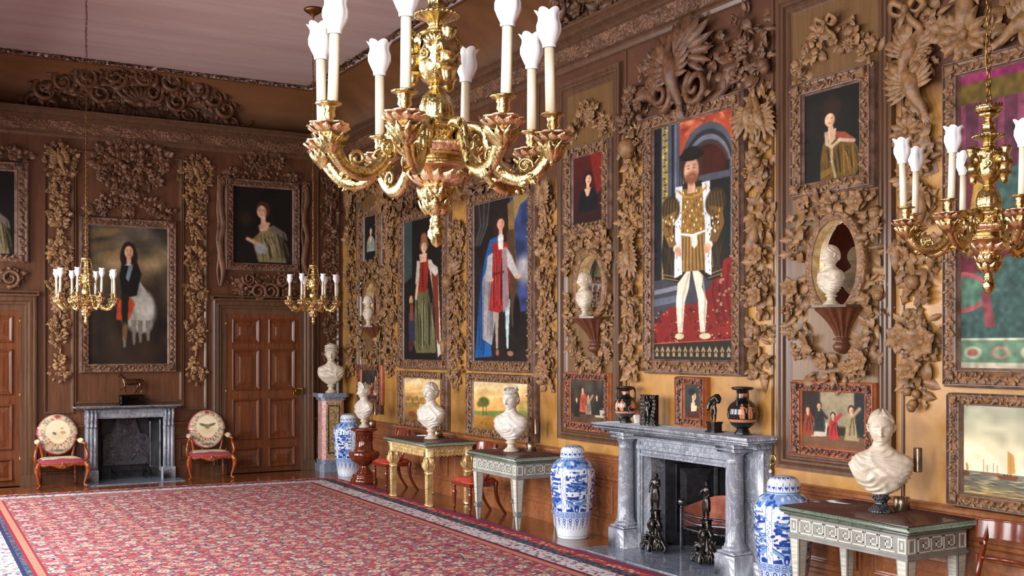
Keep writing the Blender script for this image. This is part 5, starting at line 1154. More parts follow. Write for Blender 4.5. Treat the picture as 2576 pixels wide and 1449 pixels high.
# ---------------------------------------------------------------- blue and white jars
def jar(label, x, y, H=1.015, seed=1, rot=0):
    t = thing('lidded_jar', label, 'jar', (x, y, 0), rot); k = H / 1.015
    prof = [(.0, .004), (.165, 0), (.174, .012), (.18, .06), (.19, .129), (.211, .254), (.225, .37), (.236, .486), (.248, .63), (.25, .68), (.243, .74), (.232, .78), (.205, .825), (.168, .853), (.14, .862), (.135, .87)]
    W_, H_ = 300, 230; p = Pt(W_, H_, 'dbe2ea', seed); r = random.Random(seed)
    B1, B2, B3, B4 = '1a3f96', '2f62b4', '7fa3d2', '122c6c'
    p.po([(0, 0), (1, 0), (1, .12), (0, .12)], B3, 2)
    for i in range(150): p.el(r.random(), r.uniform(.0, .14), .012, .018, r.choice([B1, B2, 'e9eef4']), .5, .8)
    for s in range(5):
        u0 = s / 5 + .01; u1 = u0 + .16
        p.po([(u0, .13), (u1, .13), (u1, .645), (u0, .645)], 'dfe5ec', 1)
        for i in range(34):
            u, v = r.uniform(u0, u1 - .05), r.uniform(.14, .55); w, h = r.uniform(.03, .09), r.uniform(.012, .03); w = min(w, u1 - u)
            sl = r.uniform(-.03, .03); c = r.choice([B3, B3, B2, B1]); p.po([(u, v), (u + w, v + sl), (u + w, v + sl + h), (u, v + h)], c, 0); p.li([(u, v), (u + w, v + sl)], .0022, B4)
            if r.random() < .6:
                for j in range(5): p.li([(u + w * j / 5, v), (u + w * j / 5, v + h)], .001, B1, .8)
        for i in range(44): p.el(r.uniform(u0, u1), r.uniform(.14, .62), r.uniform(.004, .012), r.uniform(.006, .02), r.choice([B1, B1, B2]), .6, .95, r.random() * 3)
        p.po([(u0, .5), (u0 + .08, .58), (u0 + .08, .62), (u0, .545)], B3); p.li([(u0, .5), (u0 + .08, .58), (u1, .5)], .003, B4); p.po([(u0 + .08, .58), (u1, .5), (u1, .545), (u0 + .08, .62)], B3)
        p.el(u0 + .08, .61, .018, .05, B1, .4); p.el(u0 + .08, .625, .006, .02, 'cfdcec', .5); p.po([(u0, .62), (u0 + .05, .6), (u0 + .06, .648), (u0, .648)], B1); p.po([(u1 - .05, .605), (u1, .62), (u1, .648), (u1 - .05, .648)], B1)
        p.po([(u1 + .002, .12), (u1 + .036, .12), (u1 + .036, .65), (u1 + .002, .65)], 'eef2f6')
        for i in range(28): p.el(u1 + .019 + r.uniform(-.012, .012), .13 + i * .018, .004, .006, B1, .5, .9)
        p.li([(u1, .13), (u1, .65)], .0018, B2); p.li([(u1 + .038, .13), (u1 + .038, .65)], .0018, B2)
    p.po([(0, .65), (1, .65), (1, .735), (0, .735)], B3, 1, .7)
    for i in range(22):
        u = (i + .5) / 22; p.el(u, .692, .016, .03, B1, .3); p.el(u, .692, .0125, .0235, 'dfe8f2', .3)
        for q in range(3): a = q * 2.1 + i; p.el(u + .006 * math.cos(a), .692 + .012 * math.sin(a), .004, .009, B1, .5, 1, a)
    for i in range(18):
        u = (i + .5) / 18; p.li([(u - .026, .74), (u - .022, .82), (u + .0, .89), (u + .0, .9)] if 0 else [(u - .027, .74), (u - .022, .8), (u - .028, .87)], .002, B1)
        for q, (dv, s_) in enumerate(((.755, .015), (.79, .012), (.82, .009), (.85, .006))):
            p.el(u, dv, s_, s_ * 1.3, B1, .4); p.el(u, dv, s_ * .5, s_ * .6, 'dfe8f2', .6)
    p.po([(0, .955), (1, .955), (1, .965), (0, .965)], '7fa0d0', 1, .8)
    img = np.clip(p.a, 0, 1); zs = np.array([q[1] for q in prof[1:]]); rs = np.array([q[0] for q in prof[1:]])
    def fn(w, h, zs=zs, rs=rs):
        tt = np.linspace(1, 0, h); z = zs[0] + (zs[-1] - zs[0]) * tt; rr = np.interp(z, zs, rs); th = np.linspace(0, 2 * PI, w, endpoint=False)
        return np.stack([rr[:, None] * np.cos(th), rr[:, None] * np.sin(th), np.repeat(z[:, None], w, 1)], -1).reshape(-1, 3) * k
    colgrid(img, fn, 'body', 'porcelain', t, wrap=True)
    q = Pt(240, 60, 'dbe2ea', seed + 1)
    for i in range(16):
        u = (i + .5) / 16
        for v, s_ in ((.36, .02), (.76, .018)): q.el(u + (.03 if v > .5 else 0), v, s_, s_ * 3.2, B1, .4); q.el(u + (.03 if v > .5 else 0), v - .03, s_ * .5, s_ * 1.4, 'cfdcec', .6); q.el(u + (.03 if v > .5 else 0), v + .08, s_ * .4, s_ * 1.1, B2, .6)
        q.li([(u + .031, .22), (u + .022, .5)], .003, B1); q.li([(u, .62), (u - .008, .88)], .003, B1)
    q.po([(0, .93), (1, .93), (1, .96), (0, .96)], B2); q.po([(0, 0), (1, 0), (1, .08), (0, .08)], B3)
    LP = [(.137, .868), (.14, .885), (.139, .93), (.13, .965), (.112, .99), (.08, 1.006), (.04, 1.013), (.001, 1.015)]
    lz = np.array([a[1] for a in LP]); lr = np.array([a[0] for a in LP]); cl = np.concatenate([[0], np.cumsum(np.hypot(np.diff(lz), np.diff(lr)))]); cl /= cl[-1]
    def fl(w, h):
        tt = np.linspace(1, 0, h); z = np.interp(tt, cl, lz); rr = np.interp(tt, cl, lr); th = np.linspace(0, 2 * PI, w, endpoint=False)
        return np.stack([rr[:, None] * np.cos(th), rr[:, None] * np.sin(th), np.repeat(z[:, None], w, 1)], -1).reshape(-1, 3) * k
    colgrid(np.clip(q.a, 0, 1), fl, 'lid', 'porcelain', t, wrap=True)
x = -.36; jar('tall blue and white lidded jar between the grey table and the fireplace', x, ray_at_x(1441, x), 1.0, 1)
x = -.40; jar('tall blue and white lidded jar at the right of the fireplace, nearest the camera', x, ray_at_x(1971, x), 1.0, 2, 1.0)
x = -.36; jar('farthest blue and white lidded jar, beside the corner pedestal', x, ray_at_x(877, x), 1.0, 3, 2.2)
# ---------------------------------------------------------------- console tables
def fret(g, x0, x1, z0, z1, y, n, w=.009):
    cw = (x1 - x0) / n; h = z1 - z0
    def seg_(a, b):
        g.box(min(a[0], b[0]) - w / 2, max(a[0], b[0]) + w / 2, y - .004, y, min(a[1], b[1]) - w / 2, max(a[1], b[1]) + w / 2)
    for k in range(n):
        P = [(0, .08), (0, .92), (.82, .92), (.82, .3), (.4, .3), (.4, .62), (.6, .62)]
        P = [(x0 + (k + a) * cw, z0 + b * h) for a, b in P]
        for a, b in zip(P[:-1], P[1:]): seg_(a, b)
        seg_((x0 + k * cw, z0 + .08 * h), (x0 + (k + 1) * cw, z0 + .08 * h))
def grey_table(label, xf, xb, yn, yf, H=TZ):
    # local frame: X along the wall towards the camera, -Y into the room
    L = abs(yn - yf); D = abs(xf - xb); cx, cy = (xf + xb) / 2, (yn + yf) / 2
    t = thing('console_table', label, 'table', (cx, cy, 0), -PI / 2); a, b = L / 2, D / 2
    g = G(); g.add(bbox(-a, a, -b, b, H - .055, H - .012, .014)); g.add(bbox(-a + .03, a - .03, -b + .03, b - .03, H - .075, H - .05, .01)); tp = mk('table_top', g, 'green_marble', t)
    g = G(); g.add(bbox(-a + .02, a - .02, -b + .02, b - .02, H - .012, H, .003)); mk('red_stone_slab', g, 'porphyry', tp)
    fz0, fz1 = H - .235, H - .075; g = G(); i = .06
    g.box(-a + i, a - i, -b + i, b - i, fz0, fz1); g.add(box(-a + i - .01, a - i + .01, -b + i - .01, b - i + .01, fz0 - .012, fz0 + .008), 0, False); fr = mk('frieze', g, 'grey_paint', t)
    g = G(); nb = max(5, int((L - 2 * i - .2) / .13)); fret(g, -a + i + .11, a - i - .11, fz0 + .025, fz1 - .02, -b + i, nb)
    mk('greek_key', g, 'key_pale', fr); g = G(); g2 = G(); fret(g2, -b + i + .11, b - i - .11, fz0 + .025, fz1 - .02, -a + i, max(3, int((D - .32) / .11)))
    for rz_ in (PI / 2, -PI / 2):
        g3 = G(); g3.add(tf((np.concatenate(g2.v), g2.f), rot=(0, 0, rz_)), 0, False); mk('greek_key', g3, 'key_pale', fr)
    for cx_ in (-a + i + .045, a - i - .045): g.add(rframe((cx_ - .035, cx_ + .035, fz0 + .03, fz1 - .025), (cx_ - .025, cx_ + .025, fz0 + .042, fz1 - .037), [(0, -b + i), (0, -b + i - .004), (1, -b + i - .004), (1, -b + i)]), 0, False); g.box(cx_ - .008, cx_ + .008, -b + i - .004, -b + i, fz0 + .06, fz1 - .055)
    for cy_ in (-b + i + .045, b - i - .045):
        s_ = rframe((cy_ - .035, cy_ + .035, fz0 + .03, fz1 - .025), (cy_ - .025, cy_ + .025, fz0 + .042, fz1 - .037), [(0, -a + i), (0, -a + i - .004), (1, -a + i - .004), (1, -a + i)]); g.add(tf(s_, rot=(0, 0, PI / 2)), 0, False)
    mk('corner_block', g, 'key_pale', fr)
    for sx in (-1, 1):
        for sy in (-1, 1):
            lx, ly = sx * (a - i - .048), sy * (b - i - .048)
            def fr4(z, w): return [(-w, -w, z), (w, -w, z), (w, w, z), (-w, w, z)]
            V = []; ZW = [(fz0, .05), (.2, .03), (.197, .042), (.165, .042), (.16, .03), (0, .017)]
            for z, w in ZW: V += fr4(z, w)
            F = [(q * 4 + k, q * 4 + (k + 1) % 4, (q + 1) * 4 + (k + 1) % 4, (q + 1) * 4 + k) for q in range(len(ZW) - 1) for k in range(4)] + [(0, 1, 2, 3), (23, 22, 21, 20)]
            g = G(); g.add((np.array(V), F), 0, False); lg = mk('leg', g, 'grey_paint', t, loc=(lx, ly, 0))
            g = G()
            for k in range(4):
                for (z1, w1, z0, w0) in ((fz0 - .02, .049, .215, .0325), (.15, .0285, .02, .0195)):
                    q1, q0 = w1 - .012, w0 - .010
                    Q = np.array([(-q0, -w0 - .002, z0), (q0, -w0 - .002, z0), (q1, -w1 - .002, z1), (-q1, -w1 - .002, z1)]); g.add(tf((Q, [(0, 1, 2, 3)]), rot=(0, 0, k * PI / 2)), 0, False)
            mk('pale_banding', g, 'stripe_wood', lg)
    return t
grey_table('pale grey table with Greek key frieze under the large bust, nearest the right edge', -.80, -.06, -12.56, -11.32)
grey_table('pale grey table with Greek key frieze left of the fireplace, behind the blue jar', -.78, -.06, -7.20, -6.05)
def gilt_table(xf, xb, yn, yf, H=TZ):
    L = abs(yn - yf); D = abs(xf - xb); t = thing('gilt_table', 'gilded console table with scroll legs and green marble top', 'table', ((xf + xb) / 2, (yn + yf) / 2, 0), -PI / 2); a, b = L / 2, D / 2
    g = G(); g.add(bbox(-a, a, -b, b, H - .05, H - .01, .014)); tp = mk('table_top', g, 'green_marble', t)
    g = G(); g.add(bbox(-a + .03, a - .03, -b + .03, b - .03, H - .01, H, .003)); mk('red_stone_slab', g, 'porphyry', tp)
    g = G(); i = .07; g.add(box(-a + i, a - i, -b + i, b - i, H - .17, H - .05), 0, False); g.add(box(-a + i - .02, a - i + .02, -b + i - .02, b - i + .02, H - .07, H - .05), 0, False); g.add(box(-a + i - .008, a - i + .008, -b + i - .008, b - i + .008, H - .175, H - .16), 0, False)
    for (LL, yy, rz_) in ((a - i, -b + i, 0), (b - i, -a + i, PI / 2), (b - i, -a + i, -PI / 2)):
        n_ = int(2 * LL / .05)
        for k in range(n_):
            x_ = -LL + (k + .5) * 2 * LL / n_; g.add(tf(tube([(x_ + .022 * math.cos(q), yy - .004, H - .115 + .022 * math.sin(q)) for q in np.linspace(0, 2 * PI, 11)], .006, 5, False), rot=(0, 0, rz_))); g.add(tf(ell((x_, yy - .004, H - .18), (.008, .008, .008), 6, 4), rot=(0, 0, rz_)))
    mk('frieze', g, 'gilt', t)
    for sx in (-1, 1):
        for sy in (-1, 1):
            lx, ly = sx * (a - i - .04), sy * (b - i - .04); g = G()
            g.add(bbox(-.055, .055, -.05, .05, H - .19, H - .055, .006))
            g.add(tube(spline([(0, .0, H - .18), (sx * .02, -.03 * -sy * -1, H - .26), (0, 0, H - .36), (0, 0, .46)], 5), [.05, .058, .045, .04], 4, up=(1, 1, 0)))
            g.add(bbox(-.05, .05, -.045, .045, .42, .46, .008)); g.add(prism([(-.042, .42), (.042, .42), (.028, .1), (.034, .04), (-.034, .04), (-.028, .1)], -.034, .034), 0, False)
            g.add(bbox(-.045, .045, -.045, .045, 0, .045, .01))
            for fy in (-1, 1):
                g.add(tube([(p_[0] + sx * 0, p_[1] + fy * .042, p_[2] + H - .235) for p_ in spiral(1.6, .045, .01, 18, 0)], [.016, .01], 6))
                for k in range(5): g.add(tf(LSM[2], ((k - 2) * .016, fy * .045, .47), (0 if fy < 0 else PI, (k - 2) * .2, 0), (.05, .05, .11 if fy < 0 else -.11)))
                for k in range(7): g.add(tube([(.022 * math.cos(q), fy * .036, .36 - k * .035 + .018 * math.sin(q)) for q in np.linspace(PI, 2 * PI, 7)], .005, 4))
            for fx in (-1, 1):
                for k in range(5): g.add(tf(tf(LSM[2], ((k - 2) * .016, -.05, .47), (0, (k - 2) * .2, 0), (.05, .05, .11)), rot=(0, 0, fx * PI / 2)))
            mk('leg', g, 'gilt', t, loc=(lx, ly, 0))
gilt_table(-.86, -.08, -5.06, -3.72)
# ---------------------------------------------------------------- red seated side chairs
def side_chair(label, x, y, rz=-PI / 2, group=None):
    t = thing('side_chair', label, 'chair', (x, y, 0), rz, group)
    g = G(); P = [(-.24, -.22), (.24, -.22), (.2, .2), (-.2, .2)]; g.add(prism(P, .355, .4, 'z'), 0, False); mk('seat_rail', g, 'mahogany', t)
    g = G(); nn = 17; V = []
    for j in range(nn):
        for i_ in range(nn):
            u, v = -1 + 2 * i_ / (nn - 1), -1 + 2 * j / (nn - 1); e = (1 - abs(u) ** 6) * (1 - abs(v) ** 6); V.append((u * (.235 - .02 * (v + 1)), v * .205, .40 + .052 * e ** .4 + .01 * e))
    g.add((np.array(V), grid_faces(nn, nn))); g.add(prism([(-.236, -.216), (.236, -.216), (.196, .2), (-.196, .2)], .395, .415, 'z')); mk('seat', g, 'red_leather', t)
    for sx in (-1, 1):
        g = G(); g.add(lathe(dense([(.022, .36), (.024, .33), (.016, .325), (.024, .31), (.016, .3), (.027, .285), (.024, .2), (.019, .1), (.022, .09), (.014, .08), (.011, .0)], 2), 16, mul=lambda t_, i, z: 1 + (.08 * math.cos(8 * t_) if .1 < z < .28 else 0))); mk('leg', g, 'mahogany', t, loc=(sx * .21, -.195, 0))
        g = G(); g.add(tube(spline([(0, 0, .41), (0, -.01, .3), (0, .03, .15), (0, .13, .0)], 6), [.026, .026, .022, .018], 4, up=(1, 1, 0))); mk('leg', g, 'mahogany', t, loc=(sx * .19, .18, 0))
        g = G(); g.add(tube(spline([(0, -.1, .4), (0, .04, .46), (0, .1, .6), (0, .16, .76), (0, .19, .86)], 6), [.02, .022, .02, .018], 4, up=(1, 1, 0))); g.add(bbox(-.025, .025, .12, .15, .7, .745, .008)); mk('back_post', g, 'mahogany', t, loc=(sx * .19, 0, 0))
    g = G(); nn = 21; V = []
    for j in range(6):
        for i_ in range(nn):
            u = -1 + 2 * i_ / (nn - 1); V.append((u * .245, .135 + .06 * (1 - u * u) + .012 * j / 5, .75 + .12 * j / 5))
    F = grid_faces(nn, 6); V2 = [(a_, b_ + .02, c_) for a_, b_, c_ in V]; g.add((np.array(V), F)); g.add((np.array(V2), [tuple(reversed(f)) for f in F])); g.add(box(-.25, -.243, .135, .17, .75, .87), 0, False); g.add(box(.243, .25, .135, .17, .75, .87), 0, False)
    g.add(tube([(u * .245, .155 + .06 * (1 - u * u), .872) for u in np.linspace(-1, 1, 15)], .011, 6)); g.add(tube([(u * .2, .1 + .06 * (1 - u * u), .62) for u in np.linspace(-1, 1, 15)], .014, 6)); mk('top_rail', g, 'mahogany', t)
    return t
side_chair('red-seated mahogany chair between the urn pedestal and the gilt table', -.46, -3.16, -PI / 2)
side_chair('red-seated mahogany chair between the gilt table and the grey table', -.48, -5.74, -PI / 2)
side_chair('mahogany chair at the lower right corner, cut by the frame edge', -.46, -12.98, -PI / 2)
# ---------------------------------------------------------------- tapestry armchairs
def tap(kind, back):
    p = Pt(120, 130, 'd8c8a4', kind); r = random.Random(kind); p.nz(.06, 20)
    if back:
        p.el(.5, .5, .52, .54, '8f3444', .05); p.el(.5, .48, .46, .48, 'c9b894', .08)
        for i in range(210): a = r.random() * 6.28; q = r.uniform(.3, .47); p.el(.5 + q * math.cos(a), .48 + q * math.sin(a), r.uniform(.012, .035), r.uniform(.008, .02), r.choice(['7d8374', '5a6a6c', 'b85a60', 'c98a88', '8a8a70', 'ded0b0']), .6, .85, a)
        p.el(.5, .42, .3, .3, 'b9a27c', .06); p.el(.5, .42, .285, .285, 'e0d2b2', .08); p.el(.5, .52, .22, .1, 'c9b68c', .9, .7)
        if kind == 1: p.el(.42, .46, .05, .03, '5a5a52', .5, .9, .6); p.el(.62, .44, .06, .035, 'b09262', .6); p.el(.6, .34, .04, .02, 'c0876a', .6)
        else: p.el(.4, .38, .12, .035, '6a5a42', .4, .9, .35); p.el(.6, .38, .12, .035, '6a5a42', .4, .9, -.35); p.el(.5, .42, .06, .06, '80704e', .5)
        [p.el(.5 + .25 * math.cos(q), .5 + .25 * math.sin(q), .03, .02, 'a83244' if k % 2 else 'b86a5c', .6, .85, q) for k, q in enumerate(np.linspace(.4, 2.74, 9))]; p.el(.5, .87, .16, .03, '4a5054', .8, .7); p.el(.5, .06, .06, .04, 'a83244', .6)
    else:
        for i in range(170): p.el(r.random(), r.random(), r.uniform(.012, .04), r.uniform(.005, .014), r.choice(['a84452', '6a7470', 'c9b58c', 'c98a88', '7d6f52']), .7, .8, r.uniform(-.6, .6))
        for e in (0, 1): p.po([(0, .85), (.3, .9), (.5, .84), (.7, .9), (1, .85), (1, 1), (0, 1)], '8f3444', 2, .8)
        p.po([(0, 0), (.06, 0), (.08, 1), (0, 1)], '8f3444', 2, .8); p.po([(.94, 0), (1, 0), (1, 1), (.92, 1)], '8f3444', 2, .8)
    return np.clip(p.a, 0, 1)
def armchair(label, x, y, rz, kind, group='tapestry armchairs beside the small fireplace'):
    t = thing('armchair', label, 'armchair', (x, y, 0), rz, group)
    def fb(w, h):
        V = []
        for j in range(h):
            for i_ in range(w):
                u, v = -1 + 2 * i_ / (w - 1), -1 + 2 * j / (h - 1)
                X_, Z_ = u * math.sqrt(1 - v * v / 2), -v * math.sqrt(1 - u * u / 2); q = min(1, X_ * X_ + Z_ * Z_); s_ = (.94 if Z_ < 0 else 1)
                V.append((X_ * .30 * s_, -.06 * (1 - q ** 6) + (Z_ + 1) * .05, Z_ * .305 + .75))
        return np.array(V)
    im = tap(kind, True); hh, ww = im.shape[:2]; uu, vv = np.meshgrid(np.linspace(-1, 1, ww), np.linspace(-1, 1, hh))
    im = im[np.clip(((vv * np.sqrt(1 - uu * uu / 2) + 1) / 2 * hh).astype(int), 0, hh - 1), np.clip(((uu * np.sqrt(1 - vv * vv / 2) + 1) / 2 * ww).astype(int), 0, ww - 1)]
    colgrid(im, fb, 'back_cushion', 'tapestry', t, loc=(0, .17, 0))
    g = G(); g.add(tube([(.275 * math.cos(q) * (.94 if math.sin(q) < 0 else 1), .175 + (math.sin(q) + 1) * .05 + .025, .75 + .285 * math.sin(q)) for q in np.linspace(0, 2 * PI, 49)], .010, 8, False)); g.add(tf(lathe([(.0, -.01), (.26, -.01), (.26, .02), (0, .02)], 40, cap=False), (0, .215, .75), (PI / 2 - .16, 0, 0)))
    for sx in (-1, 1): g.add(tube(spline([(sx * .2, .2, .32), (sx * .21, .2, .45), (sx * .24, .21, .6)], 4), .022, 8))
    mk('back_frame', g, 'walnut', t)
    def fs(w, h):
        V = []
        for j in range(h):
            for i_ in range(w):
                u, v = -1 + 2 * i_ / (w - 1), -1 + 2 * (1 - j / (h - 1)); e = (1 - abs(u) ** 5) * (1 - abs(v) ** 5)
                V.append((u * (.325 - .04 * (v + 1) / 2), v * .25 - .03 * (1 - u * u) * (v < 0) * abs(v), .365 + .075 * max(e, 0) ** .45))
        return np.array(V)
    colgrid(tap(kind + 5, False), fs, 'seat_cushion', 'tapestry', t, loc=(0, -.02, 0))
    g = G(); n_ = 41; V = []
    for i_ in range(n_):
        u = -1 + 2 * i_ / (n_ - 1); yb = -.255 - .035 * (1 - u * u); dz = .055 + .03 * math.exp(-(u / .28) ** 2) - .02 * math.exp(-((abs(u) - .5) / .15) ** 2)
        V += [(u * .33, yb, .37), (u * .33, yb - .012, .37 - dz * .5), (u * .33, yb, .37 - dz), (u * .33, yb + .04, .37 - dz)]
    g.add((np.array(V), [(q * 4 + k, (q + 1) * 4 + k, (q + 1) * 4 + k + 1, q * 4 + k + 1) for q in range(n_ - 1) for k in range(3)]))
    g.add(box(-.325, .325, -.25, .23, .33, .37), 0, False); g.add(tf(LSM[2], (0, -.295, .3), None, .08)); g.add(tf(g_shell_s(), (0, -.3, .33), None, .1)); mk('seat_frame', g, 'walnut', t)
    g = G()
    for i_ in range(34): u = -1 + 2 * i_ / 33; g.add(ell((u * .325, -.262 - .035 * (1 - u * u), .372), (.0055, .005, .0055), 6, 4))
    mk('brass_nails', g, 'brass', t)
    for sx in (-1, 1):
        g = G(); g.add(tube(spline([(0, 0, .37), (sx * .035, -.035, .28), (sx * .015, -.015, .15), (-sx * .01, .01, .05), (sx * .02, -.025, .02), (sx * .025, -.035, .012)], 5), [.035, .036, .022, .016, .018, .012], 10)); g.add(tf(LSM[2], (sx * .03, -.055, .25), None, .1)); mk('leg', g, 'walnut', t, loc=(sx * .315, -.24, 0))
        g = G(); g.add(tube(spline([(0, 0, .36), (0, .02, .25), (0, .0, .12), (sx * .01, .03, .015)], 5), [.026, .026, .018, .018], 8)); mk('leg', g, 'walnut', t, loc=(sx * .25, .2, 0))
        g = G(); g.add(tube(spline([(sx * .33, -.12, .35), (sx * .36, -.16, .45), (sx * .34, -.13, .56), (sx * .33, -.17, .62), (sx * .32, -.19, .635), (sx * .31, -.1, .64), (sx * .29, .1, .66), (sx * .26, .2, .67)], 5), [.024, .022, .02, .022, .02], 8)); mk('arm', g, 'walnut', t)
        p = Pt(16, 24, 'cdbd98', kind); p.nz(.3, 6); fa = lambda w, h, sx=sx: tf(lathe(dense([(.004, -.11), (.036, -.09), (.042, 0), (.036, .09), (.004, .11)], 1), 16, cap=False), (sx * .30, .03, .665), (PI / 2, 0, 0))[0]
        colgrid(p.a[:5, :16], fa, 'arm_pad', 'tapestry', t, wrap=True)
    return t
def g_shell_s(): g = g_shell(); return (np.concatenate(g.v), g.f)
armchair('tapestry armchair left of the small fireplace, with a landscape medallion', -4.56, -.33, .02, 1)
armchair('tapestry armchair right of the small fireplace, with a spread bird on its back', -2.37, -.36, -.10, 2)
# ---------------------------------------------------------------- skinned figures
def skin(name, J, E_, m, parent, loc=(0, 0, 0), rot=(0, 0, 0), sc=1.0, root=0, sub=2):
    me = bpy.data.meshes.new(name); me.from_pydata([j[:3] for j in J], E_, []); me.materials.append(MT[m])
    o = link(name, me, parent, loc, rot, (sc,) * 3)
    sk = o.modifiers.new('skin', 'SKIN'); sk.use_smooth_shade = True
    for v, j in zip(me.skin_vertices[0].data, J): r_ = j[3]; v.radius = (r_, r_ if len(j) < 5 else j[4])
    me.skin_vertices[0].data[root].use_root = True
    s_ = o.modifiers.new('sub', 'SUBSURF'); s_.levels = sub; s_.render_levels = sub; return o
def human(name, parent, m, H, loc, rot=(0, 0, 0), arms=((-.14, -.08, .62), (.16, -.10, .80)), hands=((-.10, -.16, .50), (.06, -.14, .92)), lean=.02, leg=.04, head_=(.0, -.02), skirt=False):
    # proportions of the standing height (1.0); local -Y is the front
    J = [(0, 0, .52, .075, .055), (0, -.005, .60, .062, .045), (0, -.01, .70, .085, .055), (0, 0, .80, .08, .045), (lean, 0, .855, .03), (lean + head_[0], head_[1], .90, .045), (lean + head_[0], head_[1], .955, .05),
         (-.055, 0, .47, .058), (-.06 - leg, -.015, .27, .038), (-.06 - leg, .01, .06, .022), (-.06 - leg, -.05, .02, .02),
         (.055, 0, .47, .058), (.06 + leg * .5, -.04, .27, .038), (.06 + leg * .2, -.01, .06, .022), (.06 + leg * .2, -.07, .02, .02),
         (-.10, 0, .80, .036), arms[0] + (.027,), hands[0] + (.018,), (.10, 0, .80, .036), arms[1] + (.027,), hands[1] + (.018,)]
    E_ = [(0, 1), (1, 2), (2, 3), (3, 4), (4, 5), (5, 6), (0, 7), (7, 8), (8, 9), (9, 10), (0, 11), (11, 12), (12, 13), (13, 14), (3, 15), (15, 16), (16, 17), (3, 18), (18, 19), (19, 20)]
    J = [j[:3] + tuple(q * 1.3 for q in j[3:]) for j in J]; o = skin(name, J, E_, m, parent, loc, rot, H)
    g = G(); g.add(ell((lean + head_[0], head_[1] + .012, .95), (.05, .055, .052), 12, 8)); g.add(ell((lean + head_[0], head_[1] - .045, .925), (.008, .012, .014), 6, 5)); mk('hair', g, m, o)
    if skirt:
        g = G(); g.add(lathe(dense([(.085, .56), (.1, .5), (.105, .4), (.11, .3), (.1, .22)], 4), 32, mul=lambda t_, i, z: 1 + .08 * math.cos(9 * t_ + z * 12), cap=False, sy=.8)); mk('drapery', g, m, o)
    return o
# ---------------------------------------------------------------- large marble fireplace (local X along the wall towards the camera, -Y into the room)
FC = 9.31
t = thing('marble_fireplace', 'large grey marble fireplace with two round columns under the tall portrait', 'fireplace', (0, -FC, 0), -PI / 2)
o0, o1 = FS0 - FC, FS1 - FC; SH = 1.27; E0, E1 = 8.40 - FC, 10.40 - FC
for a, b in ((E0, o0), (o1, E1)): g = G(); g.add(bbox(a, b, -.10, -.001, .14, 1.16, .004)); g.add(bbox(a - .01, b + .01, -.115, -.001, 0, .14, .004)); mk('jamb', g, 'grey_marble', t)
for a, b in ((o0 - .085, o0), (o1, o1 + .085)): g = G(); g.add(box(a, b, -.125, -.1, .16, 1.1), 0, False); g.add(box(a + .02, b - .02, -.14, -.12, .16, 1.1), 0, False); g.add(box(a - .01, b + .01, -.15, -.1, .0, .16), 0, False); mk('pilaster_strip', g, 'grey_marble', t)
g = G(); g.add(box(o0, o1, -.10, -.001, FZ, 1.16), 0, False)
g.add(rframe((o0 - .07, o1 + .07, FZ - .03, 1.15), (o0 + .02, o1 - .02, FZ + .04, 1.10), [(0, -.1), (0, -.135), (.3, -.14), (.5, -.115), (.8, -.12), (1, -.1)]), 0, False); g.box(o0 - .07, o1 + .07, -.15, -.09, 1.02, 1.06); mk('lintel', g, 'grey_marble', t)
g = G(); S0, S1 = 8.13 - FC, 10.52 - FC
for (d, a, b, z0, z1) in ((.40, S0, S1, 1.235, 1.27), (.385, S0 + .01, S1 - .01, 1.215, 1.235), (.33, S0 + .1, S1 - .07, 1.19, 1.215)): g.add(bbox(a, b, -d, -.001, z0, z1, .004))
g.add(bbox(E0 - .02, E1 + .02, -.2, -.001, 1.15, 1.195, .004)); mk('mantel_shelf', g, 'grey_marble', t)
for sx, c in ((0, 8.49 - FC), (1, 10.15 - FC)):
    pt_ = -.205; g = G(); g.add(bbox(c - .135, c + .135, pt_ - .13, -.10, 0, .2, .006)); g.add(bbox(c - .12, c + .12, pt_ - .12, -.10, .2, .23, .01)); mk('plinth', g, 'grey_marble', t)
    g = G(); g.add(lathe([(.115, .23), (.118, .24), (.115, .262), (.098, .27), (.1, .285), (.088, .3), (.083, .45), (.08, .7), (.072, 1.0), (.074, 1.015), (.082, 1.02), (.074, 1.03), (.073, 1.08), (.082, 1.09), (.1, 1.11), (.105, 1.12)], 40)); g.v[-1] += np.array((c, pt_, 0)); cl = mk('column', g, 'grey_marble', t)
    g = G(); g.add(bbox(c - .115, c + .115, pt_ - .115, -.1, 1.115, 1.15, .004)); g.add(bbox(c - .125, c + .125, pt_ - .125, -.1, 1.15, 1.19, .004)); mk('capital', g, 'grey_marble', t)
g = G(); z1 = FZ
g = G(); g.add((np.array([(o0, 0, 0), (o0, .18, 0), (o0, .18, z1), (o0, 0, z1)]), [(0, 1, 2, 3)]), 0, False); mk('reveal', g, 'grey_marble', t); g = G(); g.add((np.array([(o1, 0, 0), (o1, .18, 0), (o1, .18, z1), (o1, 0, z1)]), [(3, 2, 1, 0)]), 0, False); mk('reveal', g, 'grey_marble', t)
g = G(); bx0, bx1, by = o0 + .34, o1 - .34, .72     # splayed firebox
for (a, b) in (((o0 + .001, .17), (bx0, by)), ((bx1, by), (o1 - .001, .17)), ((bx0, by), (bx1, by))):
    g.add((np.array([(a[0], a[1], 0), (b[0], b[1], 0), (b[0], b[1], z1 + .35), (a[0], a[1], z1 + .35)]), [(0, 1, 2, 3)]), 0, False)
g.add((np.array([(o0, .17, z1 + .3), (o1, .17, z1 + .3), (bx1, by, z1 + .3), (bx0, by, z1 + .3)]), [(0, 1, 2, 3)]), 0, False); mk('firebox', g, 'soot', t)
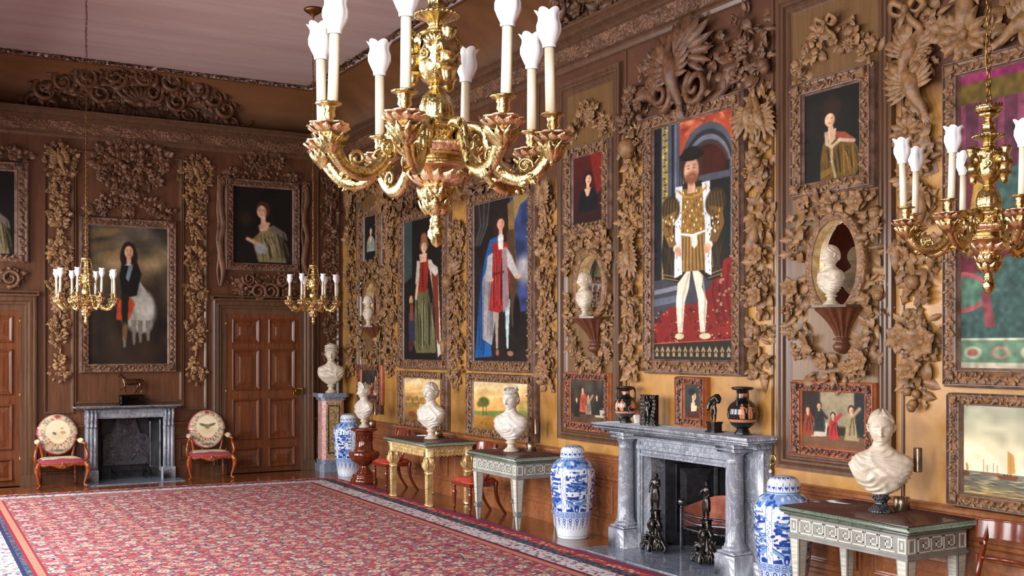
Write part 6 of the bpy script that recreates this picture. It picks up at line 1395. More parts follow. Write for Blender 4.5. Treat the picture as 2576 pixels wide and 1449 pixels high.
# cast panel on the splay facing the camera
ang = math.atan2(by - .17, bx0 - o0); Lp = math.hypot(by - .17, bx0 - o0)
def onsplay(g_): 
    M = rotm(0, 0, ang); 
    for k in range(len(g_.v)): g_.v[k] = g_.v[k] @ M.T + np.array((o0 + .004, .17, 0))
    return g_
g = G(); g.add(box(.0, Lp, -.015, -.004, .0, z1), 0, False); raised(g, .1, Lp - .1, .12, z1 - .12, .05, .02, y=-.015, f=.3); mk('iron_panel', onsplay(g), 'iron', t)
g = G(); g.add(prism([(bx0 + .03, .02), (bx1 - .03, .02), (bx1 - .03, .5), (bx1 - .1, .62), (bx1 - .16, .64), (bx1 - .2, .78), (bx0 + .2, .78), (bx0 + .16, .64), (bx0 + .1, .62), (bx0 + .03, .5)], by - .05, by - .01)); g.add(tube([(bx0 + .03, by - .055, .05), (bx0 + .03, by - .055, .5), (bx0 + .1, by - .055, .62), (bx0 + .16, by - .055, .64), (bx0 + .2, by - .055, .78)], .014, 6))
for sx in (bx0 + .1, bx1 - .1): g.add(tube([(p_[0] + sx, by - .055, p_[2] + .56) for p_ in spiral(1.4, .06, .015, 14, 0)], .012, 5))
mk('fireback', g, 'iron_back', t)
h = G(); h.add(box(FS0 - FC - 1.0 + .0, o1 + .5, -.68, .0, -.0, .012), 0, False); h.v[-1][:, 0] = np.clip(h.v[-1][:, 0], 8.38 - FC - .02, 10.42 - FC); 
h.add(box(o0, o1, 0, .8, 0, .010), 0, False)
tag(mk('hearth_slab', h, 'slate', loc=(0, -FC, 0), rot=(0, 0, -PI / 2)), 'polished grey stone hearth slab in front of the large marble fireplace', 'hearth')
def grate(t, x, y, wd, dp, zc, m='steel'):
    g = G()
    for z, r_ in ((zc + .16, .012), (zc + .02, .012)): g.add(tube([(x - wd, y, z), (x - wd * .5, y - dp * .25, z), (x, y - dp * .32, z), (x + wd * .5, y - dp * .25, z), (x + wd, y, z)], r_, 4))
    g.add(tube(spline([(x - wd + .03, y - .01, zc + .1), (x, y - dp * .34, zc + .09), (x + wd - .03, y - .01, zc + .1)], 8), .018, 8))
    mk('front_bar', g, m, t)
    for sx in (-1, 1): g = G(); g.add(box(x + sx * wd - .012, x + sx * wd + .012, y - .012, y + .012, 0.0, zc + .2), 0, False); g.add(box(x + sx * wd - .01, x + sx * wd + .01, y, y + dp, zc + .01, zc + .03), 0, False); mk('post', g, m, t)
    for sx in (-1, 1): g = G(); g.add(lathe([(.01, zc + .2), (.016, zc + .21), (.01, zc + .225)], 10)); g.v[-1] += np.array((x + sx * wd, y, 0)); g.add(ell((x + sx * wd, y, zc + .26), (.037, .037, .037), 16, 10)); mk('ball_finial', g, m, t)
    g = G()
    for k in range(9): q = -1 + k / 4; g.add(box(x + q * wd - .006, x + q * wd + .006, y - dp * .3 * (1 - q * q), y + dp, zc, zc + .012), 0, False)
    mk('bottom_bar', g, m, t)
    g = G(); n_ = 9; V = []
    for k in range(n_):
        q = -1 + 2 * k / (n_ - 1); zt = zc + .2 + .14 * (1 - abs(q) ** 3) ; V += [(x + q * wd, y + dp * (1 - abs(q) ** 4), zc + .01), (x + q * wd, y + dp * (1 - abs(q) ** 4), zt)]
    g.add((np.array(V), [(2 * k, 2 * k + 2, 2 * k + 3, 2 * k + 1) for k in range(n_ - 1)])); mk('copper_back', g, 'copper', t)
MT['copper'] = simple('heated_copper', '8c4a38', 'b5705c', .35, .6, sc=5)
t = thing('fire_grate', 'steel fire grate with ball finials inside the large marble fireplace', 'grate', (.16, -FC, .012), -PI / 2); grate(t, 0, 0, .37, .3, .22)
def andiron(label, x, s, flip, arms, hands, sk=False):
    t = thing('andiron', label, 'andiron', (x, -s, .012), -PI / 2 + .25, 'bronze figure andirons'); g = G(); r = random.Random(int(s * 10))
    g.add(tube([(0, .25, .05), (0, 0, .06)], .02, 6))
    for k in range(3):
        a = -PI / 2 + (k - 1) * 1.25; dx, dy = math.cos(a), math.sin(a)
        g.add(tube(spline([(dx * .03, dy * .03, .34), (dx * .07, dy * .05, .27), (dx * .05, dy * .04, .2), (dx * .11, dy * .08, .12), (dx * .16, dy * .11, .06), (dx * .14, dy * .12, .02)], 4), [.02, .028, .02, .026, .022, .02], 7))
        g.add(tf(tube(spiral(1.4, .035, .008, 12, 0), .01, 5), (dx * .13, dy * .1, .06), (0, 0, a + PI / 2)))
    for k in range(16): a = r.uniform(-2.9, -.2); q = r.uniform(.02, .1); z = .3 - q * 2.2; g.add(tf(LEAFS[k % 6], (q * math.cos(a), q * math.sin(a), max(z, .04)), (r.uniform(-.8, 0), r.uniform(-2, 2), 0), .07))
    g.add(lathe(dense([(.09, .03), (.06, .12), (.045, .2), (.03, .3)], 3), 16, mul=lambda t_, i, z: 1 + .12 * math.cos(5 * t_ + z * 20))); mk('scroll_base', g, 'bronze', t)
    for k in (-1, 1): o = human('putto', t, 'bronze', .15, (k * .1, -.08, .03), (-.3, 0, k * .5), leg=.05); o['label'] = 'small bronze cherub seated on the base'
    g = G(); g.add(bbox(-.035, .035, -.035, .035, .33, .41, .005)); g.add(bbox(-.042, .042, -.042, .042, .405, .42, .004)); g.add(bbox(-.045, .045, -.045, .045, .325, .34, .004)); mk('pedestal', g, 'bronze', t)
    human('standing_figure', t, 'bronze', .37, (0, 0, .415), (0, 0, flip), arms, hands, skirt=sk)
andiron('dark bronze andiron with a standing nude, on the left side of the hearth', -.14 - .02, 8.93, .3, ((-.16, -.06, .64), (.14, -.1, .66)), ((-.14, -.1, .48), (.02, -.1, .76)), True)
andiron('dark bronze andiron with a standing draped woman, beside the right column', -.12, 9.66, -.2, ((-.16, -.08, .66), (.17, -.06, .68)), ((-.04, -.13, .72), (.1, -.14, .56)), True)
# ---------------------------------------------------------------- things on the mantelshelf
def vase(label, x, s, k, seed):
    t = thing('amphora', label, 'vase', (x, -s, SH + .001), -PI / 2 + seed); P0 = [(.062, 0), (.072, .004), (.072, .026), (.058, .032), (.064, .04), (.05, .05), (.06, .06), (.1, .09), (.13, .135), (.142, .19), (.135, .24), (.105, .285), (.062, .315), (.05, .33), (.048, .37), (.055, .4), (.09, .408), (.1, .42), (.1, .43), (.085, .434), (.04, .42)]
    p = Pt(200, 160, '17171b', int(seed * 7)); tz = np.cumsum([0] + [math.dist(P0[i], P0[i + 1]) for i in range(len(P0) - 1)]); tz = tz / tz[-1]
    def V_(z):  # profile height to painter row
        i = min(max(np.searchsorted([q[1] for q in P0[:16]], z), 1), 15); a = (z - P0[i - 1][1]) / (P0[i][1] - P0[i - 1][1] + 1e-9); return 1 - (tz[i - 1] + a * (tz[i] - tz[i - 1]))
    T_ = 'cf8a62'; p.po([(0, V_(.145)), (1, V_(.145)), (1, V_(.12)), (0, V_(.12))], T_); p.po([(0, V_(.372)), (1, V_(.372)), (1, V_(.345)), (0, V_(.345))], T_)
    for i in range(30): p.el((i + .5) / 30, V_(.358), .008, .012, '17171b', .5); p.el((i + .5) / 30, V_(.132), .006, .008, '8a4a34', .5)
    for c0 in (0, .5):
        for j, u in enumerate((c0 + .06, c0 + .15)):
            u = u % 1; a, b, c, d = V_(.275), V_(.245), V_(.2), V_(.15)
            p.el(u, a + .0, .012, .02, T_, .3); p.po([(u - .018, b - .03), (u + .018, b - .03), (u + .03, c), (u + .028, d), (u - .02, d), (u - .028, c)], T_, 1); p.li([(u, b), (u - .004, d)], .002, '7a3a26'); p.li([(u + .018, b - .02), (u + .05, b + .01), (u + .045, c - .02)], .006, T_)
        u = c0 + .32
        for q in range(11): a = PI * q / 10; p.li([(u, V_(.185)), (u + .05 * math.cos(a), V_(.185) - .14 * math.sin(a))], .004, T_)
        for sgn in (-1, 1): p.li([(u + sgn * (.03 + .045 * math.cos(q)), V_(.17) - .02 - .05 * math.sin(q)) for q in np.linspace(-1.5, 3, 9)], .004, T_)
    def fn(w, h):
        tt = np.linspace(1, 0, h); z = np.interp(tt, tz, [q[1] for q in P0]); rr = np.interp(tt, tz, [q[0] for q in P0]); th = np.linspace(0, 2 * PI, w, endpoint=False)
        return np.stack([rr[:, None] * np.cos(th), rr[:, None] * np.sin(th), np.repeat(z[:, None], w, 1)], -1).reshape(-1, 3) * k
    colgrid(np.clip(p.a, 0, 1), fn, 'body', 'slip', t, wrap=True)
    for sx in (-1, 1):
        g = G(); g.add(tube([(q[0] * k, q[1] * k, q[2] * k) for q in spline([(sx * .052, 0, .395), (sx * .095, 0, .41), (sx * .112, 0, .37), (sx * .11, 0, .3), (sx * .108, 0, .265)], 6)], [.014 * k, .012 * k, .015 * k], 8)); mk('handle', g, 'black_glaze', t)
x = -.17; vase('black and terracotta amphora at the left end of the marble mantelshelf', x, -ray_at_x(1574, x), .88, 1.2); x = -.17; vase('larger black and terracotta amphora at the right end of the marble mantelshelf', x, -ray_at_x(1868, x), .99, 2.0)
x = -.2; s_ = -ray_at_x(1633, x); t = thing('bronze_relief', 'dark bronze relief slab of a standing nude leaning on the mantelshelf', 'relief', (x, -s_, SH + .001), -PI / 2 + .1)
g = G(); r = random.Random(3); nn, mm = 26, 40; V = []
for j in range(mm):
    for i in range(nn): V.append((-.105 + .21 * i / (nn - 1), -.018 - .012 * math.sin(i * .9 + j * .5) * math.cos(j * .7) - .006 * r.random(), .31 * j / (mm - 1)))
g.add((np.array(V), grid_faces(nn, mm))); g.add(box(-.105, .105, -.016, .03, 0, .31), 0, False); mk('slab', g, 'bronze', t); human('relief_figure', t, 'bronze', .29, (.01, -.035, .015), (0, 0, 0), ((-.15, -.0, .92), (.15, -.02, .66)), ((-.06, -.03, 1.0), (.12, -.04, .5)))
x = -.2; s_ = -ray_at_x(1797, x); t = thing('bronze_group', 'dark bronze group of a man carrying another, on a small plinth on the mantelshelf', 'statuette', (x, -s_, SH + .001), -PI / 2 - .1)
g = G(); g.add(prism([(-.07, -.05), (-.045, -.07), (.045, -.07), (.07, -.05), (.07, .05), (-.07, .05)], 0, .015, 'z'), 0, False); g.add(prism([(-.055, -.04), (-.035, -.055), (.035, -.055), (.055, -.04), (.055, .045), (-.055, .045)], .015, .085, 'z'), 0, False); g.add(prism([(-.065, -.045), (-.04, -.065), (.04, -.065), (.065, -.045), (.065, .05), (-.065, .05)], .085, .1, 'z'), 0, False); mk('plinth', g, 'bronze', t)
human('carrying_figure', t, 'bronze', .24, (0, 0, .1), (0, 0, .2), ((-.16, -.1, .72), (.16, -.08, .74)), ((-.06, -.12, .8), (.1, -.12, .8)), leg=.05)
skin('carried_figure', [(0, .0, 0, .038), (.035, .0, .015, .036), (.06, -.01, -.005, .026), (.07, -.02, -.04, .02), (-.04, 0, -.02, .03), (-.055, -.02, -.06, .024), (-.05, -.03, -.11, .016), (.04, .02, .035, .026)], [(0, 1), (1, 2), (2, 3), (0, 4), (4, 5), (5, 6), (1, 7)], 'bronze', t, (.0, -.0, .305), (0, 0, .2))
x = -.12; s_ = -ray_at_x(1601, x); g = G(); g.add(bbox(-.018, .018, -.03, .03, 0, .09, .004)); tag(mk('alarm_sensor', g, 'white_strip', loc=(x, -s_, SH + .001), rot=(0, 0, -PI / 2)), 'small white alarm sensor box on the mantelshelf beside the left amphora', 'sensor')
# ---------------------------------------------------------------- end-wall fireplace
c0 = (FB[0] + FB[1]) / 2; t = thing('grey_fireplace', 'small grey marble fireplace with triple scroll brackets under the equestrian painting', 'fireplace', (c0, 0, 0)); hw = (FB[1] - FB[0]) / 2
i0, i1 = a0 - c0, a1 - c0; SB = 1.165
g = G(); g.add(bbox(BW(189, 1018, .28)[0] - c0, BW(457, 1016, .28)[0] - c0, -.3, -.001, SB - .03, SB, .008)); g.add(bbox(-hw - .02, hw + .02, -.2, -.001, SB - .055, SB - .03, .004)); mk('mantel_shelf', g, 'grey_marble', t)
g = G(); g.add(box(-hw + .0, hw - .0, -.12, -.001, BFZ, SB - .05), 0, False); g.add(box(-hw + .17, hw - .17, -.14, -.001, BFZ + .02, BFZ + .07), 0, False); g.add(box(-hw + .19, hw - .19, -.135, -.001, SB - .1, SB - .075), 0, False); mk('lintel', g, 'grey_marble', t)
for sx in (-1, 1):
    a, b = (-hw + .0, -hw + .175) if sx < 0 else (hw - .175, hw); g = G(); g.add(box(a, b, -.11, -.001, 0, BFZ + .01), 0, False)
    if sx > 0: g.add(box(i1, a, -.10, -.001, 0, BFZ), 0, False)
    mk('jamb', g, 'grey_marble', t); g = G(); g.add(bbox(a - .008, b + .008, -.17, -.001, 0, .19, .004)); mk('plinth', g, 'grey_marble', t)
    for k in range(3):
        xx = a + .032 + k * .055; g = G(); g.add(tube(spline([(xx, -.13, SB - .07), (xx, -.175, SB - .13), (xx, -.165, SB - .2), (xx, -.13, SB - .27), (xx, -.145, SB - .31), (xx, -.12, SB - .33)], 5), [.022, .023, .02, .018, .022, .012], 8)); g.add(tube([(xx, -.115, SB - .33), (xx, -.115, .18)], .02, 10)); mk('scroll_bracket', g, 'grey_marble', t)
g = G()
for A_, B_ in (((i0, 0), (i0 + .12, .4)), ((i0 + .12, .4), (i1 - .12, .4)), ((i1 - .12, .4), (i1, 0))):
    g.add((np.array([(A_[0], A_[1], 0), (B_[0], B_[1], 0), (B_[0], B_[1], BFZ + .2), (A_[0], A_[1], BFZ + .2)]), [(0, 1, 2, 3)]), 0, False)
g.add((np.array([(i0, 0, BFZ + .15), (i1, 0, BFZ + .15), (i1 - .1, .4, BFZ + .15), (i0 + .1, .4, BFZ + .15)]), [(0, 1, 2, 3)]), 0, False)
mk('firebox', g, 'soot', t)
g = G(); g.add(rframe((0, .36, .12, BFZ - .05), (.05, .31, .17, BFZ - .1), [(0, 0), (.2, -.014), (.8, -.014), (1, 0)]), 0, False); M = rotm(0, 0, math.atan2(-.4, .12)); g.v[0] = g.v[0] @ M.T + np.array((i1 - .115, .385, 0)); mk('iron_panel', g, 'steel', t)
# fireback with crown, date and initials
fbk = thing('x', 'x', 'x') if False else None
g = G(); W_b = (i1 - i0) / 2 - .13; P = [(-W_b, .2), (W_b, .2), (W_b, .62), (W_b - .06, .68), (W_b * .62, .69), (W_b * .5, .8), (W_b * .4, .96), (-W_b * .4, .96), (-W_b * .5, .8), (-W_b * .62, .69), (-W_b + .06, .68), (-W_b, .62)]
cxf = (i0 + i1) / 2; P = [(a + cxf, b) for a, b in P]; g.add(prism(P, .34, .385), 0, False); g.add(tube([(a, .335, b) for a, b in P[1:]], .013, 6))
g.add(tube([(cxf + .075 * math.cos(q), .333, .74 + .075 * math.sin(q)) for q in np.linspace(0, 2 * PI, 21)], .014, 6, False)); g.add(ell((cxf, .338, .74), (.05, .012, .05), 14, 6))
for k in range(5): g.add(tube([(cxf + (k - 2) * .035, .335, .85), (cxf + (k - 2) * .045, .33, .92)], .007, 5)); 
g.add(tube([(cxf - .08, .333, .85), (cxf, .33, .835), (cxf + .08, .333, .85)], .01, 5))
for sx in (-1, 1):
    for (qx, qz, rr) in ((.24, .62, .04), (.25, .47, .05), (.13, .4, .04), (.27, .36, .04), (.08, .32, .035)): g.add(tube([(cxf + sx * (p_[0] + qx), .334, p_[2] + qz) for p_ in spiral(1.4, rr, .008, 14, 0)], .009, 5))
    for k in range(6): g.add(tf(LSM[2], (cxf + sx * (.1 + .04 * k), .338, .34 + .05 * ((k * 2) % 5)), (0, sx * (1 + k), 0), .07))
fb = mk('fireback', g, 'iron_back', t)
def text3(s, size, loc, rot, ext, m, parent, name):
    c = bpy.data.curves.new(name, 'FONT'); c.body = s; c.size = size; c.extrude = ext; c.align_x = 'CENTER'; c.align_y = 'CENTER'; c.materials.append(MT[m]); tmp = bpy.data.objects.new(name, c); COL.objects.link(tmp); bpy.context.view_layer.update(); me = bpy.data.meshes.new_from_object(tmp.evaluated_get(bpy.context.evaluated_depsgraph_get())); me.name = name; bpy.data.objects.remove(tmp); return link(name, me, parent, loc, rot)
text3('16', .13, (cxf - .11, .331, .57), (PI / 2, 0, 0), .010, 'iron_back', fb, 'date_numeral'); text3('22', .13, (cxf + .11, .331, .57), (PI / 2, 0, 0), .010, 'iron_back', fb, 'date_numeral'); text3('R', .11, (cxf + .145, .331, .70), (PI / 2, 0, 0), .010, 'iron_back', fb, 'initial'); text3('C', .11, (cxf - .145, .331, .70), (PI / 2, 0, 0), .010, 'iron_back', fb, 'initial')
h = G(); h.add(box(BW(222, 1224, .55)[0] - c0 + .02, hw + .06, -.56, 0, 0, .012), 0, False); h.add(box(i0, i1, 0, .4, 0, .01), 0, False); tag(mk('hearth_slab', h, 'slate', loc=(c0, 0, 0)), 'grey stone hearth slab in front of the small end-wall fireplace', 'hearth')
t = thing('fire_basket', 'low black fire basket with curled bars in the small fireplace', 'grate', (c0 + .02, .12, .012)); g = G()
for k in range(12): xx = -.2 + k * .04; g.add(tube(spline([(xx, -.05, .09), (xx, -.075, .14), (xx, -.07, .2), (xx, -.085, .225), (xx - .012, -.08, .215)], 3), .006, 5))
mk('curled_bar', g, 'iron', t); g = G(); g.add(box(-.24, .24, -.085, -.06, .11, .125), 0, False); g.add(box(-.24, .24, -.085, -.06, .2, .212), 0, False)
for sx in (-1, 1): g.add(box(sx * .24 - .01, sx * .24 + .01, -.09, .12, .0, .24), 0, False) if 0 else (g.add(box(sx * .24 - .01, sx * .24 + .01, -.09, -.07, 0, .25), 0, False), g.add(box(sx * .24 - .01, sx * .24 + .01, -.09, .12, .1, .12), 0, False), g.add(box(sx * .24 - .01, sx * .24 + .01, .1, .12, 0, .2), 0, False))
mk('basket_frame', g, 'iron', t)
# bronze horse
xx = ray_at_y(331, -.15); t = thing('horse_statuette', 'bronze trotting horse on a black plinth above the small fireplace', 'statuette', (xx, -.15, SB + .001), .12)
g = G(); g.add(bbox(-.2, .2, -.09, .09, 0, .02, .004)); g.add(bbox(-.185, .185, -.08, .08, .02, .035, .004)); g.add(bbox(-.17, .17, -.07, .07, .03, .145, .004)); g.add(bbox(-.185, .185, -.08, .08, .145, .16, .004)); mk('plinth', g, 'bronze', t)
HJ = [(.02, 0, .20, .042, .05), (-.07, 0, .20, .044, .052), (-.11, 0, .215, .038, .045), (.09, 0, .205, .042, .05), (.13, 0, .21, .034, .042), (-.135, 0, .26, .022, .034), (-.155, 0, .305, .016, .026), (-.175, 0, .315, .017, .02), (-.215, 0, .285, .010, .012), (-.165, 0, .333, .006),
      (-.11, -.025, .14, .018), (-.15, -.025, .10, .011), (-.185, -.025, .075, .008), (-.20, -.025, .045, .009), (-.10, .025, .14, .018), (-.09, .025, .08, .011), (-.085, .025, .03, .008), (-.09, .025, .008, .011),
      (.13, -.025, .15, .024), (.125, -.025, .11, .015), (.155, -.025, .08, .010), (.14, -.025, .03, .008), (.13, -.025, .008, .011), (.12, .025, .15, .024), (.09, .025, .11, .014), (.10, .025, .075, .010), (.06, .025, .035, .008), (.045, .025, .012, .010),
      (.165, 0, .235, .012), (.19, 0, .21, .012), (.195, 0, .14, .010), (.19, 0, .11, .004)]
HE = [(0, 1), (1, 2), (0, 3), (3, 4), (2, 5), (5, 6), (6, 7), (7, 8), (6, 9), (2, 10), (10, 11), (11, 12), (12, 13), (2, 14), (14, 15), (15, 16), (16, 17), (4, 18), (18, 19), (19, 20), (20, 21), (21, 22), (4, 23), (23, 24), (24, 25), (25, 26), (26, 27), (4, 28), (28, 29), (29, 30), (30, 31)]
skin('horse', HJ, HE, 'bronze_brown', t, (0, 0, .16), sc=.98)
# bell pull
c = RW(1941, 1160, .02); t = thing('bell_pull', 'round brass bell pull with a white handle, right of the large fireplace', 'bell pull', (-.002, -c[0], c[1]), -PI / 2); g = G(); g.add(tf(lathe([(.05, 0), (.052, .01), (.044, .018), (.036, .012), (.0, .012)], 28), (0, 0, .015), (PI / 2, 0, 0))); mk('plate', g, 'brass', t)
g = G(); g.add(tube([(0, -.015, .01), (0, -.03, -.03), (0, -.03, -.075)], .006, 6)); mk('lever', g, 'brass', t); g = G(); g.add(ell((0, -.03, -.09), (.016, .016, .018), 12, 8)); mk('handle', g, 'switch', t)
# ---------------------------------------------------------------- carpet
def carpet_mat():
    t = NT('persian_carpet'); t.pr(.92, 0, 0, .1); tc = t.new('ShaderNodeTexCoord'); sp = t.new('ShaderNodeSeparateXYZ'); t.lk(tc.outputs['UV'], sp.inputs[0]); u = X(t, sp.outputs[0]); v = X(t, sp.outputs[1])
    R1, R2, NV, CR, GR, PK, OL, BL = (lin(c) for c in ('a94d55', '853642', '3c4158', 'd3b9a0', 'aba2a0', 'b9797a', '7f7c66', '6c7a96'))
    def vec(a, b): n = t.new('ShaderNodeCombineXYZ'); t.put(n.inputs[0], a); t.put(n.inputs[1], b); return n.outputs[0]
    def vor(vc, s, feat='F1'):
        n = t.new('ShaderNodeTexVoronoi', feature=feat, voronoi_dimensions='2D'); t.lk(vc, n.inputs['Vector']); n.inputs['Scale'].default_value = s; n.inputs['Randomness'].default_value = .8; return n
    uv = vec(u, v); small = vor(uv, 28); edge = vor(uv, 28, 'DISTANCE_TO_EDGE')
    sc_ = t.new('ShaderNodeSeparateColor'); t.lk(small.outputs['Color'], sc_.inputs[0])
    fld = t.ramp(sc_.outputs[0], [(0, R1), (.42, PK), (.52, R1), (.66, GR), (.76, CR), (.84, NV), (.9, R2)], 'CONSTANT')
    dE = X(t, edge.outputs[0]); fld = t.mix(dE.lt(.06) * .5, fld, NV)
    d1 = X(t, small.outputs['Distance']); fld = t.mix(d1.lt(.13) * .8, fld, R1)
    def ros(P, ou, ov, r_, cols, fld, al=1.0):
        a = ((u + ou) * (1 / P)).mod(1.0) - .5; b = ((v + ov) * (1 / P)).mod(1.0) - .5
        d = ((a * a) + (b * b)).op('SQRT') * P; ang = b.op('ARCTAN2', a); dd = d * ((ang * 8.0).op('COSINE') * .06 + 1.0)
        for k, (q, c) in enumerate(cols): fld = t.mix(dd.lt(r_ * q) * al, fld, c)
        return fld
    P = .42
    for ou, ov in ((.0, .0), (.21, .21)):   # diagonal sprays of leaves
        for s_ in (1, -1):
            a = ((u + ou) * (1 / P)).mod(1.0) - .5; b = ((v + ov) * (1 / P)).mod(1.0) - .5
            p_ = (a + b * s_) * (.7071 * P); q_ = (a - b * s_) * (.7071 * P)
            band = p_.ab().lt(.016) * q_.ab().gt(.07) * q_.ab().lt(.135); fld = t.mix(band, fld, OL)
            fld = t.mix(band * (q_ * 170).op('SINE').gt(.55), fld, NV)
    fld = ros(P, .0, .0, .055, [(1.12, NV), (1, CR), (.8, R2), (.62, lin('d9a184')), (.35, R2), (.2, CR)], fld)
    fld = ros(P, .21, .21, .062, [(1.12, NV), (1, GR), (.78, lin('c9bda6')), (.5, R1), (.25, CR)], fld)
    fld = ros(P, .21, .0, .028, [(1.2, NV), (1, BL), (.5, CR)], fld); fld = ros(P, .0, .21, .028, [(1.2, NV), (1, lin('c9beb8')), (.5, R1)], fld)
    fld = ros(P / 4, .0, .03, .012, [(1, GR)], fld, .7)
    # borders: distance from the nearest edge
    dB = u.op('MINIMUM', v).op('MINIMUM', (u * -1.0) + 6.2 + .0) if False else u.op('MINIMUM', v)
    dL = (u * -1.0) + 4.72
    w1 = X(t, t.noise(uv, 14, 3)); w2 = vor(uv, 30); s2 = t.new('ShaderNodeSeparateColor'); t.lk(w2.outputs['Color'], s2.inputs[0])
    ivory = t.ramp(s2.outputs[0], [(0, lin('d2c8c8')), (.7, lin('c9c0c4')), (.8, lin('b45a5c')), (.9, lin('55607a'))], 'CONSTANT')
    ivory = t.mix((w1 - .5).ab().lt(.012), ivory, lin('2c3048'))
    redg = t.ramp(s2.outputs[0], [(0, lin('a83a3a')), (.5, lin('c4604c')), (.8, lin('d9b08c'))], 'CONSTANT'); nav = t.ramp(s2.outputs[0], [(0, lin('2f4458')), (.6, lin('4a6a78')), (.8, lin('a8484c'))], 'CONSTANT')
    z2 = t.ramp(((u + v) * 22).mod(1.0), [(0, lin('d9a184')), (.5, lin('8c2a3a'))], 'CONSTANT')
    bord = redg
    for th, c in ((.10, nav), (.225, lin('3c3450')), (.235, ivory), (.47, lin('6a2a44')), (.52, z2), (.60, R2)): bord = t.mix(dB.gt(th), bord, c)
    c = t.mix(dB.gt(.62), bord, fld)
    lb = z2
    for th, cc in ((.08, lin('8c2a3a')), (.11, nav), (.16, lin('2a3458')), (.20, ivory)): lb = t.mix((dL * -1.0).gt(th), lb, cc)
    c = t.mix(dL.lt(0.0) * v.gt(.5), c, lb); c = t.mix(dL.ab().lt(.012) * v.gt(.6), c, R2)
    t.base(c); t.bump(t.noise(uv, 300, 2), .3, .003); return t.m
MT['carpet'] = carpet_mat()
def xr(y): return -.73 - (abs(y) - 1.42) * .0195
nu_, nv_ = 2, 61; V = []; UV = []
BR, BL_ = np.array((-.73, -1.42)), np.array((-6.95, -1.02)); Lr = 15.4; dirr = np.array((-.0195, -1.0)); dirr /= np.linalg.norm(dirr)
def rug_pt(u, v): return BR + (BL_ - BR) * (u / 6.23) + dirr * v
g = G(); q = [rug_pt(a, b) for a, b in ((0, 0), (6.23, 0), (6.23, Lr), (0, Lr))]
me = bpy.data.meshes.new('carpet'); nn = 60; V = []; UVs = []
for j in range(nn + 1):
    for i in range(25):
        a, b = 6.23 * i / 24, Lr * j / nn; p_ = rug_pt(a, b); w_ = .012 * math.sin(b * 2.1 + 1) if i == 0 else 0; V.append((p_[0] + w_, p_[1] + (.01 * math.sin(a * 3) if j == 0 else 0), .016)); UVs.append((a, b))
F = grid_faces(25, nn + 1); n0 = len(V); V += [(a, b, .001) for a, b, c_ in V[:]]; UVs += UVs[:]; rim = [(i, i + 1) for i in range(24)] + [(j * 25 + 24, (j + 1) * 25 + 24) for j in range(nn)] + [(nn * 25 + i + 1, nn * 25 + i) for i in range(23, -1, -1)] + [((j + 1) * 25, j * 25) for j in range(nn - 1, -1, -1)]
F = [tuple(reversed(f)) for f in F] + [(a, b, b + n0, a + n0) for a, b in rim]
me.from_pydata(V, [], F); me.materials.append(MT['carpet']); uvl = me.uv_layers.new(name='UVMap')
for lp in me.loops: uvl.data[lp.index].uv = UVs[lp.vertex_index]
me.update(); tag(link('carpet', me, loc=(0, 0, .006)), 'huge red Persian carpet with ivory floral border covering the oak floor', 'carpet')
g = G(); V = []
for j in range(141):
    b = -.05 + 15.5 * j / 140; e = .17 + .035 * math.sin(b * 1.7) + .02 * math.sin(b * 4.1 + 2) - .05 * (b > 7.2); e = e * min(1, .35 + b * .5); p0 = rug_pt(.3, b); p1 = rug_pt(0, b) + np.array((e, 0)); V += [(p0[0], p0[1], .004), (p1[0] - .02, p1[1], .006 + .006 * math.sin(b * 6) ** 2), (p1[0], p1[1], .002)]
g.add((np.array(V), [(j * 3 + k, j * 3 + k + 1, j * 3 + 4 + k, j * 3 + 3 + k) for j in range(140) for k in range(2)])); V = []
for i in range(60):
    a = 6.3 * i / 59 - .02; V += [tuple(rug_pt(a, .3)) + (.004,), tuple(rug_pt(a, -.035 - .01 * math.sin(a * 5))) + (.004,)]
g.add((np.array(V), [(i * 2, i * 2 + 1, i * 2 + 3, i * 2 + 2) for i in range(59)])); tag(mk('carpet_underlay', g, 'underlay'), 'purple felt underlay showing along the edge of the red carpet', 'underlay')
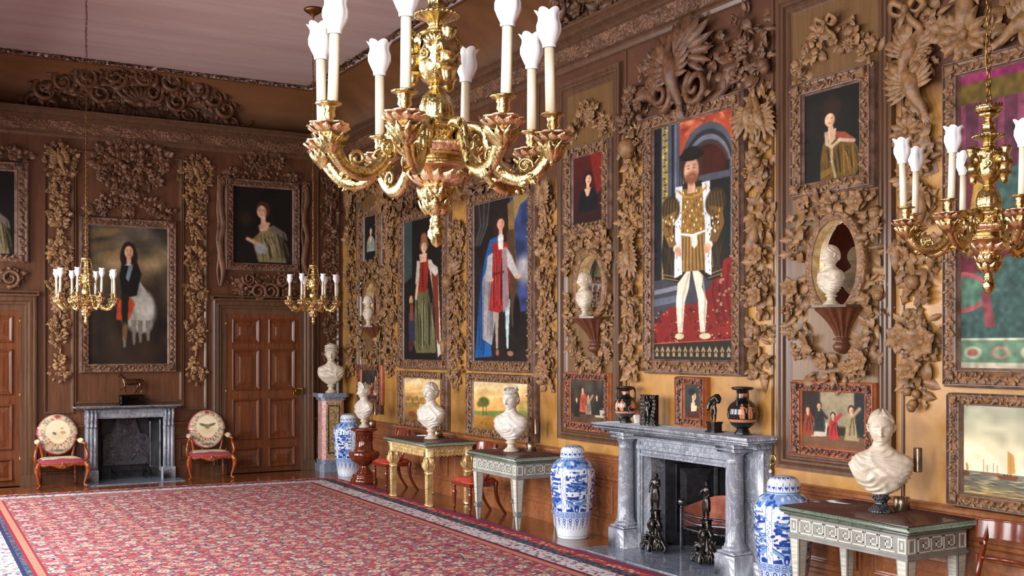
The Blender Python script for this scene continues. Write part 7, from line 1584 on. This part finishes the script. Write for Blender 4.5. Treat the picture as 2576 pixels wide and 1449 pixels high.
# ---------------------------------------------------------------- chandeliers: local z is the height above the tip of the pendant
def C_(y): return (607 - y) * .001046
def fl8(n, k): return lambda t_, i, z: 1 + k * math.cos(n * t_)
def chandelier(stays=False):
    t = thing('chandelier', '', 'chandelier', (0, 0, 0))
    g = G(); g.add(lathe(dense([(.002, 0), (.012, .008), (.022, .03), (.021, .048), (.012, .062)], 3), 24, mul=lambda t_, i, z: 1 + .1 * math.cos(6 * t_ + z * 160)))
    for j in range(4):
        for k in range(7): a = 2 * PI * (k + .5 * (j % 2)) / 7; g.add(tf(tf(LSM[0], (0, -.019 + .003 * abs(j - 1.5), .012 + j * .013), (-.3, 0, 0), .024), rot=(0, 0, a)))
    mk('pine_cone', g, 'gold', t)
    g = G(); g.add(lathe([(.012, .06), (.018, .066), (.018, .074), (.013, .08), (.02, .086), (.026, .09)], 24)); g.add(lathe(dense([(.026, .088), (.03, .1), (.034, .125), (.042, .14), (.04, .152), (.036, .158)], 3), 32, mul=lambda t_, i, z: 1 + .07 * math.cos(8 * t_)))
    for j in range(2):
        for k in range(8): a = 2 * PI * (k + .5 * j) / 8; g.add(tf(tf(LEAFS[2], (0, -.03 - .006 * j, .085 + j * .03), (.15, 0, 0), .042), rot=(0, 0, a)))
    mk('leafy_pendant', g, 'gold', t)
    g = G(); g.add(lathe(dense([(.034, .155), (.032, .16), (.034, .185), (.045, .2), (.065, .208), (.073, .212), (.07, .216), (.02, .218)], 3), 60, mul=lambda t_, i, z: 1 + .05 * math.cos(10 * t_ + z * 60)))
    for k in range(12): a = 2 * PI * k / 12; g.add(tf(tf(LEAFS[1], (0, -.034, .162), (.75, .3, 0), .055), rot=(0, 0, a)))
    mk('flared_cup', g, 'gold_pale', t)
    g = G(); g.add(lathe([(.03, .212), (.072, .214), (.076, .219), (.07, .225), (.062, .228), (.07, .232), (.085, .236), (.09, .242), (.09, .246), (.06, .25)], 48)); mk('lower_dish', g, 'gold', t)
    g = G(); g.add(lathe(dense([(.085, .24), (.102, .252), (.106, .262), (.1, .268), (.05, .27)], 2), 96, mul=lambda t_, i, z: 1 + .025 * math.cos(32 * t_ + z * 100))); mk('gadroon_rim', g, 'gold_pale', t)
    g = G(); g.add(lathe([(.055, .265), (.058, .27), (.058, .3), (.065, .305), (.072, .31), (.07, .315), (.05, .33)], 40))
    for k in range(8):
        a = 2 * PI * (k + .5) / 8
        for q in range(9): g.add(tf(tf(LSM[0], (0, -.058, .285), (0, 2 * PI * q / 9, 0), .018), rot=(0, 0, a)))
    mk('rosette_drum', g, 'gold', t)
    g = G(); g.add(lathe(dense([(.05, .325), (.042, .335), (.044, .35), (.043, .37), (.035, .395), (.022, .41), (.016, .418)], 3), 64, mul=lambda t_, i, z: 1 + .07 * abs(math.cos(8 * t_)) * (z > .34))); g.add(lathe([(.016, .415), (.022, .42), (.016, .426)], 20)); mk('fluted_bell', g, 'gold', t)
    g = G(); g.add(lathe(dense([(.016, .424), (.035, .436), (.045, .455), (.05, .485), (.052, .52), (.058, .54), (.05, .552), (.03, .556)], 3), 48, mul=lambda t_, i, z: 1 + .05 * abs(math.cos(6 * t_)) * (z < .53)))
    for k in range(6):
        a = 2 * PI * k / 6
        for q in range(7): g.add(tf(tf(LSM[0], (0, -.052, .52), (0, (q - 3) * .4, 0), .034), rot=(0, 0, a)))
        g.add(tf(tf(LEAFS[5], (0, -.04, .44), (.1, 0, 0), .055), rot=(0, 0, a + .5))); g.add(tf(tube(spiral(1.3, .012, .003, 12, -.055), .004, 5), (0, 0, .5), (0, 0, a + .5)))
    ur = mk('urn', g, 'gold', t)
    for k in range(3):
        a = 2 * PI * k / 3 + .55; skin('cherub_figure', [(0, -.045, .49, .016), (0, -.047, .505, .018), (0, -.047, .52, .015), (0, -.049, .532, .010), (0, -.052, .546, .018), (0, -.053, .557, .016), (-.018, -.046, .52, .009), (-.024, -.045, .505, .008), (.018, -.046, .52, .009), (.024, -.045, .505, .008), (0, -.046, .475, .015), (0, -.045, .46, .012), (0, -.05, .446, .009)], [(0, 1), (1, 2), (2, 3), (3, 4), (4, 5), (2, 6), (6, 7), (2, 8), (8, 9), (0, 10), (10, 11), (11, 12)], 'gold', t, loc=(0, 0, -.52 * .35), rot=(0, 0, a), sc=1.35, sub=1)
    g = G(); g.add(lathe([(.03, .555), (.05, .557), (.045, .563), (.022, .567), (.018, .572)], 28)); g.add(lathe(dense([(.02, .57), (.024, .575), (.018, .582), (.025, .592), (.045, .602), (.056, .608), (.056, .613), (.02, .615)], 2), 56, mul=lambda t_, i, z: 1 + .05 * math.cos(14 * t_)))
    for k in range(26): a = 2 * PI * k / 26; g.add(ell((.056 * math.cos(a), .056 * math.sin(a), .61), (.006, .006, .005), 6, 4))
    mk('fluted_saucer', g, 'gold', t)
    g = G(); g.add(lathe(dense([(.02, .613), (.032, .618), (.024, .63), (.022, .65), (.026, .655), (.014, .665), (.014, .675), (.03, .682), (.038, .692), (.036, .698), (.012, .7)], 2), 40, mul=lambda t_, i, z: 1 + .05 * math.cos(10 * t_)))
    g.add(lathe(dense([(.02, .7), (.05, .71), (.052, .722), (.03, .73), (.008, .745)], 2), 40))
    for k in range(16): a = 2 * PI * k / 16; g.add(tf(tf(LSM[2], (0, -.047, .706), (-.2, 0, 0), .03), rot=(0, 0, a)))
    mk('crown', g, 'gold', t)
    # arm, cup, candle, shade: one mesh each, shared by the eight arms
    ga = G(); P = spline([(.05, 0, .285), (.085, 0, .315), (.125, 0, .30), (.135, 0, .26), (.165, 0, .205), (.21, 0, .175), (.26, 0, .185), (.295, 0, .225), (.31, 0, .262)], 6); ga.add(tube(P, [.012, .011, .012, .013, .014, .015, .014, .017, .02], 10, flat=1.25))
    for (cx_, cz_, rr, tn, s_) in ((.112, .275, .026, 1.6, 1), (.15, .245, .02, 1.5, -1), (.235, .21, .02, 1.4, 1)): ga.add(tf(tube(spiral(tn, rr, .004, 18, .012, s=s_), [.0055, .004], 6), (cx_, 0, cz_)))
    rr_ = random.Random(5)
    for k in range(26):
        q = P[int(3 + k * (len(P) - 6) / 26)]; ga.add(tf(LEAFS[k % 6], (q[0], (-1) ** k * .008, q[2] - .004), (rr_.uniform(-.3, .3), rr_.uniform(1.0, 2.2) if k % 3 else rr_.uniform(-2.5, -1), rr_.uniform(-.6, .6)), .03))
    for k in range(9): a = 2 * PI * k / 9; ga.add(tf(tf(tf(LSM[1], (0, -.012, 0), (.25, 0, 0), .055), rot=(0, 0, a)), (.306, 0, .215)))
    am = mkmesh(ga, 'gold', 'arm')
    gc = G(); gc.add(lathe(dense([(.012, .258), (.02, .27), (.034, .282), (.046, .288), (.046, .291), (.01, .29)], 2), 40, mul=lambda t_, i, z: 1 + .1 * math.cos(7 * t_) * (i > 4)))
    for k in range(10): a = 2 * PI * k / 10; gc.add(tf(tf(LSM[2], (0, -.016, .262), (.85, .2, 0), .042), rot=(0, 0, a)))
    cm = mkmesh(gc, 'gold_pale', 'drip_cup')
    gs = G(); gs.add(lathe([(.01, .288), (.014, .292), (.012, .302), (.017, .308), (.015, .322), (.018, .326), (.016, .33), (.024, .334), (.032, .338), (.03, .341), (.012, .34)], 28, mul=lambda t_, i, z: 1 + (.09 * math.cos(12 * t_) if i in (8, 9) else 0))); sm_ = mkmesh(gs, 'gold', 'socket')
    gk = G(); gk.add(lathe([(.0135, .335), (.0128, .518), (.004, .52)], 20)); km = mkmesh(gk, 'candle', 'candle')
    def lobes(t_, i, z): q = (z - .515) / .09; return 1 + (.10 * abs(math.cos(3 * t_)) - .05) * min(1, q * 2)
    gsh = G(); pr_ = [(.0165, .510), (.0185, .515), (.018, .52), (.025, .535), (.0315, .552), (.0315, .568), (.027, .582), (.027, .592), (.033, .604)]
    V, F = lathe(dense(pr_, 2), 48, mul=lobes, cap=False)
    n_ = 48; m_ = len(V) // n_
    for k in range(n_):
        th = 2 * PI * k / n_; V[(m_ - 1) * n_ + k, 2] += .008 * abs(math.cos(3 * th)) - .004; V[(m_ - 1) * n_ + k, :2] *= 1 + .10 * abs(math.cos(3 * th))
    gsh.add((V, F)); hm = mkmesh(gsh, 'shade', 'shade')
    for k in range(8):
        a = -PI / 2 + math.radians(-10 + 45 * k) ; A = link('arm', am, t, rot=(0, 0, a)); link('drip_cup', cm, A, (.31, 0, 0)); link('socket', sm_, A, (.31, 0, 0))
        tx, ty = [(.02, .01), (-.03, .02), (0, -.02), (.03, 0), (-.01, .02), (.04, 0), (-.02, -.02), (.0, .03)][k]
        cd_ = link('candle', km, t, (.31 * math.cos(a), .31 * math.sin(a), .335 - .335 * 1), (tx * 1.0, ty * 1.0, 0)); link('shade', hm, cd_)
    # chain and ceiling rose
    top = 6.2 - 2.33; g = G(); z = .735; n = 0
    while z < top - .07:
        lk_ = tube([(.009 * math.cos(q), 0, .019 * math.sin(q)) for q in np.linspace(0, 2 * PI, 11)], .003, 5, False); g.add(tf(lk_, (0, 0, z + .017), (0, 0, PI / 2 * (n % 2)))); z += .031; n += 1
    g.add(tube(spline([(.012 * math.cos(i * 1.1), .012 * math.sin(i * 1.1), .74 + i * (top - .8) / 40) for i in range(41)], 1), .0022, 4)); mk('chain', g, 'chain', t)
    g = G(); g.add(lathe([(.0, top - .10), (.012, top - .095), (.02, top - .08), (.05, top - .06), (.095, top - .03), (.115, top - .012), (.115, top)], 32)); mk('ceiling_rose', g, 'chain', t)
    if stays:
        g = G()
        for k in range(4):
            a = k * PI / 2 + .4; P2 = spline([(.045 * math.cos(a), .045 * math.sin(a), .715), (.075 * math.cos(a), .075 * math.sin(a), .56), (.11 * math.cos(a), .11 * math.sin(a), .42), (.19 * math.cos(a), .19 * math.sin(a), .26)], 6)
            g.add(tube(P2, .003, 5))
            for p_ in P2[::1]: g.add(ell(tuple(p_), (.0065, .0065, .009), 6, 4))
        mk('stay_chains', g, 'gold', t)
    return t
vx = Vector((FW[0], FW[1])); rx_ = Vector((RT[0], RT[1]))
def at_depth(px, D): p = Vector(CP[:2]) + vx * D + rx_ * ((px - 1288) / FPX * D); return p
big = chandelier(False); HANG = [(big, 1098, 2.87, 2.314, -YAW, 'nearest gilt chandelier with eight white-shaded candles, hanging in front of the long wall'), (None, 2487, 4.2, 2.254, -YAW + .1, 'gilt chandelier at the right side, before the very large painting')]
far = chandelier(True); HANG += [(far, 217, 12.0, 2.308, -YAW + .25, 'gilt chandelier with chains, hanging before the equestrian painting'), (None, 788, 13.38, 2.335, -YAW - .1, 'gilt chandelier with chains, hanging before the far panelled door')]
src = None
for o, px, D, z, rz, lab in HANG:
    if o is None: o = copy_tree(src)
    else: src = o
    p = at_depth(px, D); k = (6.2 - z) / (6.2 - 2.33) ; o.location = (p.x, p.y, z); o.rotation_euler = (0, 0, rz); tag(o, lab, 'chandelier', 'gilt chandeliers')
    for c in o.children:
        if c.name.startswith('ceiling_rose'): c.location.z = (6.2 - z) - (6.2 - 2.33)
        if c.name.startswith('chain'): q = (6.2 - z - .735) / (6.2 - 2.33 - .735); c.scale.z = q; c.location.z = .735 * (1 - q)
